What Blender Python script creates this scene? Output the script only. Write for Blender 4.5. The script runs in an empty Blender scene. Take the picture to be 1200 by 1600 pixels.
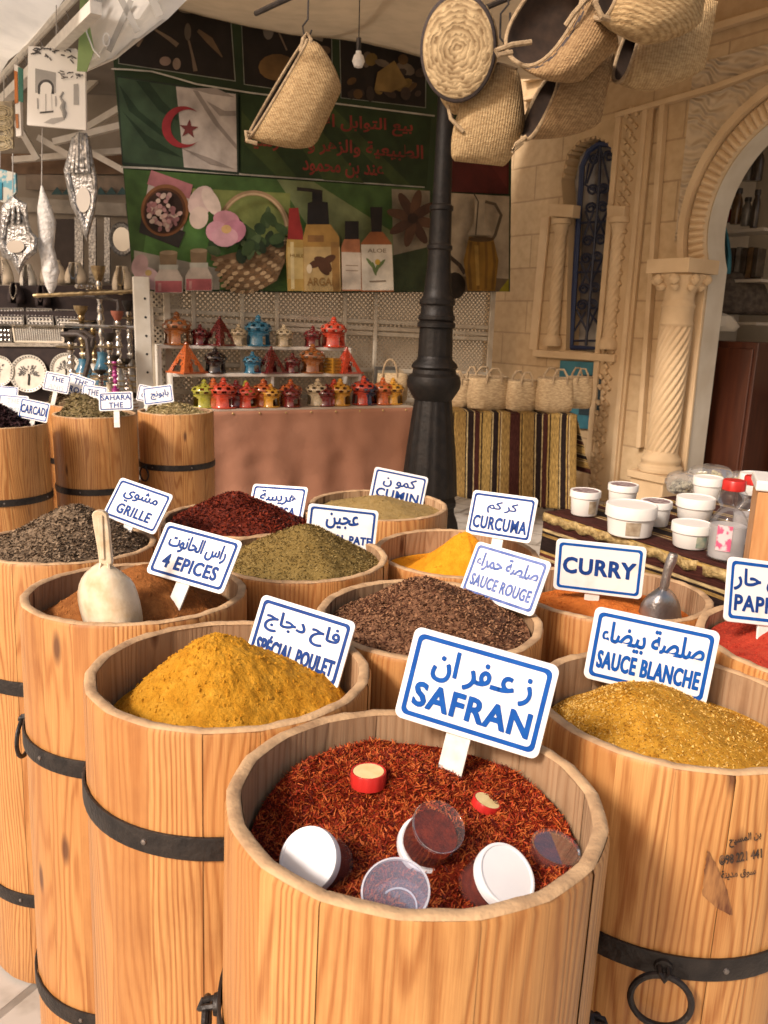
import bpy, bmesh, math, random
import numpy as np
from mathutils import Vector, Matrix, noise
from mathutils.geometry import tessellate_polygon
random.seed(7); RS = np.random.RandomState(7)
R = math.radians; PI = math.pi
scene = bpy.context.scene; COL = scene.collection

# ------------------------------------------------------------------ camera, sky, sun, exposure
FPX, PITCH, ROLL, CAMZ = 1255.2, R(13.41), R(1.768), 1.5
cF = Vector((0, math.cos(PITCH), -math.sin(PITCH))); u0 = Vector((0, math.sin(PITCH), math.cos(PITCH))); r0 = Vector((1, 0, 0))
cR = r0*math.cos(ROLL) + u0*math.sin(ROLL); cU = -r0*math.sin(ROLL) + u0*math.cos(ROLL)
cC = Vector((0, 0, CAMZ))
cam_d = bpy.data.cameras.new('camera'); cam = bpy.data.objects.new('camera', cam_d); COL.objects.link(cam)
cam.matrix_world = Matrix(((cR.x, cU.x, -cF.x, 0), (cR.y, cU.y, -cF.y, 0), (cR.z, cU.z, -cF.z, CAMZ), (0, 0, 0, 1)))
cam_d.sensor_fit = 'VERTICAL'; cam_d.sensor_height = 36; cam_d.lens = FPX/1600*36; cam_d.clip_end = 500; cam_d.clip_start = .02
cam_d.dof.use_dof = True; cam_d.dof.focus_distance = 1.25; cam_d.dof.aperture_fstop = 14
scene.camera = cam
SUN_DIR = Vector((-.64, -.70, .74)).normalized()
w = bpy.data.worlds.new("World"); scene.world = w; w.use_nodes = True
wn = w.node_tree; bg = wn.nodes['Background']
sky = wn.nodes.new('ShaderNodeTexSky'); sky.sky_type = 'NISHITA'; sky.sun_disc = False
sky.sun_elevation = math.asin(SUN_DIR.z); sky.sun_rotation = math.atan2(SUN_DIR.x, SUN_DIR.y)
sky.dust_density = 4.0; sky.air_density = 1.0
tint = wn.nodes.new('ShaderNodeMix'); tint.data_type = 'RGBA'; tint.blend_type = 'MULTIPLY'
tint.inputs[0].default_value = 1.0; tint.inputs[7].default_value = (1.0, .82, .67, 1)   # warm hazy daylight
wn.links.new(sky.outputs[0], tint.inputs[6]); wn.links.new(tint.outputs[2], bg.inputs[0]); bg.inputs[1].default_value = .13
sd = bpy.data.lights.new('sun', 'SUN'); sd.energy = 2.5; sd.angle = R(10); sd.color = (1, .90, .82)
sun = bpy.data.objects.new('sun', sd); COL.objects.link(sun); sun.location = (-6, -4, 8)
sun.rotation_euler = (-SUN_DIR).to_track_quat('-Z', 'Y').to_euler()
scene.view_settings.view_transform = 'Standard'; scene.view_settings.look = 'None'; scene.view_settings.exposure = .50; scene.view_settings.gamma = 1
scene.cycles.max_bounces = 7; scene.cycles.transparent_max_bounces = 12; scene.cycles.use_denoising = True
scene.cycles.sample_clamp_indirect = 6

# ------------------------------------------------------------------ geometry helpers
def ray(x, y): return cF + cR*((x-600)/FPX) + cU*((800-y)/FPX)
def hit(x, y, Y): v = ray(x, y); return cC + v*(Y/v.y)
def hitz(x, y, z): v = ray(x, y); return cC + v*((z-CAMZ)/v.z)
class Plane:                                             # a vertical plane; off>0 is towards the street
    def __init__(s, p, d):
        s.p = Vector(p); s.d = Vector(d).normalized(); s.n = Vector((s.d.y, -s.d.x, 0))
    def hit(s, x, y, off=0):
        v = ray(x, y); q = s.p + s.n*off; t = (q-cC).dot(s.n)/v.dot(s.n); return cC + v*t
    def sz(s, x, y, off=0): h = s.hit(x, y, off); return (h-s.p).dot(s.d), h.z
    def at(s, a, z, off=0): q = s.p + s.d*a + s.n*off; return Vector((q.x, q.y, z))

class MB:
    def __init__(s): s.v = []; s.f = []; s.m = []; s.uv = None; s.smooth = []
    def add(s, vs, fs, mi=0, smooth=False):
        o = len(s.v); s.v += [tuple(v) for v in vs]; s.f += [tuple(i+o for i in f) for f in fs]; s.m += [mi]*len(fs); s.smooth += [smooth]*len(fs); return s
    def box(s, c, d, rot=None, mi=0):
        c = Vector(c); vs = []
        for i in range(8):
            p = Vector(((i & 1)-.5, ((i >> 1) & 1)-.5, ((i >> 2) & 1)-.5)); p = Vector((p.x*d[0], p.y*d[1], p.z*d[2]))
            if rot is not None: p = rot @ p
            vs.append(c+p)
        return s.add(vs, [(0, 2, 3, 1), (4, 5, 7, 6), (0, 1, 5, 4), (2, 6, 7, 3), (0, 4, 6, 2), (1, 3, 7, 5)], mi)
    def bar(s, a, b, wd, th, mi=0, up=(0, 0, 1)):
        a = Vector(a); b = Vector(b); d = (b-a); L = d.length; d = d.normalized(); u = Vector(up)
        x = d.cross(u)
        if x.length < 1e-3: x = d.cross(Vector((0, 1, 0)))
        x.normalize(); z = x.cross(d)
        return s.box((a+b)/2, (wd, L, th), Matrix((x, d, z)).transposed(), mi)
    def tube(s, pts, r, n=8, mi=0, cap=True):
        pts = [Vector(p) for p in pts]; rr = r if isinstance(r, (list, tuple)) else [r]*len(pts)
        vs = []; prev = None
        for i, p in enumerate(pts):
            t = (pts[min(i+1, len(pts)-1)]-pts[max(i-1, 0)]).normalized()
            if prev is None:
                a = t.cross(Vector((0, 0, 1)));  a = a if a.length > .05 else t.cross(Vector((0, 1, 0)))
            else: a = prev - t*prev.dot(t)
            a.normalize(); prev = a; b = t.cross(a)
            for k in range(n): q = 2*PI*k/n; vs.append(p + (a*math.cos(q)+b*math.sin(q))*rr[i])
        fs = [(i*n+k, i*n+(k+1) % n, (i+1)*n+(k+1) % n, (i+1)*n+k) for i in range(len(pts)-1) for k in range(n)]
        if cap: fs += [tuple(reversed(range(n))), tuple(range((len(pts)-1)*n, len(pts)*n))]
        return s.add(vs, fs, mi, True)
    def lathe(s, prof, n=24, M=None, mi=0, skip=None, smooth=True, rmod=None, cap=True):
        vs = []; fs = []
        for i, (r, z) in enumerate(prof):
            for k in range(n):
                q = 2*PI*k/n; rk = r*(rmod(q, z, i) if rmod else 1); p = Vector((rk*math.cos(q), rk*math.sin(q), z)); vs.append(M @ p if M is not None else p)
        for i in range(len(prof)-1):
            for k in range(n):
                if skip and skip(i, k): continue
                fs.append((i*n+k, i*n+(k+1) % n, (i+1)*n+(k+1) % n, (i+1)*n+k))
        if cap and prof[0][0] > 1e-5: fs.append(tuple(reversed(range(n))))
        if cap and prof[-1][0] > 1e-5: fs.append(tuple(range((len(prof)-1)*n, len(prof)*n)))
        return s.add(vs, fs, mi, smooth)
    def prism(s, front, depth, mi=0, smooth=False):         # front: 3D points, depth: Vector to the back
        n = len(front); d = Vector(depth); fr = [Vector(p) for p in front]
        return s.add(fr+[p+d for p in fr], [tuple(range(n)), tuple(reversed(range(n, 2*n)))]+[(i, i+n, (i+1) % n+n, (i+1) % n) for i in range(n)], mi, smooth)
    def grid(s, P, mi=0, close_u=False, smooth=True):       # P[i][j] points
        nu = len(P); nv = len(P[0]); vs = [p for row in P for p in row]; fs = []
        for i in range(nu if close_u else nu-1):
            for j in range(nv-1): a = i*nv+j; b = ((i+1) % nu)*nv+j; fs.append((a, b, b+1, a+1))
        return s.add(vs, fs, mi, smooth)
    def build(s, name, mats, parent=None, origin=None, solid=0, bevel=0, sub=0):
        me = bpy.data.meshes.new(name); o = Vector(origin) if origin is not None else None
        vs = [tuple(Vector(v)-o) for v in s.v] if o is not None else s.v
        me.from_pydata(vs, [], s.f)
        me.polygons.foreach_set('material_index', s.m); me.polygons.foreach_set('use_smooth', s.smooth)
        for m in (mats if isinstance(mats, (list, tuple)) else [mats]): me.materials.append(m)
        me.update()
        if any(s.smooth) and len(s.f) < 60000: me.set_sharp_from_angle(angle=R(38))
        ob = bpy.data.objects.new(name, me); COL.objects.link(ob)
        if parent: ob.parent = parent
        if bevel:
            b = ob.modifiers.new('bevel', 'BEVEL'); b.width = bevel; b.segments = 2; b.limit_method = 'ANGLE'; b.angle_limit = R(40)
        if solid: q = ob.modifiers.new('solid', 'SOLIDIFY'); q.thickness = solid; q.offset = 0
        if sub: q = ob.modifiers.new('sub', 'SUBSURF'); q.levels = q.render_levels = sub
        return ob
def tag(o, label=None, cat=None, group=None, kind=None):
    if label: o['label'] = label
    if cat: o['category'] = cat
    if group: o['group'] = group
    if kind: o['kind'] = kind
    return o
def thing(name, label, cat, loc=(0, 0, 0), group=None, M=None):
    o = bpy.data.objects.new(name, None); o.empty_display_size = .05; COL.objects.link(o)
    if M is not None: o.matrix_world = M
    else: o.location = loc
    return tag(o, label, cat, group)
def copy_tree(o, parent=None):
    c = o.copy(); COL.objects.link(c); c.parent = parent
    for ch in o.children: copy_tree(ch, c)
    return c
def frame(d, loc=(0, 0, 0), up=(0, 0, 1)):                  # matrix whose local z is d
    z = Vector(d).normalized(); x = Vector(up).cross(z)
    if x.length < 1e-3: x = Vector((1, 0, 0))
    x.normalize(); y = z.cross(x); M = Matrix((x, y, z)).transposed().to_4x4(); M.translation = Vector(loc); return M
def ell(cx, cy, rx, ry, n=20, a=0, t0=0, t1=2*PI):
    out = []
    for k in range(n):
        q = t0+(t1-t0)*k/(n if abs(t1-t0) > 6.28 else n-1); x = rx*math.cos(q); y = ry*math.sin(q)
        out.append((cx+x*math.cos(a)-y*math.sin(a), cy+x*math.sin(a)+y*math.cos(a)))
    return out

# ------------------------------------------------------------------ materials
def nd(nt, t, **kw):
    n = nt.nodes.new(t)
    for k, v in kw.items(): setattr(n, k, v)
    return n
def newmat(name):
    m = bpy.data.materials.new(name); m.use_nodes = True; nt = m.node_tree; return m, nt, nt.nodes['Principled BSDF']
def c4(c): return (c[0], c[1], c[2], 1)
def pm(name, c1, c2=None, scale=8, rough=.6, metal=0, bump=0, bscale=None, detail=4, stretch=(1, 1, 1), spec=.5, coat=0, trans=0, island=0, lo=.35, hi=.65, bdist=.01):
    m, nt, b = newmat(name); L = nt.links.new
    b.inputs['Roughness'].default_value = rough; b.inputs['Metallic'].default_value = metal; b.inputs['Specular IOR Level'].default_value = spec
    b.inputs['Coat Weight'].default_value = coat; b.inputs['Coat Roughness'].default_value = .15
    tc = nd(nt, 'ShaderNodeTexCoord'); mp = nd(nt, 'ShaderNodeMapping'); mp.inputs['Scale'].default_value = stretch; L(tc.outputs['Object'], mp.inputs[0])
    c2 = c2 or tuple(x*.82 for x in c1)
    no = nd(nt, 'ShaderNodeTexNoise'); no.inputs['Scale'].default_value = scale; no.inputs['Detail'].default_value = detail; L(mp.outputs[0], no.inputs[0])
    rp = nd(nt, 'ShaderNodeValToRGB'); rp.color_ramp.elements[0].color = c4(c1); rp.color_ramp.elements[1].color = c4(c2)
    rp.color_ramp.elements[0].position = lo; rp.color_ramp.elements[1].position = hi; L(no.outputs[0], rp.inputs[0])
    col = rp.outputs[0]
    if island:
        g = nd(nt, 'ShaderNodeNewGeometry'); mr = nd(nt, 'ShaderNodeMapRange'); mr.inputs[3].default_value = 1-island; mr.inputs[4].default_value = 1+island
        L(g.outputs['Random Per Island'], mr.inputs[0]); mx = nd(nt, 'ShaderNodeVectorMath', operation='SCALE'); L(col, mx.inputs[0]); L(mr.outputs[0], mx.inputs['Scale']); col = mx.outputs[0]
    L(col, b.inputs['Base Color'])
    if bump:
        n2 = nd(nt, 'ShaderNodeTexNoise'); n2.inputs['Scale'].default_value = bscale or scale*6; n2.inputs['Detail'].default_value = 5; L(mp.outputs[0], n2.inputs[0])
        bp = nd(nt, 'ShaderNodeBump'); bp.inputs['Strength'].default_value = bump; bp.inputs['Distance'].default_value = bdist; L(n2.outputs[0], bp.inputs['Height']); L(bp.outputs[0], b.inputs['Normal'])
    return m
def flat(name, c, rough=.6, metal=0, spec=.4): return pm(name, c, tuple(x*.9 for x in c), 20, rough, metal, spec=spec)
def glass(name, c, rough=.08, alpha=.25):
    m, nt, b = newmat(name); L = nt.links.new; b.inputs['Base Color'].default_value = c4(c); b.inputs['Roughness'].default_value = .5; b.inputs['Specular IOR Level'].default_value = .1
    tr = nd(nt, 'ShaderNodeBsdfTransparent'); tr.inputs[0].default_value = c4([.75+.25*x for x in c]); m1 = nd(nt, 'ShaderNodeMixShader'); m1.inputs[0].default_value = alpha; L(tr.outputs[0], m1.inputs[1]); L(b.outputs[0], m1.inputs[2])
    gl = nd(nt, 'ShaderNodeBsdfGlossy'); gl.inputs['Roughness'].default_value = rough; fr = nd(nt, 'ShaderNodeFresnel'); fr.inputs[0].default_value = 1.4; fm = nd(nt, 'ShaderNodeMath', operation='MULTIPLY'); fm.inputs[1].default_value = .4; L(fr.outputs[0], fm.inputs[0])
    mx = nd(nt, 'ShaderNodeMixShader'); L(fm.outputs[0], mx.inputs[0]); L(m1.outputs[0], mx.inputs[1]); L(gl.outputs[0], mx.inputs[2]); L(mx.outputs[0], nt.nodes['Material Output'].inputs[0]); return m
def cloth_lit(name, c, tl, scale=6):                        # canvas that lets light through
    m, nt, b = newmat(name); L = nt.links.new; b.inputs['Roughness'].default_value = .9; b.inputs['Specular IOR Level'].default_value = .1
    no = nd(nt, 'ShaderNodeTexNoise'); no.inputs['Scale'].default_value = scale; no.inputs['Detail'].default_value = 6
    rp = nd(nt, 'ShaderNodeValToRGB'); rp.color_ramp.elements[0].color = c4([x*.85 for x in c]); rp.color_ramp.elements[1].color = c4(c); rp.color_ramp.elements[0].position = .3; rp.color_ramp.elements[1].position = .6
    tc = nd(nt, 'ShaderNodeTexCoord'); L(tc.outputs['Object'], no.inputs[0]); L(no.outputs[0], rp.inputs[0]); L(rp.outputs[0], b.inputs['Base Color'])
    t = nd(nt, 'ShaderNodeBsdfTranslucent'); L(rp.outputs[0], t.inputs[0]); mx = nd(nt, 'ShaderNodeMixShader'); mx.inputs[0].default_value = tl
    L(b.outputs[0], mx.inputs[1]); L(t.outputs[0], mx.inputs[2]); L(mx.outputs[0], nt.nodes['Material Output'].inputs[0]); return m

def wood_mat(name, light, dark, grain, rough=.42, knots=True, worn=0, coat=.25):
    m, nt, b = newmat(name); L = nt.links.new
    uv = nd(nt, 'ShaderNodeUVMap'); oi = nd(nt, 'ShaderNodeObjectInfo'); tone = nd(nt, 'ShaderNodeAttribute', attribute_name='tone')
    rnd = nd(nt, 'ShaderNodeMath', operation='MULTIPLY'); rnd.inputs[1].default_value = 37.; L(oi.outputs['Random'], rnd.inputs[0])
    tz = nd(nt, 'ShaderNodeMath', operation='MULTIPLY'); tz.inputs[1].default_value = 19.; L(tone.outputs['Fac'], tz.inputs[0])
    sm = nd(nt, 'ShaderNodeMath', operation='ADD'); L(rnd.outputs[0], sm.inputs[0]); L(tz.outputs[0], sm.inputs[1])
    cb = nd(nt, 'ShaderNodeCombineXYZ'); L(sm.outputs[0], cb.inputs[2])
    off = nd(nt, 'ShaderNodeVectorMath', operation='ADD'); L(uv.outputs[0], off.inputs[0]); L(cb.outputs[0], off.inputs[1])
    def noise_at(sx, sy, sc=1, det=3, rough_=.5, zs=1):
        mp = nd(nt, 'ShaderNodeMapping'); mp.inputs['Scale'].default_value = (sx, sy, zs); L(off.outputs[0], mp.inputs[0])
        n = nd(nt, 'ShaderNodeTexNoise'); n.inputs['Scale'].default_value = sc; n.inputs['Detail'].default_value = det; n.inputs['Roughness'].default_value = rough_; L(mp.outputs[0], n.inputs[0]); return n.outputs[0]
    def math_(op, a, bb=None, c=None, clamp=False):
        n = nd(nt, 'ShaderNodeMath', operation=op); n.use_clamp = clamp
        for i, x in enumerate((a, bb, c)):
            if x is None: continue
            if isinstance(x, (int, float)): n.inputs[i].default_value = x
            else: L(x, n.inputs[i])
        return n.outputs[0]
    sep = nd(nt, 'ShaderNodeSeparateXYZ'); L(off.outputs[0], sep.inputs[0])
    warp = noise_at(9, .9, 1, 2)                            # cathedral figure: growth rings warped along the stave
    warp2 = noise_at(24, 5, 1, 3)
    ringv = math_('ADD', math_('MULTIPLY', sep.outputs[0], 470.), math_('ADD', math_('MULTIPLY', warp, 95.), math_('MULTIPLY', warp2, 7.)))
    rings = math_('MULTIPLY_ADD', math_('SINE', ringv), .5, .5)
    rings = math_('POWER', rings, 2.2)
    fine = noise_at(420, 9, 1, 4, .6)
    # knots
    mp = nd(nt, 'ShaderNodeMapping'); mp.inputs['Scale'].default_value = (11, 3.6, 1); L(off.outputs[0], mp.inputs[0])
    sh = nd(nt, 'ShaderNodeCombineXYZ'); L(math_('MULTIPLY', sep.outputs[2], 3.1), sh.inputs[0]); sa = nd(nt, 'ShaderNodeVectorMath', operation='ADD'); L(mp.outputs[0], sa.inputs[0]); L(sh.outputs[0], sa.inputs[1])
    vo = nd(nt, 'ShaderNodeTexVoronoi'); vo.inputs['Scale'].default_value = 1; vo.voronoi_dimensions = '2D'; L(sa.outputs[0], vo.inputs[0])
    vs_ = nd(nt, 'ShaderNodeSeparateColor'); L(vo.outputs['Color'], vs_.inputs[0]); pick = math_('LESS_THAN', vs_.outputs[0], .30)
    kn = nd(nt, 'ShaderNodeMapRange'); kn.inputs[1].default_value = .05; kn.inputs[2].default_value = .13; kn.inputs[3].default_value = 1; kn.inputs[4].default_value = 0; L(vo.outputs['Distance'], kn.inputs[0])
    mix1 = nd(nt, 'ShaderNodeMix', data_type='RGBA'); mix1.inputs[6].default_value = c4(light); mix1.inputs[7].default_value = c4(grain)
    fac = math_('MULTIPLY', math_('ADD', math_('MULTIPLY', rings, .62), math_('MULTIPLY', math_('SUBTRACT', fine, .3, clamp=True), 1.1)), 1.0, clamp=True); L(fac, mix1.inputs[0])
    # tone of the stave
    mix2 = nd(nt, 'ShaderNodeMix', data_type='RGBA'); mix2.inputs[7].default_value = c4(dark); L(mix1.outputs[2], mix2.inputs[6])
    oi2 = math_('MULTIPLY_ADD', oi.outputs['Random'], .22, -.1)
    L(math_('ADD', math_('MULTIPLY', tone.outputs['Fac'], .62), oi2, clamp=True), mix2.inputs[0])
    col = mix2.outputs[2]
    if knots:
        mix3 = nd(nt, 'ShaderNodeMix', data_type='RGBA'); mix3.inputs[7].default_value = (.085, .028, .012, 1); L(col, mix3.inputs[6]); L(math_('MULTIPLY', math_('MULTIPLY', kn.outputs[0], pick), .85), mix3.inputs[0]); col = mix3.outputs[2]
    # blotchy wear
    blot = noise_at(7, 4, 1, 5, .65, .3)
    wr = nd(nt, 'ShaderNodeMapRange'); wr.inputs[1].default_value = .52; wr.inputs[2].default_value = .74; L(blot, wr.inputs[0])
    mix4 = nd(nt, 'ShaderNodeMix', data_type='RGBA', blend_type='MULTIPLY'); mix4.inputs[7].default_value = (.52, .40, .33, 1) if not worn else (.42, .34, .28, 1); L(col, mix4.inputs[6]); L(math_('MULTIPLY', wr.outputs[0], .45 + worn*.4), mix4.inputs[0]); col = mix4.outputs[2]
    L(col, b.inputs['Base Color']); b.inputs['Roughness'].default_value = rough; b.inputs['Coat Weight'].default_value = coat; b.inputs['Coat Roughness'].default_value = .3; b.inputs['Specular IOR Level'].default_value = .35
    bp = nd(nt, 'ShaderNodeBump'); bp.inputs['Strength'].default_value = .35; bp.inputs['Distance'].default_value = .002
    L(math_('MULTIPLY_ADD', rings, -.5, math_('MULTIPLY', fine, .6)), bp.inputs['Height']); L(bp.outputs[0], b.inputs['Normal'])
    return m
M_WOOD = wood_mat('varnished_pine', (.64, .345, .122), (.40, .165, .045), (.30, .105, .024))
M_INNER = wood_mat('inner_pine', (.50, .34, .20), (.28, .165, .09), (.30, .17, .085), rough=.75, worn=.5, coat=0)
M_RIM = pm('worn_rim_wood', (.56, .37, .20), (.28, .165, .085), 24, .8, bump=.22, bscale=160, lo=.42, hi=.74, detail=9)
M_IRON = pm('black_iron', (.018, .015, .014), (.035, .028, .024), 40, .45, .3, bump=.3, bscale=90)
M_RIVET = pm('rivet_steel', (.25, .22, .2), None, 30, .4, .8)
M_WHITE = pm('white_plastic', (.80, .79, .76), (.74, .72, .68), 9, .38)
M_PLATE = pm('white_plate', (.83, .83, .82), (.66, .63, .56), 22, .42, lo=.56, hi=.86, detail=8)
M_EDGE = pm('painted_edge', (.80, .79, .75), (.66, .62, .55), 50, .6)
M_BLUE = pm('blue_paint', (.004, .072, .34), (.008, .095, .40), 60, .6, spec=.15)
M_NAVY = pm('navy_paint', (.008, .040, .20), (.014, .06, .26), 60, .6, spec=.15)
M_FADED = pm('faded_blue_paint', (.07, .12, .36), (.16, .22, .48), 60, .6, spec=.15)
M_FGREY = pm('faded_grey_paint', (.42, .46, .52), (.55, .58, .62), 60, .5)

# ------------------------------------------------------------------ pavement
def pavement():
    m, nt, b = newmat('stone_paving'); L = nt.links.new
    tc = nd(nt, 'ShaderNodeTexCoord'); mp = nd(nt, 'ShaderNodeMapping'); mp.inputs['Rotation'].default_value = (0, 0, R(28)); mp.inputs['Location'].default_value = (.13, .1, 0); L(tc.outputs['Object'], mp.inputs[0])
    br = nd(nt, 'ShaderNodeTexBrick'); br.offset = .5; br.inputs['Scale'].default_value = 1; br.inputs['Brick Width'].default_value = .42; br.inputs['Row Height'].default_value = .3
    br.inputs['Mortar Size'].default_value = .012; br.inputs['Mortar Smooth'].default_value = .3
    br.inputs['Color1'].default_value = (.50, .47, .42, 1); br.inputs['Color2'].default_value = (.42, .39, .34, 1); br.inputs['Mortar'].default_value = (.27, .245, .21, 1); L(mp.outputs[0], br.inputs[0])
    no = nd(nt, 'ShaderNodeTexNoise'); no.inputs['Scale'].default_value = 9; no.inputs['Detail'].default_value = 8; L(tc.outputs['Object'], no.inputs[0])
    rp = nd(nt, 'ShaderNodeValToRGB'); rp.color_ramp.elements[0].color = (.62, .6, .56, 1); rp.color_ramp.elements[1].color = (1, 1, 1, 1); rp.color_ramp.elements[0].position = .32; rp.color_ramp.elements[1].position = .5; L(no.outputs[0], rp.inputs[0])
    mx = nd(nt, 'ShaderNodeMix', data_type='RGBA', blend_type='MULTIPLY'); mx.inputs[0].default_value = .8; L(br.outputs[0], mx.inputs[6]); L(rp.outputs[0], mx.inputs[7]); L(mx.outputs[2], b.inputs['Base Color'])
    bp = nd(nt, 'ShaderNodeBump'); bp.inputs['Strength'].default_value = .5; bp.inputs['Distance'].default_value = .01; bp.invert = True; L(br.outputs['Fac'], bp.inputs['Height']); L(bp.outputs[0], b.inputs['Normal']); b.inputs['Roughness'].default_value = .7
    mb = MB(); mb.add([(-60, -60, 0), (60, -60, 0), (60, 60, 0), (-60, 60, 0)], [(0, 1, 2, 3)]); tag(mb.build('pavement', m), kind='structure')
pavement()

# ------------------------------------------------------------------ building on the right
PW = Plane((1.30, 7.9, 0), (.574, -.819, 0))
M_STONE = pm('carved_limestone', (.58, .425, .245), (.50, .35, .195), 3, .85, bump=.3, bscale=70, lo=.3, hi=.7)
M_STONE2 = pm('pale_limestone', (.64, .48, .29), (.56, .405, .235), 5, .85, bump=.25, bscale=80)
M_PLASTER = pm('cream_plaster', (.62, .56, .45), (.54, .47, .36), 4, .9)
M_TEAL = pm('teal_paint', (.03, .14, .19), (.045, .19, .25), 10, .5)
M_DARKWOOD = pm('dark_cabinet_wood', (.075, .022, .010), (.045, .012, .006), 4, .35, stretch=(6, 6, .6), coat=.3)
M_GRILLE = pm('navy_iron', (.012, .018, .045), None, 30, .5)
M_PANE = pm('window_pane', (.50, .47, .42), (.14, .12, .11), 1.3, .2, lo=.45, hi=.55)
def block_mat():
    m, nt, b = newmat('limestone_blocks'); L = nt.links.new
    uv = nd(nt, 'ShaderNodeUVMap'); br = nd(nt, 'ShaderNodeTexBrick'); br.inputs['Scale'].default_value = 1; br.inputs['Brick Width'].default_value = .62; br.inputs['Row Height'].default_value = .30; br.inputs['Mortar Size'].default_value = .009; br.inputs['Mortar Smooth'].default_value = .4
    br.inputs['Color1'].default_value = (.58, .43, .25, 1); br.inputs['Color2'].default_value = (.53, .38, .215, 1); br.inputs['Mortar'].default_value = (.42, .295, .165, 1); L(uv.outputs[0], br.inputs[0])
    no = nd(nt, 'ShaderNodeTexNoise'); no.inputs['Scale'].default_value = 14; no.inputs['Detail'].default_value = 8; L(uv.outputs[0], no.inputs[0])
    rp = nd(nt, 'ShaderNodeValToRGB'); rp.color_ramp.elements[0].color = (.86, .83, .79, 1); rp.color_ramp.elements[1].color = (1, 1, 1, 1); rp.color_ramp.elements[0].position = .3; rp.color_ramp.elements[1].position = .62; L(no.outputs[0], rp.inputs[0])
    mx = nd(nt, 'ShaderNodeMix', data_type='RGBA', blend_type='MULTIPLY'); mx.inputs[0].default_value = 1; L(br.outputs[0], mx.inputs[6]); L(rp.outputs[0], mx.inputs[7]); L(mx.outputs[2], b.inputs['Base Color'])
    ad = nd(nt, 'ShaderNodeMath', operation='MULTIPLY_ADD'); ad.inputs[1].default_value = -1.; L(br.outputs['Fac'], ad.inputs[0]); L(no.outputs[0], ad.inputs[2])
    bp = nd(nt, 'ShaderNodeBump'); bp.inputs['Strength'].default_value = .45; bp.inputs['Distance'].default_value = .008; L(ad.outputs[0], bp.inputs['Height']); L(bp.outputs[0], b.inputs['Normal']); b.inputs['Roughness'].default_value = .88
    return m
M_BLOCK = block_mat()
def spiral_column(mb, base, top, r, turns, M0=None, flutes=9, amp=.10, mi=0, n=54):
    base = Vector(base); H = (Vector(top)-base).length; M = Matrix.Translation(base); st = 70
    prof = [(r*1.0, H*i/st) for i in range(st+1)]
    mb.lathe(prof, n, M, mi, rmod=lambda q, z, i: 1+amp*(abs(math.sin((q*flutes+z/H*turns*2*PI)/2))-.6))
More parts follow.
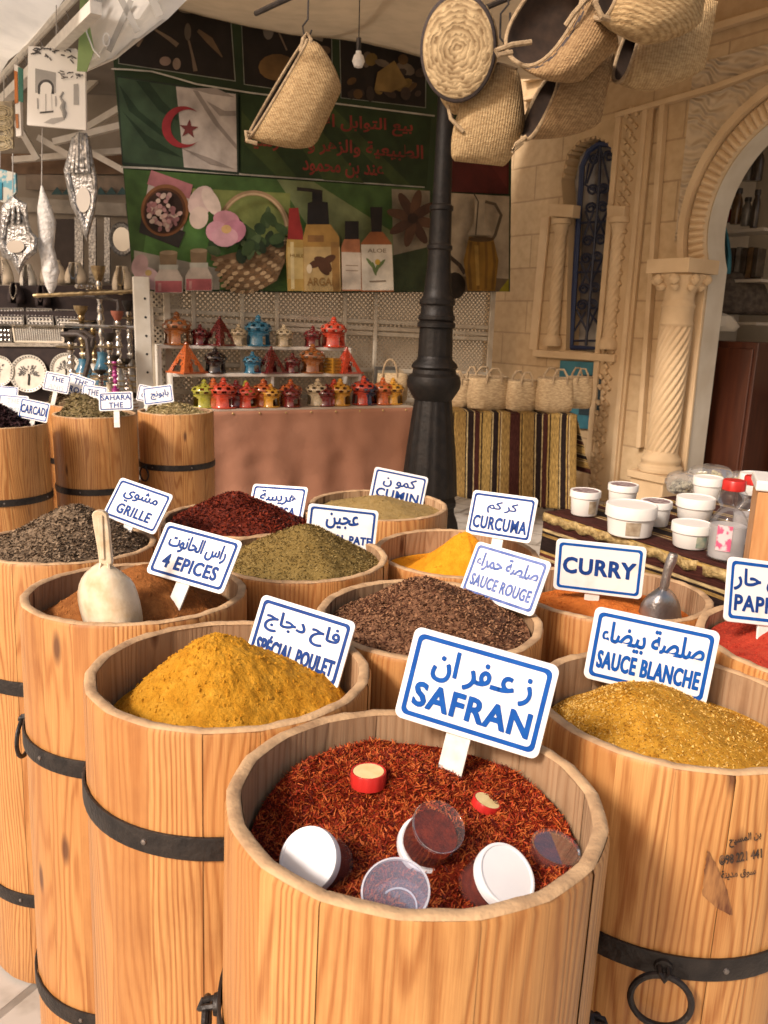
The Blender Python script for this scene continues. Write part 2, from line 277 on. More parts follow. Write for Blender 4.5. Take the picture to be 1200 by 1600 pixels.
def building():
    o = PW.at(0, 0, 0); b = thing('stone_building', 'pale carved limestone building with grilled window, spiral column and great arched doorway', 'building', o)
    sz = lambda x, y, off=0: PW.sz(x, y, off)
    # arch circle from points traced on its inner edge, in wall coordinates
    pts = [sz(x, y) for x, y in ((1106, 364), (1113, 327), (1123, 293), (1136, 269), (1157, 240), (1184, 211), (1200, 193))]
    A = np.array([[2*p[0], 2*p[1], 1] for p in pts]); q = np.array([p[0]**2+p[1]**2 for p in pts]); sol = np.linalg.lstsq(A, q, rcond=None)[0]
    ca, cz = sol[0], sol[1]; ra = math.sqrt(sol[2]+ca*ca+cz*cz)
    sL, zS = sz(1106, 418); _, zB = sz(1089, 745)
    if not (.3 < ra < 2.5): ca, cz, ra = sL+1.0, zS+.35, 1.04
    t0 = PI+math.asin(min(.9, max(0, (cz-zS)/ra)))
    arc = [(ca+ra*math.cos(t), cz+ra*math.sin(t)) for t in np.linspace(t0, -(t0-PI), 48)]
    arcS = arc[0][0]
    door = [(arcS, 0.0)]+arc+[(2*ca-arcS, 0.0)]
    winpx = [(884, 547), (889, 335), (880, 318), (877, 280), (886, 240), (905, 219), (930, 212), (950, 220), (962, 248), (963, 292), (955, 320), (950, 335), (938, 552)]
    win = [sz(*p) for p in winpx]
    outer = [(-.6, -0.0), (4.6, -0.0), (4.6, 5.2), (-.6, 5.2)]
    loops = [[Vector((x, z, 0)) for x, z in l] for l in (outer, door, win)]
    flatp = [p for l in loops for p in l]
    # door touches the ground edge: lift it 1 mm so that the loops stay apart
    for i in (0, len(door)-1): loops[1][i].y = .02
    flatp = [p for l in loops for p in l]
    tri = tessellate_polygon(loops)
    mb = MB(); mb.add([PW.at(p.x, p.y) for p in flatp], [tuple(t) for t in tri])
    wall = mb.build('wall', M_BLOCK, b, o)
    uvl = wall.data.uv_layers.new(name='UVMap')
    for lp in wall.data.loops: p = flatp[lp.vertex_index]; uvl.data[lp.index].uv = (p.x, p.y+.08)
    # reveals
    mb = MB(); n = len(door)
    mb.add([PW.at(a, z) for a, z in door]+[PW.at(a, z, -.22) for a, z in door], [(i, i+1, i+1+n, i+n) for i in range(n-1)]); mb.build('doorway_reveal', M_PLASTER, b, o)
    mb = MB(); n = len(win); mb.add([PW.at(a, z) for a, z in win]+[PW.at(a, z, -.17) for a, z in win], [(i, (i+1) % n, (i+1) % n+n, i+n) for i in range(n)]); mb.build('window_reveal', M_STONE, b, o)
    # window: pane, frame, scrolled grille
    c6 = lambda x, y: (830+x/2.667, 180+y/2.667)
    mb = MB(); a0, z0 = win[0]; a1, z1 = win[-1]; amin = min(p[0] for p in win); amax = max(p[0] for p in win); zt = max(p[1] for p in win)
    mb.prism([PW.at(amin-.15, z0-.1, -.172), PW.at(amax+.15, z0-.1, -.172), PW.at(amax+.15, zt+.1, -.172), PW.at(amin-.15, zt+.1, -.172)], -PW.n*.02)
    wn_ = mb.build('window', M_PANE, b, o)
    mb = MB(); g = lambda x, y: PW.hit(*c6(x, y), -.075)
    fr = [(165, 968), (195, 480), (208, 300), (212, 215), (240, 150), (285, 118), (330, 122), (358, 165), (362, 240), (345, 300), (330, 345), (352, 400), (350, 480), (305, 972)]
    mb.tube([g(*p) for p in fr]+[g(*fr[0])], .026, 6)
    mb.build('window_frame', pm('blue_frame', (.02, .035, .10), None, 20, .5), wn_, o)
    mb2 = MB()
    mb2.tube([g(288, 120), g(283, 300), g(262, 560), (g(228, 960))], .013, 6)
    def scroll(x, y, r, s):
        pp = []
        for k in range(22):
            a = k/21*2*PI*1.5; rr = r*(1-.75*k/21); pp.append(g(x+s*rr*math.cos(a), y-rr*math.sin(a)))
        mb2.tube(pp, .011, 5)
    for (x, y, s) in [(262, 185, 1), (325, 172, -1), (255, 312, 1), (303, 308, -1), (248, 388, 1), (298, 382, -1), (235, 525, 1), (288, 520, -1), (228, 598, 1), (276, 592, -1), (220, 725, 1), (265, 720, -1), (212, 792, 1), (256, 790, -1)]: scroll(x, y, 24, s)
    for pp in [((240, 200), (225, 290), (283, 330)), ((345, 190), (330, 290), (280, 330)), ((285, 130), (232, 285)), ((287, 130), (325, 285)), ((226, 400), (262, 500)), ((318, 400), (266, 500)), ((222, 500), (260, 400)), ((305, 500), (270, 400)), ((205, 610), (245, 700)), ((295, 600), (250, 700)), ((210, 705), (250, 610)), ((190, 810), (232, 900)), ((275, 800), (235, 900)), ((180, 900), (225, 820)), ((300, 900), (240, 820)), ((178, 940), (310, 940)), ((195, 450), (340, 440)), ((186, 655), (330, 650))]:
        mb2.tube([g(*p) for p in pp], .010, 5)
    mb2.build('window_grille', M_GRILLE, wn_, o)
    # window surround: lintel panel, imposts, sill, little spiral columns
    def slab(name, poly, off, th, m=M_STONE2, bev=.006):
        mb = MB(); mb.prism([PW.hit(x, y, off) for x, y in poly], -PW.n*(th)); return mb.build(name, m, b, o, bevel=bev)
    slab('window_sill', [(832, 546), (960, 554), (959, 566), (831, 557)], .07, .068)
    for xs in ((858, 336, 896, 342), (948, 338, 976, 342)):
        slab('window_impost', [(xs[0], xs[1]-18), (xs[2], xs[1]-16), (xs[2]-2, xs[1]+4), (xs[0], xs[1]+2)], .10, .098)
    for (xt, yt, xb, yb) in ((877, 352, 858, 535), (968, 350, 950, 540)):
        mb = MB(); tp = PW.hit(xt, yt, .05); ht = tp.z; bt = PW.hit(xb, yb, .05); bt = Vector((tp.x, tp.y, bt.z))
        spiral_column(mb, bt, tp, .052, -6*2.2, flutes=6, amp=.16, n=48); M = Matrix.Translation(bt)
        mb.lathe([(.085, -.03), (.085, .02), (.07, .05), (.055, .07)], 20, M); mb.lathe([(.05, -.0), (.055, .02), (.07, .09), (.09, .1), (.09, .14)], 20, Matrix.Translation(tp-Vector((0, 0, .09)))); mb.build('window_column', M_STONE2, b, o)
    for poly in ([(845, 340), (858, 338), (838, 548), (826, 546)],): slab('window_pilaster', poly, .03, .028)
    # scalloped hood over the window, seen in the reveal
    mb = MB()
    for k in range(3, 9):
        a0_, z0_ = win[k]; a1_, z1_ = win[k+1]
        for j in range(3):
            f = (j+.5)/3; p = PW.at(a0_+(a1_-a0_)*f, z0_+(z1_-z0_)*f, -.01); q_ = PW.at(a0_+(a1_-a0_)*f, z0_+(z1_-z0_)*f, -.15); mb.tube([p, q_], .022, 6)
    mb.build('window_hood', M_STONE, b, o)
    # electric cupboard below the window
    slab('meter_cupboard', [(875, 563), (952, 567), (944, 672), (868, 668)], .03, .028, M_TEAL)
    mc = slab('meter_panel', [(908, 585), (940, 587), (936, 650), (904, 648)], .036, .004, pm('cupboard_recess', (.02, .045, .06), None, 20, .6), 0)
    # carved pilaster strip with mouldings
    slab('pilaster', [(968, 175), (1022, 160), (960, 790), (915, 775)], .035, .033, M_STONE)
    for poly in ([(962, 176), (970, 174), (917, 776), (909, 774)], [(1004, 168), (1011, 166), (955, 790), (948, 787)], [(1030, 160), (1038, 158), (1000, 700), (993, 700)]):
        slab('moulding', poly, .06, .058, M_STONE2)
    for poly in ([(815, 152), (1060, 88), (1062, 96), (816, 158)], [(815, 120), (1100, 40), (1200, 10), (1202, 20), (1102, 51), (817, 128)], [(960, 176), (1110, 132), (1200, 100), (1201, 108), (1111, 141), (960, 184)]):
        slab('cornice', poly, .07, .068, M_STONE2)
    mb = MB(); top = (996, 190); bot = (938, 760)
    for k in range(15):
        f = k/14; cx = top[0]+(bot[0]-top[0])*f; cy = top[1]+(bot[1]-top[1])*f
        a, z = PW.sz(cx-4, cy)
        for (da, dz) in ((-.045, .045), (.045, .045), (-.045, -.045), (.045, -.045), (0, 0), (0, .085), (0, -.085)):
            mb.box(PW.at(a+da, z+dz, .04), (.05, .05, .03), Matrix((PW.d, PW.n, Vector((0, 0, 1)))).transposed().to_3x3() @ Matrix.Rotation(R(45), 3, 'Y'))
    mb.build('carved_ornament', M_STONE, b, o, bevel=.008)
    # spandrel carving
    mcv, nt, bb = newmat('arabesque_relief'); L = nt.links.new; bb.inputs['Base Color'].default_value = (.58, .46, .31, 1); bb.inputs['Roughness'].default_value = .85
    tc = nd(nt, 'ShaderNodeTexCoord'); vo = nd(nt, 'ShaderNodeTexVoronoi'); vo.feature = 'SMOOTH_F1'; vo.inputs['Scale'].default_value = 13; L(tc.outputs['Object'], vo.inputs[0]); v2 = nd(nt, 'ShaderNodeTexWave'); v2.wave_type = 'RINGS'; v2.inputs['Scale'].default_value = 5; v2.inputs['Distortion'].default_value = 9; v2.inputs['Detail'].default_value = 1; L(tc.outputs['Object'], v2.inputs[0])
    ml = nd(nt, 'ShaderNodeMath', operation='MULTIPLY'); L(vo.outputs['Distance'], ml.inputs[0]); L(v2.outputs[0], ml.inputs[1]); bp = nd(nt, 'ShaderNodeBump'); bp.inputs['Strength'].default_value = .9; bp.inputs['Distance'].default_value = .05; L(ml.outputs[0], bp.inputs['Height']); L(bp.outputs[0], bb.inputs['Normal'])
    sp_ = [(ca+(ra*1.30)*math.cos(t), cz+(ra*1.30)*math.sin(t)) for t in np.linspace(PI, PI/2, 24)]; a_l = sp_[0][0]-.05
    mb = MB(); poly_ = [Vector((a_l, zS+.2, 0))]+[Vector((x, z, 0)) for x, z in sp_]+[Vector((ca, cz+ra*1.55, 0)), Vector((a_l, cz+ra*1.55, 0))]; tr_ = tessellate_polygon([poly_]); mb.add([PW.at(p.x, p.y, .012) for p in poly_], [tuple(t) for t in tr_]); mb.build('spandrel_carving', mcv, b, o)
    # arch mouldings: fluted band and plain outer band
    def P(t, r, off): return PW.at(ca+r*math.cos(t), cz+r*math.sin(t), off)
    ts = np.linspace(t0, -(t0-PI), 110)
    w1, w2 = ra*.20, ra*.275
    mb = MB(); prof = [(ra+w1, .0), (ra+w1, .085), (ra+w2, .085), (ra+w2, 0)]
    mb.grid([[P(t, r_, of) for r_, of in prof] for t in ts], smooth=False); mb.build('arch_moulding', M_STONE2, b, o)
    mb = MB(); N = 64; st = 8
    rows = []
    for i in range(N*st+1):
        t = ts[0]+(ts[-1]-ts[0])*i/(N*st); h = .03+.032*abs(math.sin(PI*i/st)); rows.append([P(t, ra+.004, .004), P(t, ra+.01, h*.8), P(t, ra+w1*.2, h), P(t, ra+w1*.8, h), P(t, ra+w1-.004, .03)])
    mb.grid(rows); mb.build('fluted_arch', M_STONE2, b, o)
    # great spiral column with capital and base
    base = PW.hit(1006, 748, .16); tp = PW.hit(1058, 428, .16); x0, y0 = base.x, base.y; zb = base.z; zt_ = tp.z
    px = lambda y: PW.hit(1040, y, .16).z
    mid = PW.hit(1046, 600, .16); x0, y0 = mid.x, mid.y
    col = MB(); T = lambda z: Matrix.Translation((x0, y0, z)); rr = .116
    spiral_column(col, (x0, y0, px(722)), (x0, y0, px(510)), rr, -14*.85, flutes=14, amp=.16, n=112)
    cl = col.build('column', M_STONE2, b, o)
    mb = MB(); mb.lathe([(rr*1.5, 0), (rr*1.5, .04), (rr*1.25, .06), (rr*1.35, .10), (rr*1.1, .14), (rr*1.02, .17)], 40, T(px(738)))
    mb.box((x0, y0, px(738)-.03), (.36, .36, .058), Matrix.Rotation(R(-55), 3, 'Z')); mb.box((x0, y0, (px(738)-.06)/2), (.31, .31, px(738)-.062), Matrix.Rotation(R(-55), 3, 'Z')); q_ = mb.build('column_base', M_STONE2, cl, o, bevel=.008)
    mb = MB(); h0 = px(510); h1 = px(470); h2 = px(428); h3 = px(413)
    mb.lathe([(rr*1.02, h0-.0), (rr*1.1, h0+.02), (rr*1.02, h0+.045), (rr*1.02, h1-.06), (rr*1.1, h1-.04), (rr*1.0, h1-.02), (rr*1.0, h1)], 40, T(0))
    mb.lathe([(rr*.95, h1-.01), (rr*1.0, h1+.06), (rr*1.25, h1+(h2-h1)*.55), (rr*1.62, h2-.02), (rr*1.4, h2)], 48, T(0), rmod=lambda q, z, i: 1+.07*math.cos(q*8)*(1 if i in (2, 3) else .3))
    for k in range(8):
        q = k*PI/4+.2
        for (rad, z_, s_) in ((rr*1.3, h1+(h2-h1)*.5, .035), (rr*1.62, h2-.05, .042)):
            mb.lathe([(0, -s_), (s_*.7, -s_*.6), (s_, 0), (s_*.7, s_*.6), (0, s_)], 10, Matrix.Translation((x0+rad*math.cos(q), y0+rad*math.sin(q), z_)))
    mb.box((x0, y0, (h2+h3)/2+.01), (.37, .37, h3-h2+.03), Matrix.Rotation(R(-55), 3, 'Z')); mb.build('capital', M_STONE2, cl, o, bevel=.006)
    # jamb pilaster beside the column, door edge
    slab('jamb_moulding', [(1078, 440), (1103, 436), (1068, 760), (1044, 758)], .03, .028, M_STONE2)
    # shop interior: back wall, side wall, ceiling
    D0 = door[0][0]; D1 = door[-1][0]
    mb = MB(); mb.prism([PW.at(D0-1.2, 0, -1.9), PW.at(D1+.6, 0, -1.9), PW.at(D1+.6, 4, -1.9), PW.at(D0-1.2, 4, -1.9)], -PW.n*.1)
    mb.prism([PW.at(D0-1.2, 3.9, -.23), PW.at(D1+.6, 3.9, -.23), PW.at(D1+.6, 3.9, -1.9), PW.at(D0-1.2, 3.9, -1.9)], (0, 0, .1))
    mb.prism([PW.at(D0-.9, 0, -.23), PW.at(D0-.9, 0, -1.89), PW.at(D0-.9, 3.89, -1.89), PW.at(D0-.9, 3.89, -.23)], -PW.d*.1)
    mb.build('interior_wall', pm('shop_plaster', (.50, .43, .33), (.40, .33, .24), 3, .9), b, o)
    return b, o, D0
BLD, BLD_O, DOOR_A = building(); BLD['kind'] = 'thing'

# ------------------------------------------------------------------ barrels
BR, BT, NST = .2, .0175, 18                                # radius, thickness, staves
def barrel_mesh():
    rg = random.Random(5); vs = []; fs = []; mi = []; tone = []; uvs = []; sm = []
    zs = [0, .004, .25, .5, .75, .994, 1.0]
    tones = [rg.uniform(0, 1)**1.3 for _ in range(NST)]; offs = [rg.uniform(0, 9) for _ in range(NST)]; jit = [rg.uniform(-.0012, .0012) for _ in range(NST)]
    SUB = 5
    def rad(f, base, groove):                             # f 0..1 across a stave: half-flat, with a groove at the joint
        a = (f-.5)*2*PI/NST; flatr = base*math.cos(PI/NST)*1.008/math.cos(a); r = .55*flatr+.45*base
        return r-(groove if f in (0, 1) else 0)
    for k in range(NST):
        for side in (0, 1):                               # outside, inside
            o = len(vs)
            for z in zs:
                for j in range(SUB+1):
                    f = j/SUB; ff = min(max(f, .0), 1.0); q = 2*PI*(k+f)/NST
                    if side == 0: r = rad(f, BR+jit[k], .0020)-(.0025 if z in (0, 1.0) else 0)
                    else: r = rad(f, BR-BT+jit[k], -.0006)
                    vs.append((r*math.cos(q), r*math.sin(q), z))
            for i in range(len(zs)-1):
                for j in range(SUB):
                    a = o+i*(SUB+1)+j; q = (a, a+1, a+SUB+2, a+SUB+1); fs.append(q if side == 0 else q[::-1]); mi.append(0 if side == 0 else 1); tone.append(tones[k]); sm.append(True)
                    l = [((j)/SUB, zs[i]), ((j+1)/SUB, zs[i]), ((j+1)/SUB, zs[i+1]), (j/SUB, zs[i+1])]
                    l = l if side == 0 else l[::-1]; uvs += [(offs[k]+u*.07+side*3, v+offs[k]*.7) for u, v in l]
        # rim, rounded in four rows, worn uneven
        o = len(vs)
        for (rr, dz) in ((BR-.0025, 0), (BR-.0040, .0022), (BR-BT*.5, .0030), (BR-BT+.002, .0020), (BR-BT, 0)):
            for j in range(SUB+1):
                f = j/SUB; q = 2*PI*(k+f)/NST; r = rad(f, rr, 0); nz = noise.noise(Vector((math.cos(q)*9, math.sin(q)*9, rr*30)))*.002*(1 if dz else 0)
                vs.append((r*math.cos(q), r*math.sin(q), 1.0+dz+nz+(noise.noise(Vector((math.cos(q)*30, math.sin(q)*30, 1)))*.0008 if dz else 0)))
        for i in range(4):
            for j in range(SUB):
                a = o+i*(SUB+1)+j; fs.append((a, a+1, a+SUB+2, a+SUB+1)); mi.append(2); tone.append(tones[k]); sm.append(True); uvs += [(0, 0)]*4
    me = bpy.data.meshes.new('staves'); me.from_pydata(vs, [], fs); me.polygons.foreach_set('material_index', mi); me.polygons.foreach_set('use_smooth', sm)
    u = me.uv_layers.new(name='UVMap'); u.data.foreach_set('uv', [c for p in uvs for c in p])
    at = me.attributes.new('tone', 'FLOAT', 'FACE'); at.data.foreach_set('value', tone)
    for m in (M_WOOD, M_INNER, M_RIM): me.materials.append(m)
    me.update(); return me
ME_STAVES = barrel_mesh()
def hoop_mesh():
    mb = MB(); mb.lathe([(BR+.0005, -.0155), (BR+.0035, -.0155), (BR+.0042, -.012), (BR+.0042, .012), (BR+.0035, .0155), (BR+.0005, .0155)], 72, cap=False)
    for k in range(6):
        q = k*PI/3+.3; mb.lathe([(.0042, 0), (.0036, .002), (.0015, .003), (0, .0032)], 8, frame((math.cos(q), math.sin(q), 0), ((BR+.004)*math.cos(q), (BR+.004)*math.sin(q), .0)), 1)
    o = mb.build('hoop', [M_IRON, M_RIVET]); me = o.data; bpy.data.objects.remove(o); return me
ME_HOOP = hoop_mesh()
def ring_mesh():
    mb = MB(); mb.tube([(.008+.004, .036*math.cos(t), -.036+.036*math.sin(t)) for t in np.linspace(0, 2*PI, 33)], .0042, 8, cap=False)
    mb.tube([(0, -.006, .006), (.016, -.005, .004), (.019, 0, -.002), (.016, .005, .004), (0, .006, .006)], .0035, 6); mb.lathe([(.012, 0), (.011, .004), (0, .006)], 10, frame((1, 0, 0), (0, 0, .003)))
    o = mb.build('ring_handle', [M_IRON]); me = o.data; bpy.data.objects.remove(o); return me
ME_RING = ring_mesh()
S = .85
# x, y, dz (fit), tilt x, tilt y, hoop depths, ring angles with their hoop, rotation, radius scale, label
BARRELS = {
 'safran': (.050, .894, -.571, -.037, -.019, (.245, .72), ((188, .245), (-8, .245)), 4, 1, 'wooden barrel of red saffron threads, nearest of all the barrels'),
 'poulet': (-.248, 1.248, -.575, -.031, -.010, (.15, .66), ((60, .15),), 31, 1, 'wooden barrel holding yellow powder, left behind the saffron barrel, with a hoop high up'),
 'epices': (-.528, 1.646, -.584, -.042, -.006, (.25, .735), ((184, .25),), 57, 1, 'wooden barrel holding orange brown powder and a cream plastic scoop'),
 'pate': (-.215, 1.985, -.595, 0, 0, (.25, .7), (), 83, .98, 'wooden barrel heaped with olive green herbs, below the SPECIAL PATE sign'),
 'harissa': (-.44, 2.36, -.596, 0, 0, (.25, .7), (), 111, 1, 'wooden barrel heaped with dark red chili flakes, at the foot of the brown cloth table'),
 'cumin': (-.02, 2.58, -.590, 0, 0, (.25, .7), (), 146, .98, 'wooden barrel of green brown cumin in front of the lamp post'),
 'curcuma': (.205, 2.16, -.623, .017, -.005, (.25, .7), (), 170, .99, 'wooden barrel with a small heap of bright orange turmeric'),
 'rouge': (.100, 1.566, -.591, .004, -.018, (.25, .7), (), 197, 1, 'wooden barrel heaped with coarse brown spice, behind the SAFRAN sign'),
 'curry': (.545, 1.83, -.616, -.04, .006, (.25, .7), (), 223, 1, 'wooden barrel of orange red curry with a metal scoop in it'),
 'blanche': (.492, 1.236, -.607, -.032, -.014, (.262, .74), ((-104, .262),), 12, 1, 'wooden barrel of mustard coloured spice with black stencilled writing on its side'),
 'paprika': (.873, 1.494, -.595, 0, 0, (.25, .7), (), 262, 1, 'wooden barrel of bright red paprika at the right edge'),
 'sahara': (-1.711, 4.697, -.582, 0, 0, (.36, .8), (), 287, 1, 'wooden barrel of dried tea leaves with the SAHARA THE sign'),
 'third': (-1.343, 5.107, -.599, 0, 0, (.28, .75), ((-128, .28),), 311, 1, 'wooden barrel of pale dried flowers beside the brown cloth table'),
 'grille': (-.848, 2.068, -.605, -.042, -.008, (.27, .77), (), 340, 1, 'wooden barrel heaped with dark grey brown flakes, farthest left of the front barrels'),
 'carcadi': (-2.062, 4.269, -.595, 0, 0, (.33, .8), (), 21, 1, 'wooden barrel of black hibiscus with the CARCADI sign, cut by the left edge'),
 'rose': (-1.99, 5.25, -.585, 0, 0, (.3, .75), (), 47, 1, 'wooden barrel of dark mixed tea, behind the SAHARA THE barrel'),
 'anis': (-2.5, 5.0, -.59, 0, 0, (.3, .75), (), 77, 1, 'wooden barrel of tea half hidden behind the CARCADI barrel'),
}
TOPC = {}
for key, (X, Y, dz, tx, ty, hoops, rings, rot, rs, lab) in BARRELS.items():
    X, Y, h = X*S, Y*S, CAMZ+dz*S
    TR = Matrix.Rotation(math.atan(tx), 4, 'X') @ Matrix.Rotation(-math.atan(ty), 4, 'Y')
    top = Vector((X, Y, h)); base = top-(TR @ Vector((0, 0, h))); TOPC[key] = (top, TR)
    M = Matrix.Translation(base) @ TR @ Matrix.Diagonal((rs, rs, 1, 1))
    b = thing('spice_barrel', lab, 'barrel', group='wooden spice barrels', M=M)
    st = bpy.data.objects.new('staves', ME_STAVES); COL.objects.link(st); st.parent = b; st.scale = (1, 1, h); st.rotation_euler = (0, 0, R(rot))
    for i, hd in enumerate(hoops):
        ho = bpy.data.objects.new('hoop', ME_HOOP); COL.objects.link(ho); ho.parent = b; ho.location = (0, 0, h-hd); ho.rotation_euler = (0, 0, R(rot*1.7+i*20))
        for a, rh in rings:
            if rh == hd:
                ri = bpy.data.objects.new('ring_handle', ME_RING); COL.objects.link(ri); ri.parent = ho; ri.rotation_euler = (0, 0, R(a)-ho.rotation_euler.z)
                a2 = R(a)-ho.rotation_euler.z; ri.location = ((BR+.004)*math.cos(a2), (BR+.004)*math.sin(a2), -.004)
    if key == 'blanche': BLANCHE = b
bpy.context.view_layer.update()

# ------------------------------------------------------------------ text
AR = {}; AR_next = 0
for i, (ch, kind) in enumerate([('ء', 1), ('آ', 2), ('أ', 2), ('ؤ', 2), ('إ', 2), ('ئ', 4), ('ا', 2), ('ب', 4), ('ة', 2), ('ت', 4), ('ث', 4), ('ج', 4), ('ح', 4), ('خ', 4), ('د', 2), ('ذ', 2), ('ر', 2), ('ز', 2), ('س', 4), ('ش', 4), ('ص', 4), ('ض', 4), ('ط', 4), ('ظ', 4), ('ع', 4), ('غ', 4), ('ف', 4), ('ق', 4), ('ك', 4), ('ل', 4), ('م', 4), ('ن', 4), ('ه', 4), ('و', 2), ('ى', 2), ('ي', 4)]):
    AR[ch] = (0xFE80 if i == 0 else AR_next, kind); AR_next = AR[ch][0]+kind
AR['ـ'] = (0x640, 4)                                      # the stretching stroke joins both ways
def shape_ar(s):                                          # joined letter forms, in the order they stand from left to right
    out = []; i = 0
    while i < len(s):
        ch = s[i]
        if ch == 'ـ': out.append(ch); i += 1; continue
        if ch == 'ل' and i+1 < len(s) and s[i+1] in 'اأ':
            base = 0xFEFB if s[i+1] == 'ا' else 0xFEF7; pj = i > 0 and AR.get(s[i-1], (0, 0))[1] == 4; out.append(chr(base+(1 if pj else 0))); i += 2; continue
        if ch not in AR: out.append(ch); i += 1; continue
        b, k = AR[ch]; pj = i > 0 and AR.get(s[i-1], (0, 0))[1] == 4 and k > 1; nj = k == 4 and i+1 < len(s) and s[i+1] in AR and AR[s[i+1]][1] > 1
        out.append(chr(b+(3 if pj and nj else 2 if nj else 1 if pj else 0))); i += 1
    return ''.join(reversed(out))
def text_geo(s, bold=.02, res=3, space=1.0):                         # verts normalised to 0..1 x 0..1, faces, aspect
    cu = bpy.data.curves.new('t', 'FONT'); cu.body = s; cu.offset = bold; cu.resolution_u = res; cu.space_character = space
    ob = bpy.data.objects.new('t', cu); COL.objects.link(ob); dg = bpy.context.evaluated_depsgraph_get(); me = bpy.data.meshes.new_from_object(ob.evaluated_get(dg))
    v = np.array([(p.co.x, p.co.y) for p in me.vertices]); f = [tuple(p.vertices) for p in me.polygons]
    bpy.data.objects.remove(ob); bpy.data.meshes.remove(me); lo = v.min(0); hi = v.max(0); return (v-lo)/(hi-lo), f, (hi-lo)[0]/(hi-lo)[1]
def rrect(w_, h_, r_, n=6):
    out = []
    for (cx, cy, a0) in ((w_/2-r_, h_/2-r_, 0), (-w_/2+r_, h_/2-r_, 90), (-w_/2+r_, -h_/2+r_, 180), (w_/2-r_, -h_/2+r_, 270)):
        for k in range(n+1): a = R(a0+90*k/n); out.append((cx+r_*math.cos(a), cy+r_*math.sin(a)))
    return out
def make_sign(M, W, H, lines, label, border=M_BLUE, stake=(0, .0, .10), ink=M_BLUE, bw=.021):
    """local frame: x right, z up, -y to the front. lines: (text, arabic, cx, cz, w, h, bold, ink) in plate fractions"""
    t = thing('spice_sign', label, 'sign', group='blue lettered spice signs', M=M)
    mb = MB(); th = W*.024
    mb.prism([(x, 0, z) for x, z in rrect(W, H, W*.055)], (0, th, 0)); mb.build('plate', [M_PLATE], t, bevel=W*.006)
    mb = MB(); o_ = rrect(W*.925, H*.885, W*.045); i_ = rrect(W*.925-W*bw*2*1.5, H*.885-W*bw*2*1.5, W*.030); n = len(o_)
    mb.add([(x, -.0006, z) for x, z in o_]+[(x, -.0006, z) for x, z in i_], [(k, k+n, (k+1) % n+n, (k+1) % n) for k in range(n)]); mb.build('border', border, t)
    for (s, ar, cx, cz, w_, h_, bold, ink_) in lines:
        v, f, asp = text_geo(shape_ar(s) if ar else s, .008 if ar else .014, 3, .965 if ar else 1.09); mb = MB(); e = (.020 if ar else bold*.55)*h_*H
        for q_, (ex, ez) in enumerate(((0, 0), (1, .5), (-1, -.5), (.5, -1), (-.5, 1), (.9, -.6), (-.9, .6))):   # a heavy brush: shifted coats of paint
            mb.add([((cx+(p[0]-.5)*w_)*W+ex*e, -.0007-q_*.00003, (cz+(p[1]-.5)*h_)*H+ez*e) for p in v], f)
        mb.build('lettering', ink_ or ink, t)
    if stake:
        cx, wd, ln = stake[0]*W, W*.17, stake[2]; mb = MB(); mb.box((cx, th+.0025, -H/2-ln/2+.02), (wd, .004, ln+.04)); mb.build('stake', M_EDGE, t, bevel=.0008)
    return t
PN = {
 'safran': ([.1353, 1.0353, 1.0188], [[.949, .236, .209], [-.28, .935, .217], [-.144, -.265, .954]], 1.0, .177, .113),
 'poulet': ([-.135, 1.243, .999], [[.907, .344, .245], [-.41, .855, .317], [-.1, -.388, .916]], 1.09),
 'epices': ([-.384, 1.567, 1.04], [[.939, .2, .278], [-.318, .811, .492], [-.127, -.55, .825]], 1.03),
 'grille': ([-.65, 2.057, 1.027], [[.893, .284, .349], [-.421, .802, .424], [-.159, -.526, .836]], 1.04),
 'harissa': ([-.313, 2.281, .99], [[.941, .315, .127], [-.338, .825, .453], [.038, -.469, .882]], 1.09),
 'pate': ([-.107, 1.98, .999], [[.996, -.024, .081], [.005, .973, .23], [-.084, -.228, .97]], 1.07),
 'cumin': ([.045, 2.588, .982], [[.985, .017, .172], [-.056, .973, .223], [-.164, -.229, .959]], 1.05),
 'curcuma': ([.296, 1.975, 1.048], [[.837, .523, .16], [-.547, .789, .28], [.02, -.322, .947]], 1.09),
 'rouge': ([.247, 1.557, 1.02], [[.747, .579, .327], [-.664, .676, .319], [-.037, -.456, .889]], 1.06),
 'curry': ([.448, 1.593, 1.033], [[.958, .286, -.03], [-.287, .953, -.096], [.001, .1, .995]], 1.12),
 'blanche': ([.406, 1.127, 1.042], [[.938, .329, .108], [-.338, .937, .086], [-.072, -.117, .99]], 1.22),
 'paprika': ([.695, 1.37, 1.065], [[.967, -.242, .08], [.208, .929, .305], [-.148, -.278, .949]], 1.1),
}
def two(ar, fr, aw=.62, fw=.78, ink=None, ah=.30, fh=.235, bold=.035, acx=0, fcx=0): return [(ar, 1, acx, .17, aw, ah*1.05, .028, ink), (fr, 0, fcx, -.19, fw, fh*1.08, bold+.028, ink)]
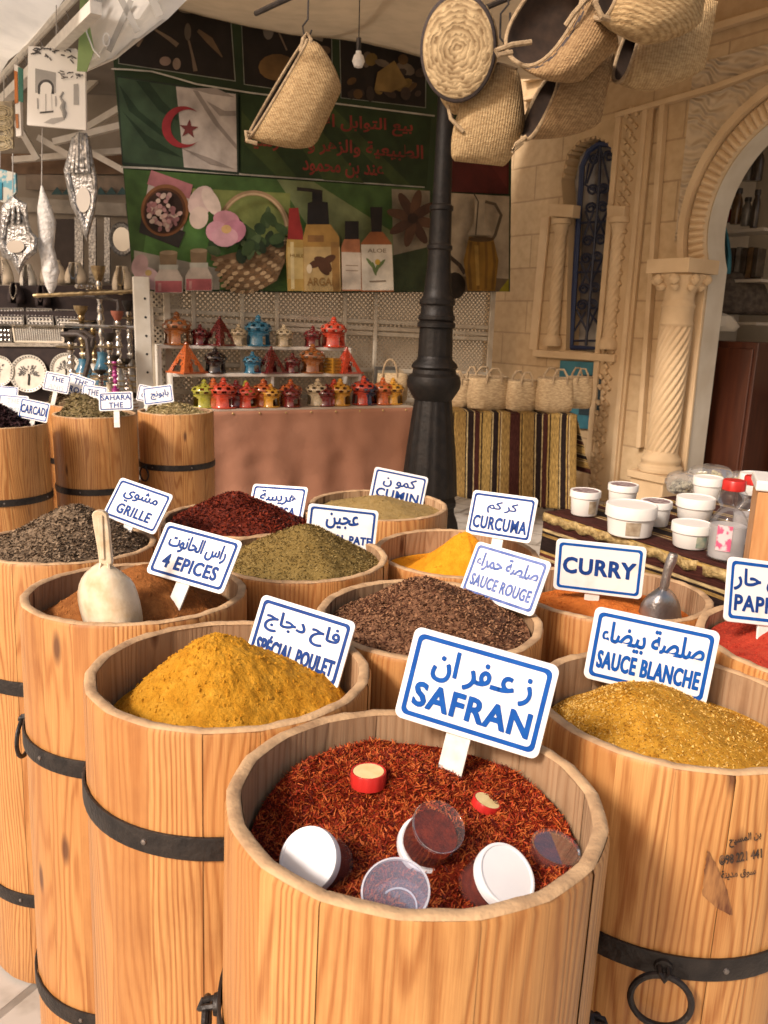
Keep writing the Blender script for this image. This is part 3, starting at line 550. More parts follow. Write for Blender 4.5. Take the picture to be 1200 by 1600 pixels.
SIGNS = {
 'safran': (two('ز عـفر ان', 'SAFRAN', .68, .80, None, .34, .24, .03, .02), 'large white and blue SAFRAN sign on a white stake over the saffron barrel', M_BLUE, (-.04, 0, .12)),
 'poulet': (two('فاح دجاج', 'SPÉCIAL POULET', .78, .82, M_NAVY, .30, .26, .03), 'SPECIAL POULET sign half buried in the yellow powder heap', M_NAVY, (0, 0, .08)),
 'epices': (two('راس الحانوت', '4 EPICES', .74, .70, M_NAVY, .32, .23, .03), '4 EPICES sign standing over the orange brown powder', M_NAVY, (-.02, 0, .10)),
 'grille': (two('مشوي', 'GRILLE', .62, .62, M_NAVY, .34, .22, .03), 'GRILLE sign at the left behind the dark grey brown heap', M_NAVY, (0, 0, .10)),
 'harissa': (two('هريسة', 'HARISSA', .66, .70, M_NAVY, .34, .22, .03), 'sign behind the dark red heap, only its Arabic and SA showing', M_NAVY, (0, 0, .1)),
 'pate': (two('عجين', 'SPÉCIAL PATE', .46, .86, M_NAVY, .33, .20, .03), 'SPECIAL PATE sign behind the olive green heap', M_NAVY, (0, 0, .1)),
 'cumin': (two('كمو ن', 'CUMIN', .60, .78, M_NAVY, .33, .24, .03), 'CUMIN sign standing before the foot of the lamp post', M_NAVY, (0, 0, .1)),
 'curcuma': (two('كر كم', 'CURCUMA', .46, .82, M_NAVY, .26, .26, .03), 'CURCUMA sign on a stake beside the bright orange turmeric', M_NAVY, (.0, 0, .10)),
 'rouge': (two('صلصة حمراء', 'SAUCE ROUGE', .82, .80, M_FADED, .32, .2, .025), 'faded SAUCE ROUGE sign with lilac blue lettering', M_FADED, (0, 0, .08)),
 'curry': ([('CURRY', 0, 0, 0.02, .80, .31, .06, M_NAVY)], 'CURRY sign with no Arabic line, left of the metal scoop', M_BLUE, (-.05, 0, .06)),
 'blanche': (two('صلصة بيضاء', 'SAUCE BLANCHE', .82, .82, None, .34, .22, .03), 'SAUCE BLANCHE sign behind the mustard coloured heap', M_BLUE, (0, 0, .06)),
 'paprika': (two('فلفل حار', 'PAPRIKA', .84, .80, M_NAVY, .32, .22, .03), 'PAPRIKA sign cut off by the right edge of the photo', M_BLUE, (0, 0, .1)),
}
for key, (P, Mx, k, *wh) in PN.items():
    P = cC+(Vector(P)-Vector((0, 0, 1.52)))*S*k; M = Matrix(Mx).to_4x4()
    xx = Vector((M[0][0], M[1][0], M[2][0])).normalized(); yy = Vector((M[0][1], M[1][1], M[2][1])); yy = (yy-xx*yy.dot(xx)).normalized(); zz = xx.cross(yy)
    M = Matrix((xx, yy, zz)).transposed().to_4x4(); M.translation = P
    L_, lab, bm, stk = SIGNS[key]; make_sign(M, *(wh or (.18*S*k, .115*S*k)), L_, lab, bm, stk)
def small_sign(px, py, Y, wpx, hpx, roll, lines, label, border, yaw=0, lean=-.25):
    P = hit(px, py, Y); W = wpx/FPX*Y*1.02; H = hpx/FPX*Y*1.08
    M = Matrix.Translation(P) @ Matrix.Rotation(yaw, 4, 'Z') @ Matrix.Rotation(lean, 4, 'X') @ Matrix.Rotation(R(roll), 4, 'Y')
    make_sign(M, W, H, lines, label, border, (0, 0, .08), bw=.022)
M_TXT = pm('dark_blue_paint', (.03, .05, .16), (.05, .08, .22), 60, .45)
small_sign(53, 641, 3.62, 46, 29, 10, [('CARCADI', 0, 0, 0, .86, .42, .04, M_NAVY)], 'CARCADI sign stuck in the black hibiscus', M_BLUE, lean=-.2)
small_sign(20, 633, 3.66, 46, 30, 4, [('THE', 0, 0, .2, .42, .24, .03, M_FGREY), ('ROSE', 0, 0, -.22, .55, .24, .03, M_FGREY)], 'pale worn sign with faded grey letters, behind the CARCADI sign', M_FADED)
small_sign(181, 627, 3.86, 52, 27, -4, [('SAHARA', 0, 0, .2, .86, .28, .04, M_NAVY), ('THE', 0, 0, -.2, .42, .28, .04, M_NAVY)], 'SAHARA THE sign at the front of the tea barrels', M_NAVY)
small_sign(147, 616, 4.2, 38, 25, 6, [('THE', 0, -.05, .1, .45, .34, .04, M_TXT)], 'small sign reading THE, between the SAHARA and ROSE signs', M_BLUE)
small_sign(124, 604, 4.42, 42, 31, 17, [('THE', 0, 0, .2, .5, .26, .03, M_NAVY), ('ROSE', 0, 0, -.2, .66, .26, .03, M_NAVY)], 'THE ROSE sign leaning to the right over the tea', M_BLUE)
small_sign(89, 598, 4.36, 40, 27, 10, [('THE', 0, 0, .18, .5, .26, .03, M_NAVY), ('ANIS', 0, 0, -.24, .6, .26, .03, M_FGREY)], 'THE ANIS sign, leftmost of the tilted tea signs', M_NAVY)
small_sign(247, 617, 4.32, 46, 26, -9, [('بابونج', 1, .05, 0, .6, .5, .012, M_NAVY)], 'Arabic lettered sign behind the pale dried flowers', M_BLUE)
small_sign(232, 616, 4.4, 34, 24, 10, [('بابونج', 1, 0, 0, .6, .5, .012, M_NAVY)], 'blank looking sign leaning behind the Arabic chamomile sign', M_NAVY)
small_sign(8, 612, 4.0, 40, 16, 3, [], 'blank white sign at the left edge above the hibiscus', M_BLUE)

# ------------------------------------------------------------------ heaps of spice
def spice_mat(name, cols, scale=60, bump=.8, bscale=160, island=.35, rough=.9, bd=.004):
    m, nt, b = newmat(name); L = nt.links.new; b.inputs['Roughness'].default_value = rough; b.inputs['Specular IOR Level'].default_value = .15
    tc = nd(nt, 'ShaderNodeTexCoord'); no = nd(nt, 'ShaderNodeTexNoise'); no.inputs['Scale'].default_value = scale; no.inputs['Detail'].default_value = 6; no.inputs['Roughness'].default_value = .7; L(tc.outputs['Object'], no.inputs[0])
    g = nd(nt, 'ShaderNodeNewGeometry'); ad = nd(nt, 'ShaderNodeMath', operation='MULTIPLY_ADD'); ad.inputs[1].default_value = island; L(g.outputs['Random Per Island'], ad.inputs[0])
    sb = nd(nt, 'ShaderNodeMath', operation='SUBTRACT'); sb.inputs[1].default_value = island/2; L(no.outputs[0], sb.inputs[0]); L(sb.outputs[0], ad.inputs[2])
    rp = nd(nt, 'ShaderNodeValToRGB'); e = rp.color_ramp.elements; e[0].position = .3; e[0].color = c4(cols[0]); e[1].position = .72; e[1].color = c4(cols[-1])
    for i, c in enumerate(cols[1:-1]): x = e.new(.3+.42*(i+1)/(len(cols)-1)); x.color = c4(c)
    L(ad.outputs[0], rp.inputs[0]); L(rp.outputs[0], b.inputs['Base Color'])
    n2 = nd(nt, 'ShaderNodeTexNoise'); n2.inputs['Scale'].default_value = bscale; n2.inputs['Detail'].default_value = 6; n2.inputs['Roughness'].default_value = .7; L(tc.outputs['Object'], n2.inputs[0])
    bp = nd(nt, 'ShaderNodeBump'); bp.inputs['Strength'].default_value = bump; bp.inputs['Distance'].default_value = bd; L(n2.outputs[0], bp.inputs['Height']); L(bp.outputs[0], b.inputs['Normal']); return m
def heap(key, peak, zdrop, mats, label, tilt=0, sharp=.12, amp=.004, nscale=28, flakes=6000, fl=(.004, .0016), tiltmax=.8, crumbs=0, skirt=.85, nr=60, ntt=150, ro=.176, steps=0, curve=0):
    top, TR = TOPC[key]; base = top+TR @ Vector((0, 0, -zdrop)); pk = hit(peak[0], peak[1], peak[2] if len(peak) > 2 else top.y)
    ax, ay, hp = pk.x-base.x, pk.y-base.y, pk.z-base.z
    if tilt: ax, ay, hp = 0, .02, .012
    seed = hash_(key); dd = math.hypot(ax, ay)
    if dd > ro*.8: print('APEX', key, ax, ay, hp); ax *= ro*.8/dd; ay *= ro*.8/dd
    rs = np.linspace(0, 1, nr)**.9; Z = np.zeros((nr, ntt)); XY = np.zeros((nr, ntt, 2))
    for j in range(ntt):
        q = 2*PI*j/ntt; dx, dy = math.cos(q), math.sin(q)
        bq = ax*dx+ay*dy; cq = ax*ax+ay*ay-ro*ro; Lr = -bq+math.sqrt(bq*bq-cq)                 # distance from apex to wall
        sk = skirt*(1+.13*noise.noise(Vector((dx*1.3, dy*1.3, seed+9)))+.05*noise.noise(Vector((dx*4, dy*4, seed+11))))
        for i in range(nr):
            f = rs[i]; x, y = ax+dx*Lr*f, ay+dy*Lr*f
            g_ = math.sqrt((f/sk)**2+sharp**2)-sharp; h = hp*max(0, 1-g_/(math.sqrt(1+sharp**2)-sharp))
            if f > sk*.8: h = max(h, hp*.02*(1-f))
            p = Vector((x*nscale, y*nscale, seed)); n_ = noise.noise(p)*.6+noise.noise(p*2.3)*.35+noise.noise(p*5.1)*.25
            big = noise.noise(Vector((x*9, y*9, seed+5)))*amp*3.2+max(0, noise.noise(Vector((x*16+7, y*16, seed+3)))-.15)*amp*2.6
            e = min(1, (1-f)*8+.35)
            Z[i, j] = h+(n_*amp+big)*e+tilt*y/ro; XY[i, j] = (x, y)
    mb = MB(); vs = [(XY[0, 0, 0], XY[0, 0, 1], Z[0].mean())]+[(XY[i, j, 0], XY[i, j, 1], Z[i, j]) for i in range(1, nr) for j in range(ntt)]
    fs = [(0, 1+j, 1+(j+1) % ntt) for j in range(ntt)]+[(1+i*ntt+j, 1+(i+1)*ntt+j, 1+(i+1)*ntt+(j+1) % ntt, 1+i*ntt+(j+1) % ntt) for i in range(nr-2) for j in range(ntt)]
    mb.add(vs, fs, 0, True); rg = np.random.RandomState(int(seed*10))
    def surf(n):
        out = []
        r2 = np.sqrt(rg.rand(n)); q2 = rg.rand(n); ii = np.clip(np.searchsorted(rs, r2*.985), 1, nr-1); jj = (q2*ntt).astype(int) % ntt
        jx = (rg.rand(n)-.5)[:, None]
        P = np.concatenate([XY[ii, jj]+(XY[ii, (jj+1) % ntt]-XY[ii, jj])*jx+(XY[ii-1, jj]-XY[ii, jj])*rg.rand(n)[:, None], Z[ii, jj][:, None]], 1); return P
    if flakes:
        P = surf(flakes); n = flakes; a = rg.rand(n)*2*PI; t = (rg.rand(n)-.5)*2*tiltmax; A = np.stack([np.cos(a)*np.cos(t), np.sin(a)*np.cos(t), np.sin(t)], 1)
        U = np.array([0, 0, 1.])[None]+rg.randn(n, 3)*.45; B_ = np.cross(A, U); B_ /= np.linalg.norm(B_, axis=1)[:, None]+1e-9
        l = fl[0]*(.5+rg.rand(n))[:, None]; wdt = fl[1]*(.6+.8*rg.rand(n))[:, None]; P[:, 2] += .0006+rg.rand(n)*fl[0]*.25
        if curve:                                           # bent threads: three stations
            C_ = np.cross(A, B_); mid = P+C_*l*curve*(rg.rand(n)[:, None]-.3)
            V = np.stack([P-A*l-B_*wdt*.4, P-A*l+B_*wdt*.4, mid-B_*wdt, mid+B_*wdt, P+A*l*.95-B_*wdt*.3, P+A*l*.95+B_*wdt*.3], 1).reshape(-1, 3)
            F_ = [f_ for k in range(n) for f_ in ((6*k, 6*k+1, 6*k+3, 6*k+2), (6*k+2, 6*k+3, 6*k+5, 6*k+4))]
        else:
            V = np.stack([P-A*l-B_*wdt*.6, P-A*l*.3+B_*wdt, P+A*l+B_*wdt*.5, P+A*l*.5-B_*wdt], 1).reshape(-1, 3); F_ = [(4*k, 4*k+1, 4*k+2, 4*k+3) for k in range(n)]
        mb.add(V.tolist(), F_, 1)
    if crumbs:
        P = surf(crumbs)
        for p in P:
            s_ = .0010+.0032*rg.rand()**3; q = [Vector(rg.randn(3)).normalized()*s_*(.7+.5*rg.rand()) for _ in range(4)]
            o6 = [Vector(v) for v in ((1, 0, 0), (0, 1, 0), (-1, 0, 0), (0, -1, 0), (0, 0, 1), (0, 0, -1))]; pv = Vector(p)
            mb.add([pv+v*s_*(.6+.7*rg.rand()) for v in o6], [(0, 1, 4), (1, 2, 4), (2, 3, 4), (3, 0, 4), (1, 0, 5), (2, 1, 5), (3, 2, 5), (0, 3, 5)], 1, True)
    ob = mb.build('spice_heap', mats); ob.location = base; return tag(ob, label, 'spice heap', 'heaps of spice in the barrels'), (base, XY, Z)
def hash_(s): return sum(ord(c)*(i+3) for i, c in enumerate(s)) % 97+.37
m_saf = spice_mat('saffron_bed', [(.04, .004, .002), (.11, .010, .004), (.20, .022, .006)], 90, .8, 200)
m_saf2 = spice_mat('saffron_thread', [(.08, .006, .003), (.26, .022, .007), (.42, .048, .012), (.52, .13, .03)], 40, .2, 300, .75, .55)
SAF, SAFG = heap('safran', (640, 1222), .060, [m_saf, m_saf2], 'loose red saffron threads with small jars and lids lying on them', sharp=.9, amp=.009, nscale=11, flakes=27000, fl=(.0050, .00075), curve=.8, tiltmax=.75, skirt=1.1, tilt=.020)
m = spice_mat('yellow_powder', [(.43, .185, .011), (.57, .27, .020), (.67, .345, .038)], 55, 1, 170, .3, bd=.005)
heap('poulet', (338, 1001), .070, [m, m], 'yellow powder heap, crumbly, in front of the SPECIAL POULET sign', sharp=.22, amp=.0050, nscale=58, flakes=0, crumbs=2400, nr=120, ntt=300, skirt=.93)
m = spice_mat('four_spice_powder', [(.24, .085, .022), (.34, .13, .035), (.42, .17, .05)], 50, .9, 190, .3)
heap('epices', (232, 884), .048, [m, m], 'orange brown powder heap with the cream scoop in it', sharp=.2, amp=.0035, nscale=40, flakes=0, crumbs=1000, nr=70, ntt=180, skirt=.93)
m = spice_mat('grill_herb', [(.06, .042, .026), (.13, .088, .055), (.20, .145, .095)], 70, .8, 160, .5); m2 = spice_mat('grill_herb_flake', [(.07, .045, .028), (.16, .11, .068), (.30, .22, .145)], 70, .2, 160, .9)
heap('grille', (122, 791), .012, [m, m2], 'dark grey brown heap of coarse dried flakes', sharp=.16, amp=.004, flakes=9000, fl=(.0055, .002), skirt=.97)
m = spice_mat('chili_flake', [(.035, .006, .004), (.075, .011, .006), (.12, .02, .01)], 70, .8, 160, .5, .6); m2 = spice_mat('chili_flake_bits', [(.035, .005, .004), (.10, .012, .006), (.20, .03, .012)], 70, .2, 160, .9, .5)
heap('harissa', (370, 768), .014, [m, m2], 'dark red heap of chili flakes', sharp=.16, amp=.004, flakes=7000, fl=(.005, .0022), skirt=.95)
m = spice_mat('olive_herb', [(.10, .060, .013), (.165, .106, .027), (.225, .155, .048)], 80, .8, 170, .45); m2 = spice_mat('olive_herb_bits', [(.09, .056, .014), (.175, .118, .034), (.29, .21, .08)], 80, .2, 160, .9)
heap('pate', (480, 822), .016, [m, m2], 'olive green heap of ground herbs', sharp=.16, amp=.003, flakes=8000, fl=(.0035, .0012), skirt=.95)
m = spice_mat('cumin_powder', [(.20, .13, .04), (.27, .18, .06), (.33, .23, .09)], 60, .8, 190, .3)
heap('cumin', (588, 776), .02, [m, m], 'green brown heap of ground cumin', sharp=.16, amp=.002, flakes=0, crumbs=500, skirt=.95)
m = spice_mat('turmeric_powder', [(.60, .21, .008), (.72, .28, .012), (.80, .34, .02)], 50, .7, 190, .3)
heap('curcuma', (728, 833), .055, [m, m], 'bright orange turmeric heap', sharp=.12, amp=.0028, nscale=40, flakes=0, crumbs=700, skirt=.72)
m = spice_mat('brown_spice', [(.06, .026, .014), (.125, .058, .03), (.19, .095, .052)], 70, .8, 170, .45); m2 = spice_mat('brown_spice_bits', [(.06, .024, .014), (.16, .07, .036), (.32, .17, .09)], 70, .2, 160, .9)
heap('rouge', (655, 903), .016, [m, m2], 'coarse brown spice heap in front of the SAUCE ROUGE sign', sharp=.18, amp=.004, flakes=13000, fl=(.0042, .0016), skirt=.95)
m = spice_mat('curry_powder', [(.34, .075, .014), (.46, .12, .02), (.55, .16, .03)], 60, 1, 170, .3)
heap('curry', (905, 931), .05, [m, m], 'orange red curry powder heap under the metal scoop', sharp=.5, amp=.005, nscale=34, flakes=0, crumbs=900, skirt=.9)
m = spice_mat('mustard_spice', [(.36, .165, .014), (.50, .25, .026), (.60, .325, .045)], 70, .9, 180, .4); m2 = spice_mat('mustard_bits', [(.28, .125, .012), (.50, .26, .03), (.68, .44, .13)], 70, .2, 160, .9)
heap('blanche', (985, 1078), .062, [m, m2], 'mustard coloured heap in front of the SAUCE BLANCHE sign', sharp=.22, amp=.0024, nscale=40, flakes=9000, fl=(.0022, .0009), crumbs=600, nr=90, ntt=220, skirt=.93)
m = spice_mat('paprika_powder', [(.27, .022, .012), (.36, .034, .018), (.42, .05, .025)], 60, .8, 190, .3)
heap('paprika', (1225, 983), .02, [m, m], 'bright red paprika heap', sharp=.2, amp=.003, nscale=40, flakes=0, crumbs=900, skirt=.97)
m = spice_mat('tea_leaf', [(.10, .075, .03), (.18, .14, .06), (.26, .20, .10)], 70, .8, 160, .5); m2 = spice_mat('tea_leaf_bits', [(.10, .075, .03), (.20, .155, .075), (.36, .28, .16)], 70, .2, 160, .9)
heap('sahara', (118, 617), .012, [m, m2], 'grey green heap of dried tea leaves by the SAHARA THE sign', sharp=.3, amp=.008, flakes=2600, fl=(.012, .0035), nr=40, ntt=100)
m2b = spice_mat('chamomile_bits', [(.22, .17, .07), (.36, .29, .13), (.55, .46, .25)], 70, .2, 160, .9)
heap('third', (262, 627), .012, [m, m2b], 'pale straw coloured heap of dried flowers', sharp=.4, amp=.008, flakes=2600, fl=(.012, .003), nr=40, ntt=100)
m = spice_mat('hibiscus', [(.012, .006, .007), (.025, .010, .012), (.045, .018, .020)], 70, .8, 160, .5, .6)
heap('carcadi', (-6, 634), .012, [m, m], 'black hibiscus heap at the left edge', sharp=.3, amp=.008, flakes=2200, fl=(.014, .006), nr=40, ntt=100)
m = spice_mat('mixed_tea', [(.04, .022, .014), (.09, .05, .03), (.20, .15, .08)], 70, .8, 160, .6)
heap('rose', (90, 600), .012, [m, m2], 'dark mixed heap of tea under the THE ANIS sign', sharp=.3, amp=.008, flakes=2200, fl=(.012, .004), nr=40, ntt=100)
heap('anis', (40, 603), .012, [m, m], 'dark heap of tea behind the hibiscus', sharp=.3, amp=.008, flakes=1500, fl=(.012, .004), nr=40, ntt=100)

# ------------------------------------------------------------------ small jars and caps on the saffron
M_CLEAR = glass('clear_plastic', (.90, .90, .92), .06, .025); M_FROST = glass('frosted_plastic', (.60, .64, .84), .25, .15); M_FRIM = glass('frosted_rim', (.80, .82, .90), .2, .6)
M_LID = pm('white_lid_plastic', (.86, .87, .88), (.82, .83, .85), 30, .4); M_RED = pm('red_plastic', (.55, .025, .02), None, 30, .35); M_CREAM = pm('cream_lining', (.78, .66, .34), (.70, .55, .25), 60, .6)
def saffron_z(x, y):
    b_, XY, Z = SAFG; d = (XY[..., 0]+b_.x-x)**2+(XY[..., 1]+b_.y-y)**2; return b_.z+Z.flat[d.argmin()]
def on_saffron(px, py, lift):
    z = .96
    for _ in range(12): p = hitz(px, py, z); z = .5*z+.5*(saffron_z(p.x, p.y)+lift)
    return hitz(px, py, z)
def jars():
    # white lid facing up to the left, jar sunk in the threads behind it
    def closed(px, py, z, d, r, lab):
        P = on_saffron(px, py, z); d = Vector(d).normalized(); t = thing('saffron_jar', lab, 'jar', group='small jars on the saffron', M=frame(d, P))
        mb = MB(); mb.lathe([(r*.93, -.048), (r*.95, -.012), (r*.95, -.011)], 40, cap=False); mb.lathe([(0, -.049), (r*.9, -.049), (r*.93, -.048)], 40); mb.build('body', M_CLEAR, t)
        mb = MB(); mb.lathe([(0, -.044), (r*.86, -.044), (r*.89, -.018), (0, -.016)], 24); mb.build('filling', m_saf, t)
        mb = MB(); mb.lathe([(r*.99, -.012), (r, -.010), (r, -.002), (r*.985, -.0005), (r*.95, 0), (r*.90, -.0003), (r*.885, -.0012), (0, -.0012)], 56, rmod=lambda q, z, i: 1+(.006*math.cos(q*60) if i in (1, 2) else 0)); mb.build('lid', M_LID, t)
    closed(480, 1342, .036, (-.36, -.66, .66), .0305, 'saffron jar with a white lid, leftmost of the jars, lying tipped at the front left')
    closed(793, 1366, .030, (.40, -.46, .80), .0315, 'saffron jar with a white lid tipped to the right at the front rim')
    # clear jar upside down on its white lid
    r = .027; d = Vector((.24, -.50, .83)).normalized(); P = on_saffron(686, 1291, .050); t = thing('saffron_jar', 'clear jar of saffron standing upside down on its white lid in the middle', 'jar', group='small jars on the saffron', M=frame(d, P))
    mb = MB(); mb.lathe([(0, -.0015), (r*.9, -.0015), (r*.97, -.001), (r, 0), (r*1.02, -.001), (r, -.003), (r*.98, -.040), (r*1.0, -.042)], 48); mb.build('body', M_CLEAR, t)
    mb = MB(); mb.lathe([(0, -.018), (r*.7, -.021), (r*.94, -.019), (r*.95, -.040), (0, -.041)], 28, rmod=lambda q, z, i: 1+.02*math.sin(q*7)); f = mb.build('filling', m_saf, t)
    mb = MB(); mb.lathe([(0, -.052), (r*1.08, -.052), (r*1.1, -.05), (r*1.1, -.043), (r*1.02, -.0425), (r*1.02, -.042)], 48); mb.build('lid', M_LID, t)
    # frosted empty cup
    r = .031; d = Vector((-.10, -.42, .90)).normalized(); P = on_saffron(618, 1392, .022); t = thing('plastic_cup', 'empty frosted bluish plastic cup at the front rim', 'cup', group='small jars on the saffron', M=frame(d, P))
    mb = MB(); mb.lathe([(r*.98, .0), (r, -.001), (r*.995, -.004), (r*.90, -.033), (0, -.034)], 48); mb.build('body', M_FROST, t)
    mb = MB(); mb.lathe([(r*1.0, -.003), (r*1.03, -.002), (r*1.03, .001), (r*.97, .0015), (r*.97, -.002)], 48, cap=False); mb.build('rim', M_FRIM, t)
    mb = MB(); mb.lathe([(r*.55, -.031), (r*.6, -.030), (r*.6, -.0315)], 36, cap=False); mb.build('base_ring', M_FRIM, t)
    # clear lidded jar sunk to its lid
    r = .026; d = Vector((.16, -.10, .98)).normalized(); P = on_saffron(869, 1323, .012); t = thing('saffron_jar', 'clear lidded jar of saffron sunk beside the right inner wall', 'jar', group='small jars on the saffron', M=frame(d, P))
    mb = MB(); mb.lathe([(0, -.001), (r*.9, -.001), (r*.93, .0), (r, .0005), (r*1.03, -.001), (r*1.03, -.005), (r*.97, -.006), (r*.93, -.03), (0, -.031)], 48); mb.build('body', M_CLEAR, t)
    mb = MB(); mb.lathe([(0, -.0025), (r*.88, -.003), (r*.90, -.027), (0, -.029)], 24); mb.build('filling', m_saf, t)
    for (px, py, z, d, r, h, lab) in ((576, 1204, .017, (0, .06, .99), .0205, .018, 'red screw cap with a cream lining lying upright on the saffron'), (762, 1250, .007, (.30, .02, .95), .017, .010, 'small red cap half sunk in the saffron, near the sign stake')):
        P = on_saffron(px, py, z); t = thing('jar_cap', lab, 'cap', group='red caps on the saffron', M=frame(d, P))
        mb = MB(); mb.lathe([(r*.9, -h), (r, -h*.95), (r, -.0008), (r*.98, 0), (r*.9, 0), (r*.88, -.001)], 48, rmod=lambda q, z, i: 1+(.012*math.cos(q*36) if i in (1, 2) else 0)); mb.build('shell', M_RED, t)
        mb = MB(); mb.lathe([(0, -.0003), (r*.86, -.0003), (r*.885, -.0012)], 32); mb.build('lining', M_CREAM, t)
jars()

# ------------------------------------------------------------------ scoops
def scoops():
    M_SC = pm('stained_cream_plastic', (.70, .60, .44), (.50, .36, .20), 26, .5, lo=.42, hi=.72, bump=.1)
    Y = 1.28; H = lambda x, y, dy=0: hit(x, y, Y+dy)
    t = thing('spice_scoop', 'cream plastic scoop, spice stained, standing in the orange brown powder', 'scoop', H(180, 965))
    c7 = lambda x, y: (x/1.875, 720+y/1.875)
    rows = [(300, 288, 318), (312, 270, 335), (328, 252, 358), (345, 240, 380), (362, 233, 392), (385, 229, 401), (410, 230, 408), (435, 235, 413), (460, 242, 417), (490, 252, 418), (520, 262, 416)]
    P = []
    for (y, l, r_) in rows:
        row = []; n = 14
        for j in range(n+1):
            u = j/n; x = l+(r_-l)*u; bul = math.sin(PI*u)**.7*min(1, (r_-l)/150)*.042; lean = -(y-300)/220*.02
            row.append(H(*c7(x, y), -bul+lean))
        P.append(row)
    mb = MB(); mb.grid(P); mb.build('blade', M_SC, t, H(180, 965), solid=.0025)
    hp = [((262, 296), 30), ((266, 250), 28), ((270, 200), 27), ((276, 160), 24), ((290, 147), 10)]
    A = [(268, 160), (272, 150), (284, 146), (300, 148), (312, 158), (318, 200), (322, 250), (327, 300), (322, 322), (296, 322), (290, 300), (283, 250), (274, 200)]
    mb = MB(); mb.prism([H(*c7(x, y), -.012) for x, y in A], (0, .011, 0))
    mb.prism([H(*c7(x, y), -.015) for x, y in [(284, 160), (300, 160), (306, 290), (294, 290)]], (0, .003, 0))
    mb.build('handle', M_SC, t, H(180, 965), bevel=.002)
    mb = MB(); mb.bar(H(*c7(296, 300), -.016), H(*c7(290, 330), -.024), .003, .006); mb.bar(H(*c7(316, 300), -.016), H(*c7(322, 335), -.024), .003, .006); mb.build('rib', M_SC, t, H(180, 965))
    # metal scoop
    M_AL = pm('cast_aluminium', (.46, .46, .46), (.36, .36, .37), 30, .32, .9, bump=.15)
    Y = 1.50; H = lambda x, y, dy=0: hit(x, y, Y+dy); c8 = lambda x, y: (560+x/1.875, 720+y/1.875); o = H(1030, 960)
    t = thing('spice_scoop', 'aluminium scoop stuck upright in the orange red curry powder', 'scoop', o)
    rows = [(370, 882, 902), (380, 868, 915), (392, 850, 926), (405, 838, 934), (420, 828, 940), (440, 822, 944), (465, 818, 946), (490, 816, 946)]
    P = []
    for (y, l, r_) in rows:
        P.append([H(*c8(l+(r_-l)*j/12, y), -math.sin(PI*j/12)**.8*min(1, (r_-l)/90)*.034-(y-370)/120*.008) for j in range(13)])
    mb = MB(); mb.grid(P); mb.build('bowl', M_AL, t, o, solid=.002)
    mb = MB(); pts = [(924, 272), (918, 290), (908, 315), (902, 340), (898, 360), (892, 382)]; mb.tube([H(*c8(*p), -.012) for p in pts], [.0085, .0105, .009, .0085, .009, .0075], 12); mb.build('handle', M_AL, t, o)
scoops()

# ------------------------------------------------------------------ stall frame: banner, lattice fence, canopy
PB = Plane((-2.0, 6.0, 0), (math.cos(R(28)), math.sin(R(28)), 0))
M_FRAME = pm('cream_painted_steel', (.60, .54, .43), (.50, .43, .33), 12, .55)
PRINT = {}
def ink(c):
    k = tuple(round(x, 3) for x in c)
    if k not in PRINT: PRINT[k] = pm('print_ink', tuple(x*1.12 for x in k), tuple(x*.55 for x in k), 7, .5, spec=.25, detail=7, lo=.32, hi=.72, bump=.25, bscale=2.2, bdist=.05)
    return PRINT[k]
c3 = lambda x, y: (170+x/1.905, y/1.905)
class Art:
    layer = 0
    def __init__(s, parent, o, plane=PB, conv=c3, base=.004): s.b = parent; s.o = o; s.mb = MB(); s.mats = []; s.plane = plane; s.conv = conv; s.base = base
    def mi(s, c):
        m = ink(c)
        if m not in s.mats: s.mats.append(m)
        return s.mats.index(m)
    def P(s, x, y): return s.plane.hit(*s.conv(x, y), s.base+Art.layer*.00035)
    def poly(s, pts, c):
        Art.layer += 1; tr = tessellate_polygon([[Vector((x, y, 0)) for x, y in pts]]); s.mb.add([s.P(x, y) for x, y in pts], [tuple(t) for t in tr], s.mi(c)); return s
    def ring(s, outer, inner, c):
        Art.layer += 1; n = len(outer); s.mb.add([s.P(*p) for p in outer]+[s.P(*p) for p in inner], [(i, (i+1) % n, (i+1) % n+n, i+n) for i in range(n)], s.mi(c)); return s
    def line(s, pts, w, c):
        Art.layer += 1; L_ = []; Rr = []
        for i, p in enumerate(pts):
            a = pts[max(0, i-1)]; b = pts[min(len(pts)-1, i+1)]; d = Vector((b[0]-a[0], b[1]-a[1])).normalized(); ww = w[i] if isinstance(w, (list, tuple)) else w
            L_.append((p[0]-d.y*ww/2, p[1]+d.x*ww/2)); Rr.append((p[0]+d.y*ww/2, p[1]-d.x*ww/2))
        n = len(pts); s.mb.add([s.P(*p) for p in L_+Rr], [(i, i+1, i+1+n, i+n) for i in range(n-1)], s.mi(c)); return s
    def text(s, t, quad, c, ar=True, bold=.02):
        Art.layer += 1; v, f, a = text_geo(shape_ar(t) if ar else t, bold); (tl, tr, br, bl) = quad
        def bi(u, w_): return tuple((bl[k]*(1-u)+br[k]*u)*(1-w_)+(tl[k]*(1-u)+tr[k]*u)*w_ for k in (0, 1))
        s.mb.add([s.P(*bi(p[0], p[1])) for p in v], f, s.mi(c)); return s
    def done(s, name): return s.mb.build(name, s.mats, s.b, s.o)
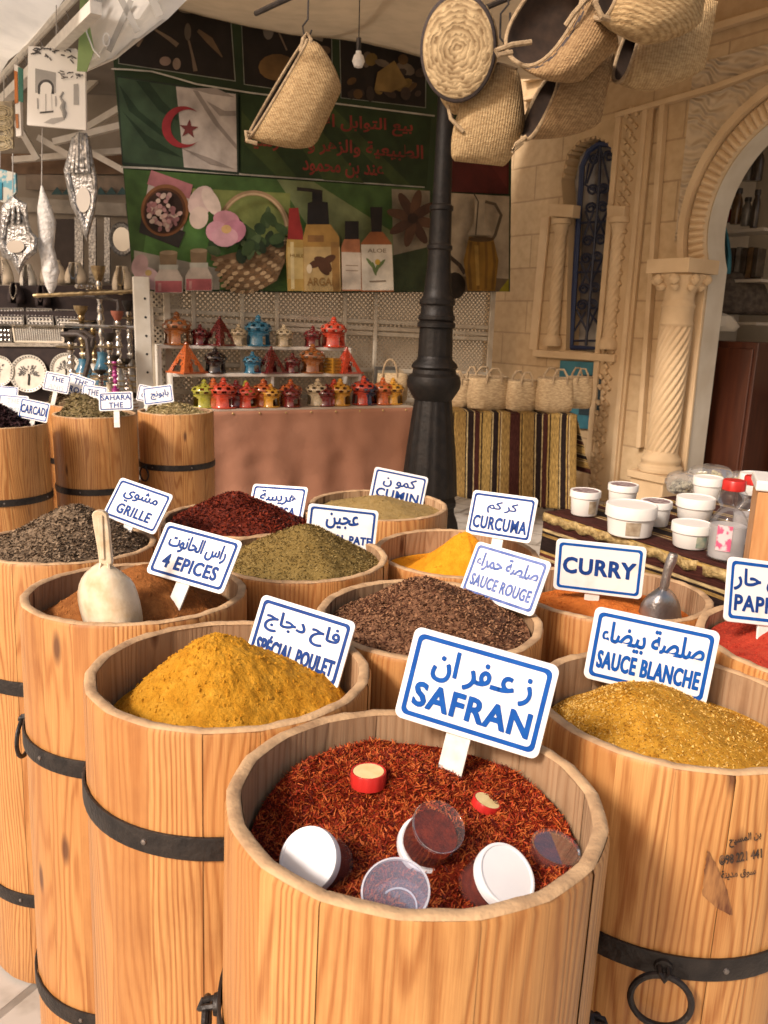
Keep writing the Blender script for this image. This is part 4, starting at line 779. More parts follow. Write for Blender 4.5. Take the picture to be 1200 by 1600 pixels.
def banner():
    o = PB.hit(*c3(600, 866)); b = thing('printed_banner', 'large green printed stall banner with flag, bottles and red Arabic lettering', 'banner', o)
    poly = [(-8, -60), (930, 128), (1202, 182), (1194, 868), (640, 872), (75, 865)]
    mb = MB(); mb.prism([PB.hit(*c3(*p)) for p in poly], -PB.n*.006); 
    m = pm('green_vinyl', (.024, .046, .016), (.012, .024, .009), 1.3, .42, spec=.3, bump=.25, bscale=2.2, bdist=.05); mb.build('sheet', m, b, o)
    Art.layer = 0
    A = Art(b, o); W = (.42, .40, .34); D = (.016, .012, .010)
    for q in ([(20, -60), (362, 20), (378, 243), (28, 190)], [(392, 30), (664, 92), (668, 292), (402, 252)], [(686, 98), (946, 148), (944, 322), (690, 292)]):
        A.poly(q, (.22, .23, .19)); cx = sum(p[0] for p in q)/4; cy = sum(p[1] for p in q)/4; A.poly([(cx+(x-cx)*.982, cy+(y-cy)*.975) for x, y in q], D)
    SP = (.16, .115, .08)
    A.line([(125, 80), (180, 115), (205, 135)], [4, 12, 14], SP).line([(238, 120), (250, 170), (258, 212)], [6, 8, 13], SP).line([(265, 90), (300, 120), (338, 170)], [10, 22, 3], (.14, .09, .05)).poly(ell(235, 95, 10, 26), (.10, .08, .06)).poly(ell(168, 182, 17, 14), (.20, .14, .11)).poly(ell(202, 190, 12, 18), (.22, .16, .12)).line([(85, 138), (110, 95)], 9, SP)
    A.poly(ell(240, 25, 35, 15), (.18, .15, .11))
    A.poly(ell(475, 90, 16, 28), (.15, .13, .11)).line([(490, 60), (530, 150)], 5, SP).poly(ell(500, 200, 55, 40, 14), (.15, .085, .03)).line([(580, 90), (640, 110)], 30, (.18, .15, .11)).poly(ell(640, 150, 20, 14), (.12, .08, .05))
    rg = random.Random(2)
    for k in range(26): A.poly(ell(rg.uniform(710, 930), rg.uniform(160, 285), rg.uniform(10, 30), rg.uniform(8, 18), 10, rg.uniform(0, 3)), rg.choice([(.10, .055, .02), (.17, .11, .03), (.06, .04, .03), (.13, .10, .07), (.035, .025, .02)]))
    A.poly([(800, 215), (850, 180), (890, 250), (840, 275), (790, 268)], (.22, .14, .045)); A.done('printed_spices')
    A = Art(b, o); A.line([(8, 205), (60, 207), (130, 213), (185, 228), (260, 250), (420, 276), (970, 345)], 5, W).line([(37, 497), (150, 502), (390, 518), (940, 556)], 6, W); A.done('printed_lines')
    A = Art(b, o)                                            # flag
    A.poly([(22, 226), (384, 276), (388, 520), (40, 490)], (.02, .03, .02)).poly([(26, 230), (200, 257), (224, 498), (44, 483)], (.035, .062, .032)).poly([(200, 257), (378, 280), (382, 512), (224, 498)], (.42, .37, .33))
    for q in ([(30, 250), (90, 330), (200, 420), (218, 440), (150, 400), (60, 330)], [(40, 330), (110, 400), (220, 470), (120, 440)], [(80, 240), (150, 330), (205, 360), (206, 345), (160, 300), (120, 245)]): A.poly(q, (.015, .032, .015))
    for q in ([(265, 270), (330, 370), (380, 430), (380, 445), (310, 365), (250, 268)], [(290, 300), (345, 330), (378, 330), (378, 345), (330, 345)], [(215, 440), (300, 470), (378, 505), (300, 488)], [(240, 262), (320, 262), (376, 290), (300, 280)]): A.poly(q, (.24, .205, .18))
    out = ell(220, 378, 62, 62, 40, 0, R(45), R(315)); inn = ell(236, 378, 52, 52, 40, 0, R(52), R(308)); n = len(out)
    Art.layer += 1; A.mb.add([A.P(*p) for p in out]+[A.P(*p) for p in inn], [(i, i+1, i+1+n, i+n) for i in range(n-1)], A.mi((.26, .025, .03)))
    st = [(238+(30 if k % 2 == 0 else 12)*math.sin(k*PI/5+.1), 384-(30 if k % 2 == 0 else 12)*math.cos(k*PI/5+.1)) for k in range(10)]; A.poly(st, (.13, .03, .03)); A.done('printed_flag')
    A = Art(b, o)                                            # lettering panel
    A.poly([(392, 278), (960, 350), (946, 556), (392, 516)], (.018, .034, .010))
    for q in ([(470, 290), (560, 300), (760, 545), (640, 536)], [(610, 306), (660, 312), (900, 552), (850, 550)], [(395, 330), (440, 380), (560, 528), (500, 524), (395, 420)]): A.poly(q, (.036, .056, .015))
    T = (.20, .030, .020)
    A.text('بيع التوابل الأصلية', [(520, 318), (905, 352), (905, 408), (520, 392)], T).text('الطبيعية والزهر و الفارسية', [(404, 392), (936, 432), (936, 486), (404, 442)], T).text('عند بن محمود', [(576, 474), (818, 492), (818, 538), (576, 520)], T); A.done('printed_lettering')
    A = Art(b, o); A.poly([(1020, 362), (1192, 384), (1190, 578), (1014, 570)], (.075, .012, .010)).poly([(1050, 365), (1120, 375), (1185, 500), (1185, 560)], (.10, .018, .014)); A.done('printed_panel')
    A = Art(b, o)                                            # lower strip background
    A.poly([(44, 503), (940, 562), (948, 866), (640, 868), (75, 860)], (.05, .10, .026)).poly([(120, 620), (300, 560), (420, 640), (340, 860), (90, 858)], (.075, .165, .042)).poly([(500, 534), (610, 541), (860, 700), (860, 866), (720, 866)], (.16, .19, .085)).poly([(75, 745), (330, 800), (330, 862), (76, 860)], (.33, .30, .24)).poly([(230, 560), (540, 575), (540, 700), (420, 720)], (.17, .20, .06))
    A.poly([(842, 562), (956, 568), (950, 868), (850, 868)], (.26, .22, .155)).poly([(1014, 574), (1192, 584), (1190, 868), (1008, 868)], (.36, .29, .20)).poly([(1010, 820), (1190, 830), (1190, 868), (1008, 868)], (.14, .10, .06)).poly(ell(1030, 850, 32, 40, 16), (.025, .018, .012)).poly([(1160, 868), (1190, 830), (1190, 868)], (.28, .24, .02)).poly([(846, 760), (950, 735), (948, 868), (850, 868)], (.035, .05, .02)); A.done('printed_background')
    A = Art(b, o)                                            # card with the bowl of rosebuds
    A.poly([(126, 506), (250, 550), (208, 738), (90, 692)], (.40, .34, .30)).poly([(126, 506), (250, 550), (240, 592), (114, 548)], (.33, .13, .14)).poly([(98, 640), (228, 690), (208, 738), (90, 692)], (.035, .03, .026))
    A.poly(ell(167, 626, 71, 78, 36, .2), (.20, .085, .035)).poly(ell(166, 628, 63, 69, 36, .2), (.09, .035, .015)).poly(ell(164, 630, 57, 64, 36, .2), (.035, .018, .012))
    for k in range(64):
        a = rg.uniform(0, 6.28); d = math.sqrt(rg.random()); x, y = 164+48*d*math.cos(a), 630+54*d*math.sin(a); A.poly(ell(x, y, rg.uniform(7, 11), rg.uniform(5, 8), 8, rg.uniform(0, 3)), rg.choice([(.46, .30, .26), (.36, .20, .19), (.52, .40, .33), (.24, .11, .11)]))
    A.done('printed_rosebuds')
    A = Art(b, o)                                            # basket with leaves and blossom
    th = np.linspace(R(182), R(352), 40); A.line([(430+102*math.cos(t), 690+116*math.sin(t)) for t in th], 15, (.27, .18, .10)).line([(430+100*math.cos(t), 690+113*math.sin(t)) for t in th], 5, (.40, .29, .17))
    A.poly([(296, 745), (320, 765), (420, 740), (528, 712), (524, 780), (500, 835), (455, 862), (375, 862), (335, 820)], (.22, .135, .07))
    for j in range(6):
        for k in range(12):
            f = k/11; x0 = 312+j*6; x1 = 526-j*6; x = x0+(x1-x0)*f; y = 770+j*16-(58-j*6)*f+4*math.sin(PI*f)*8; A.poly(ell(x, y, 10, 6, 8, -.3), (.36, .25, .14) if (j+k) % 2 else (.15, .085, .04))
    for k in range(34):
        x = rg.uniform(300, 520); y = rg.uniform(655, 765)+.15*(400-x); A.poly(ell(x, y, rg.uniform(16, 34), rg.uniform(10, 18), 10, rg.uniform(0, 3)), rg.choice([(.022, .042, .018), (.035, .062, .022), (.055, .085, .035), (.015, .026, .012)]))
    for (x, y, rx, ry, a, c) in ((275, 600, 36, 50, .5, (.48, .36, .33)), (268, 648, 28, 34, .2, (.50, .40, .34)), (305, 600, 22, 46, -.5, (.54, .44, .38)), (350, 655, 40, 28, .2, (.44, .21, .25)), (322, 690, 34, 32, .5, (.48, .25, .30)), (370, 690, 34, 40, 1, (.40, .17, .23)), (345, 705, 40, 30, 0, (.48, .27, .31)), (350, 682, 15, 13, 0, (.50, .32, .14)), (112, 820, 40, 26, .3, (.46, .33, .33)), (92, 790, 24, 34, .3, (.42, .28, .27)), (135, 845, 34, 18, 0, (.44, .30, .31)), (118, 812, 10, 9, 0, (.42, .30, .12))): A.poly(ell(x, y, rx, ry, 18, a), c)
    A.done('printed_basket')
    A = Art(b, o)                                            # two corked pink bottles
    for (x, y0, w_) in ((178, 750, 44), (268, 744, 42)):
        A.poly([(x-w_*.62, y0), (x+w_*.6, y0), (x+w_*.5, y0+50), (x-w_*.55, y0+50)], (.20, .14, .08)).poly(ell(x, y0+2, w_*.6, 7, 16), (.28, .21, .13)).poly([(x-w_*.65, y0+38), (x+w_*.65, y0+38), (x+w_*.65, y0+52), (x-w_*.65, y0+52)], (.42, .42, .36)).poly([(x-w_*.6, y0+52), (x+w_*.6, y0+52), (x+w_*.95, y0+78), (x+w_*.95, y0+122), (x-w_*.95, y0+122), (x-w_*.95, y0+78)], (.46, .40, .34)).poly([(x-w_*.9, y0+86), (x+w_*.9, y0+86), (x+w_*.9, y0+120), (x-w_*.9, y0+120)], (.42, .12, .13)).poly([(x-w_*.7, y0+92), (x-w_*.5, y0+92), (x-w_*.5, y0+116), (x-w_*.7, y0+116)], (.52, .26, .25))
    A.done('printed_jars')
    A = Art(b, o)                                            # four oil bottles
    A.poly([(536, 620), (564, 618), (570, 660), (578, 690), (578, 715), (532, 712), (534, 680)], (.20, .02, .018)).poly([(530, 712), (584, 714), (592, 866), (532, 866), (527, 760)], (.34, .22, .06)).poly([(532, 735), (586, 738), (590, 830), (533, 830)], (.42, .31, .12)).poly([(540, 720), (550, 720), (553, 860), (543, 860)], (.52, .42, .22)).text('HUILE', [(540, 755), (580, 757), (580, 767), (540, 765)], (.20, .12, .03), False)
    A.poly([(605, 566), (636, 566), (636, 600), (652, 602), (656, 668), (590, 668), (592, 604), (605, 600)], (.012, .010, .010)).line([(560, 562), (600, 566), (636, 572)], 11, (.02, .015, .012)).poly([(588, 668), (660, 668), (686, 706), (692, 868), (580, 868), (578, 706)], (.30, .17, .045)).poly([(592, 700), (640, 700), (640, 720), (592, 720)], (.18, .09, .03)).poly([(580, 735), (688, 735), (690, 866), (582, 866)], (.40, .28, .12)).poly([(660, 720), (684, 720), (688, 866), (668, 866)], (.24, .13, .04))
    for (x, y, a) in ((632, 775, .3), (650, 790, 1.1), (615, 785, -.4), (640, 802, .8), (655, 772, -.5)): A.poly(ell(x, y, 22, 11, 14, a), (.07, .03, .015))
    A.poly(ell(597, 800, 8, 14, 14), (.55, .45, .3)).text('ARGAN', [(590, 826), (682, 826), (682, 850), (590, 850)], (.24, .13, .04), False, .01)
    A.poly([(703, 658), (744, 658), (744, 712), (703, 712)], (.014, .011, .010)).poly([(700, 712), (747, 712), (752, 866), (694, 866), (692, 735)], (.33, .13, .06)).poly([(693, 750), (750, 752), (751, 862), (695, 862)], (.48, .41, .33)).line([(705, 790), (742, 791)], 3, (.25, .18, .13)).line([(705, 805), (742, 806)], 3, (.25, .18, .13))
    A.poly([(778, 616), (815, 616), (812, 690), (782, 690)], (.016, .012, .010)).poly([(778, 690), (815, 690), (842, 725), (848, 868), (752, 868), (750, 725)], (.26, .09, .03)).poly([(751, 728), (843, 728), (848, 864), (754, 864)], (.54, .49, .40)).text('ALOE', [(770, 740), (826, 740), (826, 752), (770, 752)], (.22, .17, .12), False)
    for (x, y, a) in ((790, 800, 1.3), (800, 795, 1.9), (780, 785, .9), (808, 788, 2.3)): A.poly(ell(x, y, 22, 5, 10, a), (.12, .17, .06))
    A.poly(ell(800, 780, 8, 9, 10), (.45, .30, .05)).line([(776, 838), (825, 836)], 4, (.18, .14, .10)); A.done('printed_bottles')
    A = Art(b, o)                                            # star anise and oil jug
    for k in range(8): a = k*PI/4+.25; A.poly(ell(905+36*math.cos(a), 650+44*math.sin(a), 44, 15, 14, a), (.055, .025, .014) if k % 2 else (.085, .04, .02))
    A.poly(ell(905, 650, 16, 16, 14), (.03, .014, .008)); A.line([(1010, 760), (1045, 790), (1060, 815)], 12, (.04, .025, .015)); A.done('printed_star_anise')
    A = Art(b, o); A.poly([(1090, 590), (1120, 592), (1118, 660), (1148, 700), (1068, 700), (1088, 660)], (.30, .245, .17)).line([(1086, 575), (1100, 600), (1092, 700)], 4, (.06, .045, .03)).line([(1120, 600), (1150, 608), (1168, 640), (1150, 700), (1140, 715)], 9, (.09, .065, .04)).poly([(1072, 705), (1144, 708), (1160, 775), (1150, 866), (1068, 866), (1056, 775)], (.20, .105, .015))
    for x in (1078, 1100, 1122, 1142): A.line([(x, 720), (x+(x-1108)*.2, 780), (x, 862)], 8, (.13, .065, .01))
    A.poly(ell(1108, 712, 38, 8, 16), (.07, .04, .015)); A.poly([(1088, 730), (1100, 730), (1104, 850), (1094, 850)], (.30, .18, .04)); A.done('printed_oil_jug')
    # eyelets along the lower hem
    mb = MB()
    for x in range(95, 1190, 120): mb.lathe([(.012, 0), (.018, .002), (.012, .003)], 10, frame(PB.n, PB.hit(*c3(x, 862), .004)), cap=False)
    mb.build('eyelets', M_RIVET, b, o)
banner()

def fence():
    m, nt, bb = newmat('perforated_sheet'); L = nt.links.new; bb.inputs['Base Color'].default_value = (.46, .39, .29, 1); bb.inputs['Roughness'].default_value = .6
    uv = nd(nt, 'ShaderNodeUVMap'); sc = nd(nt, 'ShaderNodeVectorMath', operation='SCALE'); sc.inputs['Scale'].default_value = 34; L(uv.outputs[0], sc.inputs[0])
    rt = nd(nt, 'ShaderNodeMapping'); rt.inputs['Rotation'].default_value = (0, 0, R(45)); L(sc.outputs[0], rt.inputs[0]); fr = nd(nt, 'ShaderNodeVectorMath', operation='FRACTION'); L(rt.outputs[0], fr.inputs[0])
    ds = nd(nt, 'ShaderNodeVectorMath', operation='DISTANCE'); ds.inputs[1].default_value = (.5, .5, 0); L(fr.outputs[0], ds.inputs[0]); lt = nd(nt, 'ShaderNodeMath', operation='LESS_THAN'); lt.inputs[1].default_value = .29; L(ds.outputs['Value'], lt.inputs[0])
    tr = nd(nt, 'ShaderNodeBsdfTransparent'); mx = nd(nt, 'ShaderNodeMixShader'); L(lt.outputs[0], mx.inputs[0]); L(bb.outputs[0], mx.inputs[1]); L(tr.outputs[0], mx.inputs[2]); L(mx.outputs[0], nt.nodes['Material Output'].inputs[0])
    o = PB.hit(480, 640, -.12); f = thing('lattice_fence', 'cream steel fence of perforated panels and bars behind the lanterns', 'fence', Vector((o.x, o.y, 0)), group=None); o = Vector((o.x, o.y, 0)); off = -.14
    mb = MB(); q = [PB.sz(x, y, off) for x, y in ((225, 440), (775, 440))]; zlo, zhi = .45, 2.25
    mb.add([PB.at(q[0][0], zlo, off), PB.at(q[1][0], zlo, off), PB.at(q[1][0], zhi, off), PB.at(q[0][0], zhi, off)], [(0, 1, 2, 3)]); pn = mb.build('perforated_panel', m, f, o)
    u = pn.data.uv_layers.new(name='UVMap')
    for i, c in enumerate([(q[0][0], zlo), (q[1][0], zlo), (q[1][0], zhi), (q[0][0], zhi)]): u.data[i].uv = c
    def bar(p0, p1, w_, th, of=-.10): mb = MB(); mb.bar(PB.hit(*p0, of), PB.hit(*p1, of), th, w_, up=PB.n.cross(Vector((PB.hit(*p1, of)-PB.hit(*p0, of)))).normalized()); mb.build('rail', M_FRAME, f, o, bevel=.004)
    for a, b_ in (((236, 484), (766, 512)), ((236, 496), (766, 522)), ((236, 505), (766, 530)), ((236, 566), (766, 585)), ((236, 610), (766, 630))): bar(a, b_, .035, .02)
    for i, x in enumerate((238, 262, 303, 378, 432, 537, 585, 660, 765)):
        mb = MB(); a = PB.sz(x, 540, -.085-.002*(i % 2))[0]; w_ = .05 if x in (262, 765) else .03; p = PB.at(a, 1.15, -.076); mb.box(p, (w_, .02, 2.3), Matrix((PB.d, PB.n, Vector((0, 0, 1)))).transposed()); mb.build('post', M_FRAME, f, o, bevel=.003)
    # white corner post of the stall, in front
    p = PB.hit(224, 540, .14); pt = thing('stall_post', 'white drilled steel corner post left of the lantern shelves', 'post', (p.x, p.y, 0)); mb = MB(); mb.box((0, 0, .875), (.115, .09, 1.75), Matrix.Rotation(R(20), 3, 'Z')); mb.build('upright', pm('white_steel', (.60, .57, .50), (.52, .48, .40), 10, .5), pt, bevel=.006)
    mb = MB()
    for k in range(11): z = .3+k*.13; mb.lathe([(.009, 0), (.009, .0015), (0, .002)], 8, frame(Matrix.Rotation(R(20), 3, 'Z') @ Vector((0, -1, 0)), Matrix.Rotation(R(20), 3, 'Z') @ Vector((.02, -.045, z))))
    mb.build('holes', pm('dark_hole', (.02, .02, .02), None, 9, .9), pt)
fence()

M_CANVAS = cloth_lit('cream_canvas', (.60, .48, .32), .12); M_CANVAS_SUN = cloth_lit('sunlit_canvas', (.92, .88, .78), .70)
M_PIPE = pm('dark_pipe', (.03, .026, .024), (.06, .05, .045), 20, .45, .4)
M_WPIPE = pm('white_pipe', (.66, .62, .55), None, 20, .5)
def canopy():
    fl = PB.hit(180, -22, -.10); fr_ = PB.hit(860, 118, -.10); fr2 = PW.hit(1290, -60, .1)
    nl = Vector((-1.0, 4.7, 3.46)); nr_ = Vector((3.4, 3.3, 3.42))
    t = thing('canvas_canopy', 'cream canvas canopy over the banner and hanging baskets', 'canopy', (fl+nr_)/2); o = (fl+nr_)/2
    P = []; N = 24
    far = [fl.lerp(fr_, k/12) for k in range(13)]+[fr_.lerp(Vector((fr2.x, fr2.y, fr_.z+.5)), k/12) for k in range(1, 13)]
    for i, f_ in enumerate(far):
        n_ = nl.lerp(nr_, i/24); row = []
        for j in range(17):
            v = j/16; p = n_.lerp(f_, v); p.z += -.05*v-.22*math.sin(PI*v)*.4-.05*abs(math.sin(PI*i/6)) + .03*noise.noise(p*2.2); row.append(p)
        P.append(row)
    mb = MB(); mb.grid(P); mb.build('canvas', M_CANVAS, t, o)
    mb = MB(); mb.tube([PB.hit(190, -20, .06), PB.hit(840, 114, .06)], .028, 8); mb.build('pipe', M_PIPE, t, o)
    mb = MB(); mb.tube([nl, nr_], .022, 8); mb.build('pipe', M_PIPE, t, o)
    for k in (.30, .62): mb = MB(); mb.tube([nl.lerp(nr_, k)+Vector((0, 0, -.02)), fl.lerp(fr_, k+.1)+Vector((0, 0, -.0))], .02, 8); mb.build('pipe', M_PIPE, t, o)
    # pipe the baskets hang from
    a = hit(380, -8, 4.35); b = hit(960, -60, 3.9); t2 = thing('hanging_rail', 'dark steel rail that carries the hanging baskets', 'rail', (a+b)/2); mb = MB(); mb.tube([a, b], .018, 8); mb.build('pipe', M_PIPE, t2, (a+b)/2)
    for q_ in ((hit(400, 21, 4.9), hit(475, -14, 4.3)), (hit(745, 18, 4.7), hit(830, -18, 4.0))): mb = MB(); mb.tube(q_, .014, 8); mb.build('brace', M_PIPE, t2, (a+b)/2)
    # translucent printed valance at the upper left
    q = [(128, -40), (330, -40), (262, 30), (182, 92), (135, 112), (121, 110)]; o = hit(180, 60, 4.3)
    v = thing('plastic_valance', 'sunlit translucent plastic banner hanging from the awning edge, green at its left', 'banner', o)
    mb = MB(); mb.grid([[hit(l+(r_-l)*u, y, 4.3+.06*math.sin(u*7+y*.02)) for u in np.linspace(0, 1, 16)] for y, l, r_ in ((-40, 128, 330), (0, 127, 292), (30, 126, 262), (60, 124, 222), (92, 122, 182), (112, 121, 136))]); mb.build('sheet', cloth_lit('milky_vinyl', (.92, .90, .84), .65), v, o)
    mb = MB(); mb.prism([hit(x, y, 4.24) for x, y in [(126, -40), (137, -40), (140, 40), (147, 78), (135, 112), (120, 111), (123, 60)]], (0, .004, 0)); mb.build('green_hem', cloth_lit('pale_green_vinyl', (.42, .56, .26), .45), v, o)
    mb = MB(); mb.tube([hit(136+.0*k, y, 4.235) for k, y in enumerate(())]+[hit(x, y, 4.235) for x, y in [(150, -20), (136, 20), (135, 50), (146, 78), (157, 90)]], .004, 5); mb.tube([hit(166+5*math.cos(a), 62+10*math.sin(a), 4.235) for a in np.linspace(0, 6.28, 20)], .003, 5)
    mb.build('printed_outline', flat('white_ink', (.85, .84, .8)), v, o)
    mb = MB()
    for (x0, y0, x1, y1, wd) in ((185, -10, 215, 50, .03), (230, -20, 250, 25, .04), (205, 0, 170, 80, .025)): mb.bar(hit(x0, y0, 4.24), hit(x1, y1, 4.24), wd, .002, up=(0, 1, 0))
    mb.build('printed_picture', cloth_lit('grey_print', (.50, .48, .44), .4), v, o)
    # awning of the stall on the left
    a = hitz(150, -42, 2.95); b = hitz(-60, 190, 2.95); d = (a-b).normalized(); sd_ = Vector((-d.y, d.x, 0)); sd_ = sd_ if sd_.x < 0 else -sd_
    t = thing('stall_awning', 'glowing cream awning with a hooked rail over the left stall', 'awning', (a+b)/2); o = (a+b)/2
    mb = MB(); P = []
    for i in range(13):
        p = b.lerp(a, i/12); P.append([p+sd_*(j/8*1.3)+Vector((0, 0, .02+.10*j/8*3+.03*math.sin(i*1.3+j))) for j in range(9)])
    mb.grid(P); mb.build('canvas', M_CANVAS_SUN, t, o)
    mb = MB(); mb.tube([b, a], .02, 8); mb.build('rail', M_WPIPE, t, o)
    a2 = hitz(150, 12, 2.78); b2 = hitz(-60, 222, 2.78); mb = MB(); mb.bar(b2, a2, .05, .05); mb.build('beam', M_WPIPE, t, o)
    for (x, y) in ((103, 10), (87, 28), (62, 55), (45, 73), (38, 82), (10, 112)):
        p = hitz(x, y, 2.95); mb = MB(); mb.tube([p+Vector((0, 0, -.02)), p+Vector((.012, 0, -.05)), p+Vector((0, 0, -.075)), p+Vector((-.012, 0, -.06))], .003, 5); mb.build('hook', M_RIVET, t, o)
canopy()

# ------------------------------------------------------------------ cast iron lamp post
def lamp_post():
    Y = 5.2; c = hit(676, 640, Y); x0 = c.x; t = thing('lamp_post', 'black cast iron lamp post with fluted base and thick collar', 'lamp post', (x0, Y, 0))
    m = pm('cast_iron', (.006, .005, .0045), (.013, .010, .008), 18, .5, 0, spec=.25, bump=.25, bscale=50)
    z = lambda y: hit(676, y, Y).z; k = Y/FPX*1.0
    mb = MB(); zb = z(735)
    mb.lathe([(52*k, 0), (52*k, z(822)), (50*k, z(812)), (44*k, z(800)), (43*k, z(790)), (46*k, z(786)), (46*k, z(780)), (42*k, z(772))], 8, Matrix.Rotation(R(22), 4, 'Z'), smooth=False); mb.build('plinth', m, t, bevel=.006)
    mb = MB(); mb.lathe([(43*k, z(772)), (42*k, z(755)), (40*k, z(730)), (37*k, z(700)), (33*k, z(665)), (30*k, z(640)), (28*k, z(625))], 72, rmod=lambda q, zz, i: 1+.045*abs(math.sin(q*8))); mb.build('fluted_base', m, t)
    mb = MB(); mb.lathe([(28*k, z(626)), (31*k, z(622)), (36*k, z(614)), (41*k, z(605)), (42*k, z(597)), (40*k, z(588)), (34*k, z(583)), (33*k, z(577)), (36*k, z(573)), (34*k, z(568)), (28*k, z(562)), (26*k, z(556))], 48); mb.build('collar', m, t)
    mb = MB(); mb.lathe([(26*k, z(556)), (25*k, z(520)), (25*k, z(512))], 60, rmod=lambda q, zz, i: 1+.03*abs(math.sin(q*8)))
    mb.lathe([(25*k, z(513)), (29*k, z(511)), (29*k, z(505)), (25.5*k, z(502)), (28*k, z(499)), (28*k, z(494)), (25*k, z(490)), (24.5*k, z(478)), (27*k, z(475)), (27*k, z(469)), (23*k, z(464)), (20.5*k, z(452)), (18*k, z(420)), (16.5*k, z(380))], 40); mb.build('neck', m, t)
    mb = MB(); mb.lathe([(16.5*k, z(381)), (15.5*k, z(330)), (17.5*k, z(328)), (17.5*k, z(322)), (13.8*k, z(319)), (12.8*k, z(250)), (12.2*k, z(150)), (12.5*k, z(40)), (12*k, z(-40))], 32); mb.lathe([(16.5*k, z(392)), (19*k, z(389)), (19*k, z(384)), (16.5*k, z(381))], 32); mb.build('shaft', m, t)
lamp_post()

# ------------------------------------------------------------------ lantern table
TL, TRt = hit(300, 641, 5.85), hit(646, 634, 6.45)
zt = .83; TL = hitz(303, 641, zt); TRt = hitz(647, 634.5, zt)
TD = Vector((TRt.x-TL.x, TRt.y-TL.y, 0)); TLEN = TD.length; TD.normalize(); TN = Vector((-TD.y, TD.x, 0))      # TN away from the street
PT = Plane((TL.x, TL.y, 0), TD)
def wavy_drape(A, d, n, L, ztop, zbot, amp, per, seed, flare=.06, out=-1):
    P = []; nu = int(L/.012); nvv = 26
    for i in range(nu+1):
        u = i/nu*L; row = []
        for j in range(nvv+1):
            v = j/nvv; w_ = v**1.2; of = w_*(flare+amp*(math.sin(u/per*2*PI+seed+1.2*noise.noise(Vector((u*1.7, v*1.2, seed))))+.5*noise.noise(Vector((u*5, v*1.3, seed+4)))))+.010*noise.noise(Vector((u*7, v*7, seed+2)))
            sag = .008*math.sin(u*9)*(1-v)
            row.append(Vector(A)+d*u+n*of*(-1 if out < 0 else 1)+Vector((0, 0, ztop-Vector(A).z+(zbot-ztop)*v+sag*0)))
        P.append(row)
    return P
M_ROSE = pm('dusty_brown_cotton', (.41, .205, .130), (.33, .155, .095), 2.2, .92, bump=.35, bscale=5, bdist=.03, spec=.1)
def lantern_table():
    o = Vector((TL.x, TL.y, 0))+TD*TLEN/2; t = thing('lantern_table', 'stall table with a dusty brown cloth hanging to the ground', 'table', o)
    mb = MB(); p = [TL+Vector((0, 0, -.004)), TRt+Vector((0, 0, -.004)), TRt+TN*.75+Vector((0, 0, -.004)), TL+TN*.75+Vector((0, 0, -.004))]; mb.prism([p[0], p[1], p[2], p[3]], (0, 0, -.03)); mb.build('tabletop', pm('pale_board', (.52, .44, .35), (.44, .35, .26), 8, .7), t, o)
    mb = MB(); mb.grid(wavy_drape(Vector((TL.x, TL.y, zt))-TN*.012, TD, TN, TLEN, zt-.01, .01, .022, .34, 2)); mb.grid(wavy_drape(Vector((TL.x, TL.y, zt))-TN*.012, TN, -TD, .74, zt-.01, .01, .02, .3, 4, out=1))
    mb.grid(wavy_drape(Vector((TRt.x, TRt.y, zt))-TN*.012, TN, TD, .74, zt-.01, .01, .02, .3, 7, out=1)); mb.build('cloth', M_ROSE, t, o, solid=.003)
    mb = MB()
    for k in range(9): q = TL+TD*(.08+k*(TLEN-.16)/8)-TN*.016+Vector((0, 0, -.03)); mb.lathe([(.009, 0), (.006, .004), (0, .005)], 8, frame(-TN, q))
    mb.build('tacks', pm('brass', (.6, .42, .18), None, 9, .3, .9), t, o)
    for (a, b_) in ((.08, .08), (TLEN-.1, .08), (.08, .66), (TLEN-.1, .66)): mb = MB(); q = Vector((TL.x, TL.y, 0))+TD*a+TN*b_; mb.box((q.x, q.y, .395), (.05, .05, .79)); mb.build('leg', M_FRAME, t, o)
    # stepped white rack
    d2, d1 = .20, .36
    h = lambda x, y, d: PT.hit(x, y, -d)
    A0, A1 = h(252, 536, d1), h(545, 546, d1); B0, B1 = h(270, 581, d2), h(561, 586, d2); zA = (A0.z+A1.z)/2; zB = (B0.z+B1.z)/2
    r = thing('display_rack', 'stepped white display rack holding two rows of lanterns', 'rack', (TL.x+TD.x*.7+TN.x*.4, TL.y+TD.y*.7+TN.y*.4, zt)); ro = Vector(r.location)
    mw = pm('white_gloss_board', (.80, .77, .70), (.72, .68, .60), 5, .45)
    F = Matrix((TD, TN, Vector((0, 0, 1)))).transposed()
    def shelf(a0, a1, z_, depth, th=.024):
        mb = MB(); s0 = (a0-PT.p).dot(TD); s1 = (a1-PT.p).dot(TD); dd = -(a0-PT.p).dot(PT.n); c = PT.at((s0+s1)/2, z_-th/2, -(dd+depth/2)); mb.box(c, (s1-s0, depth, th), F); mb.build('shelf', mw, r, ro, bevel=.003); return s0, s1
    sA = shelf(A0, A1, zA, .17); sB = shelf(B0, B1, zB, .157)
    for s_, z_, d_, dp in ((sA[0]-.011, zA, d1, .17), (sA[1]+.011, zA, d1, .17), (sB[0]-.011, zB, d2, .157), (sB[1]+.011, zB, d2, .157), ((sA[0]+sA[1])/2+.1, zA-.026, d1+.01, .15), ((sB[0]+sB[1])/2+.02, zB-.026, d2+.01, .135)):
        mb = MB(); c = PT.at(s_, (zt+z_)/2, -(d_+dp/2)); mb.box(c, (.02, dp, z_-zt-.002), F); mb.build('side_panel', mw, r, ro, bevel=.002)
    return zA, zB, d1, d2
zA, zB, dA, dB = lantern_table()

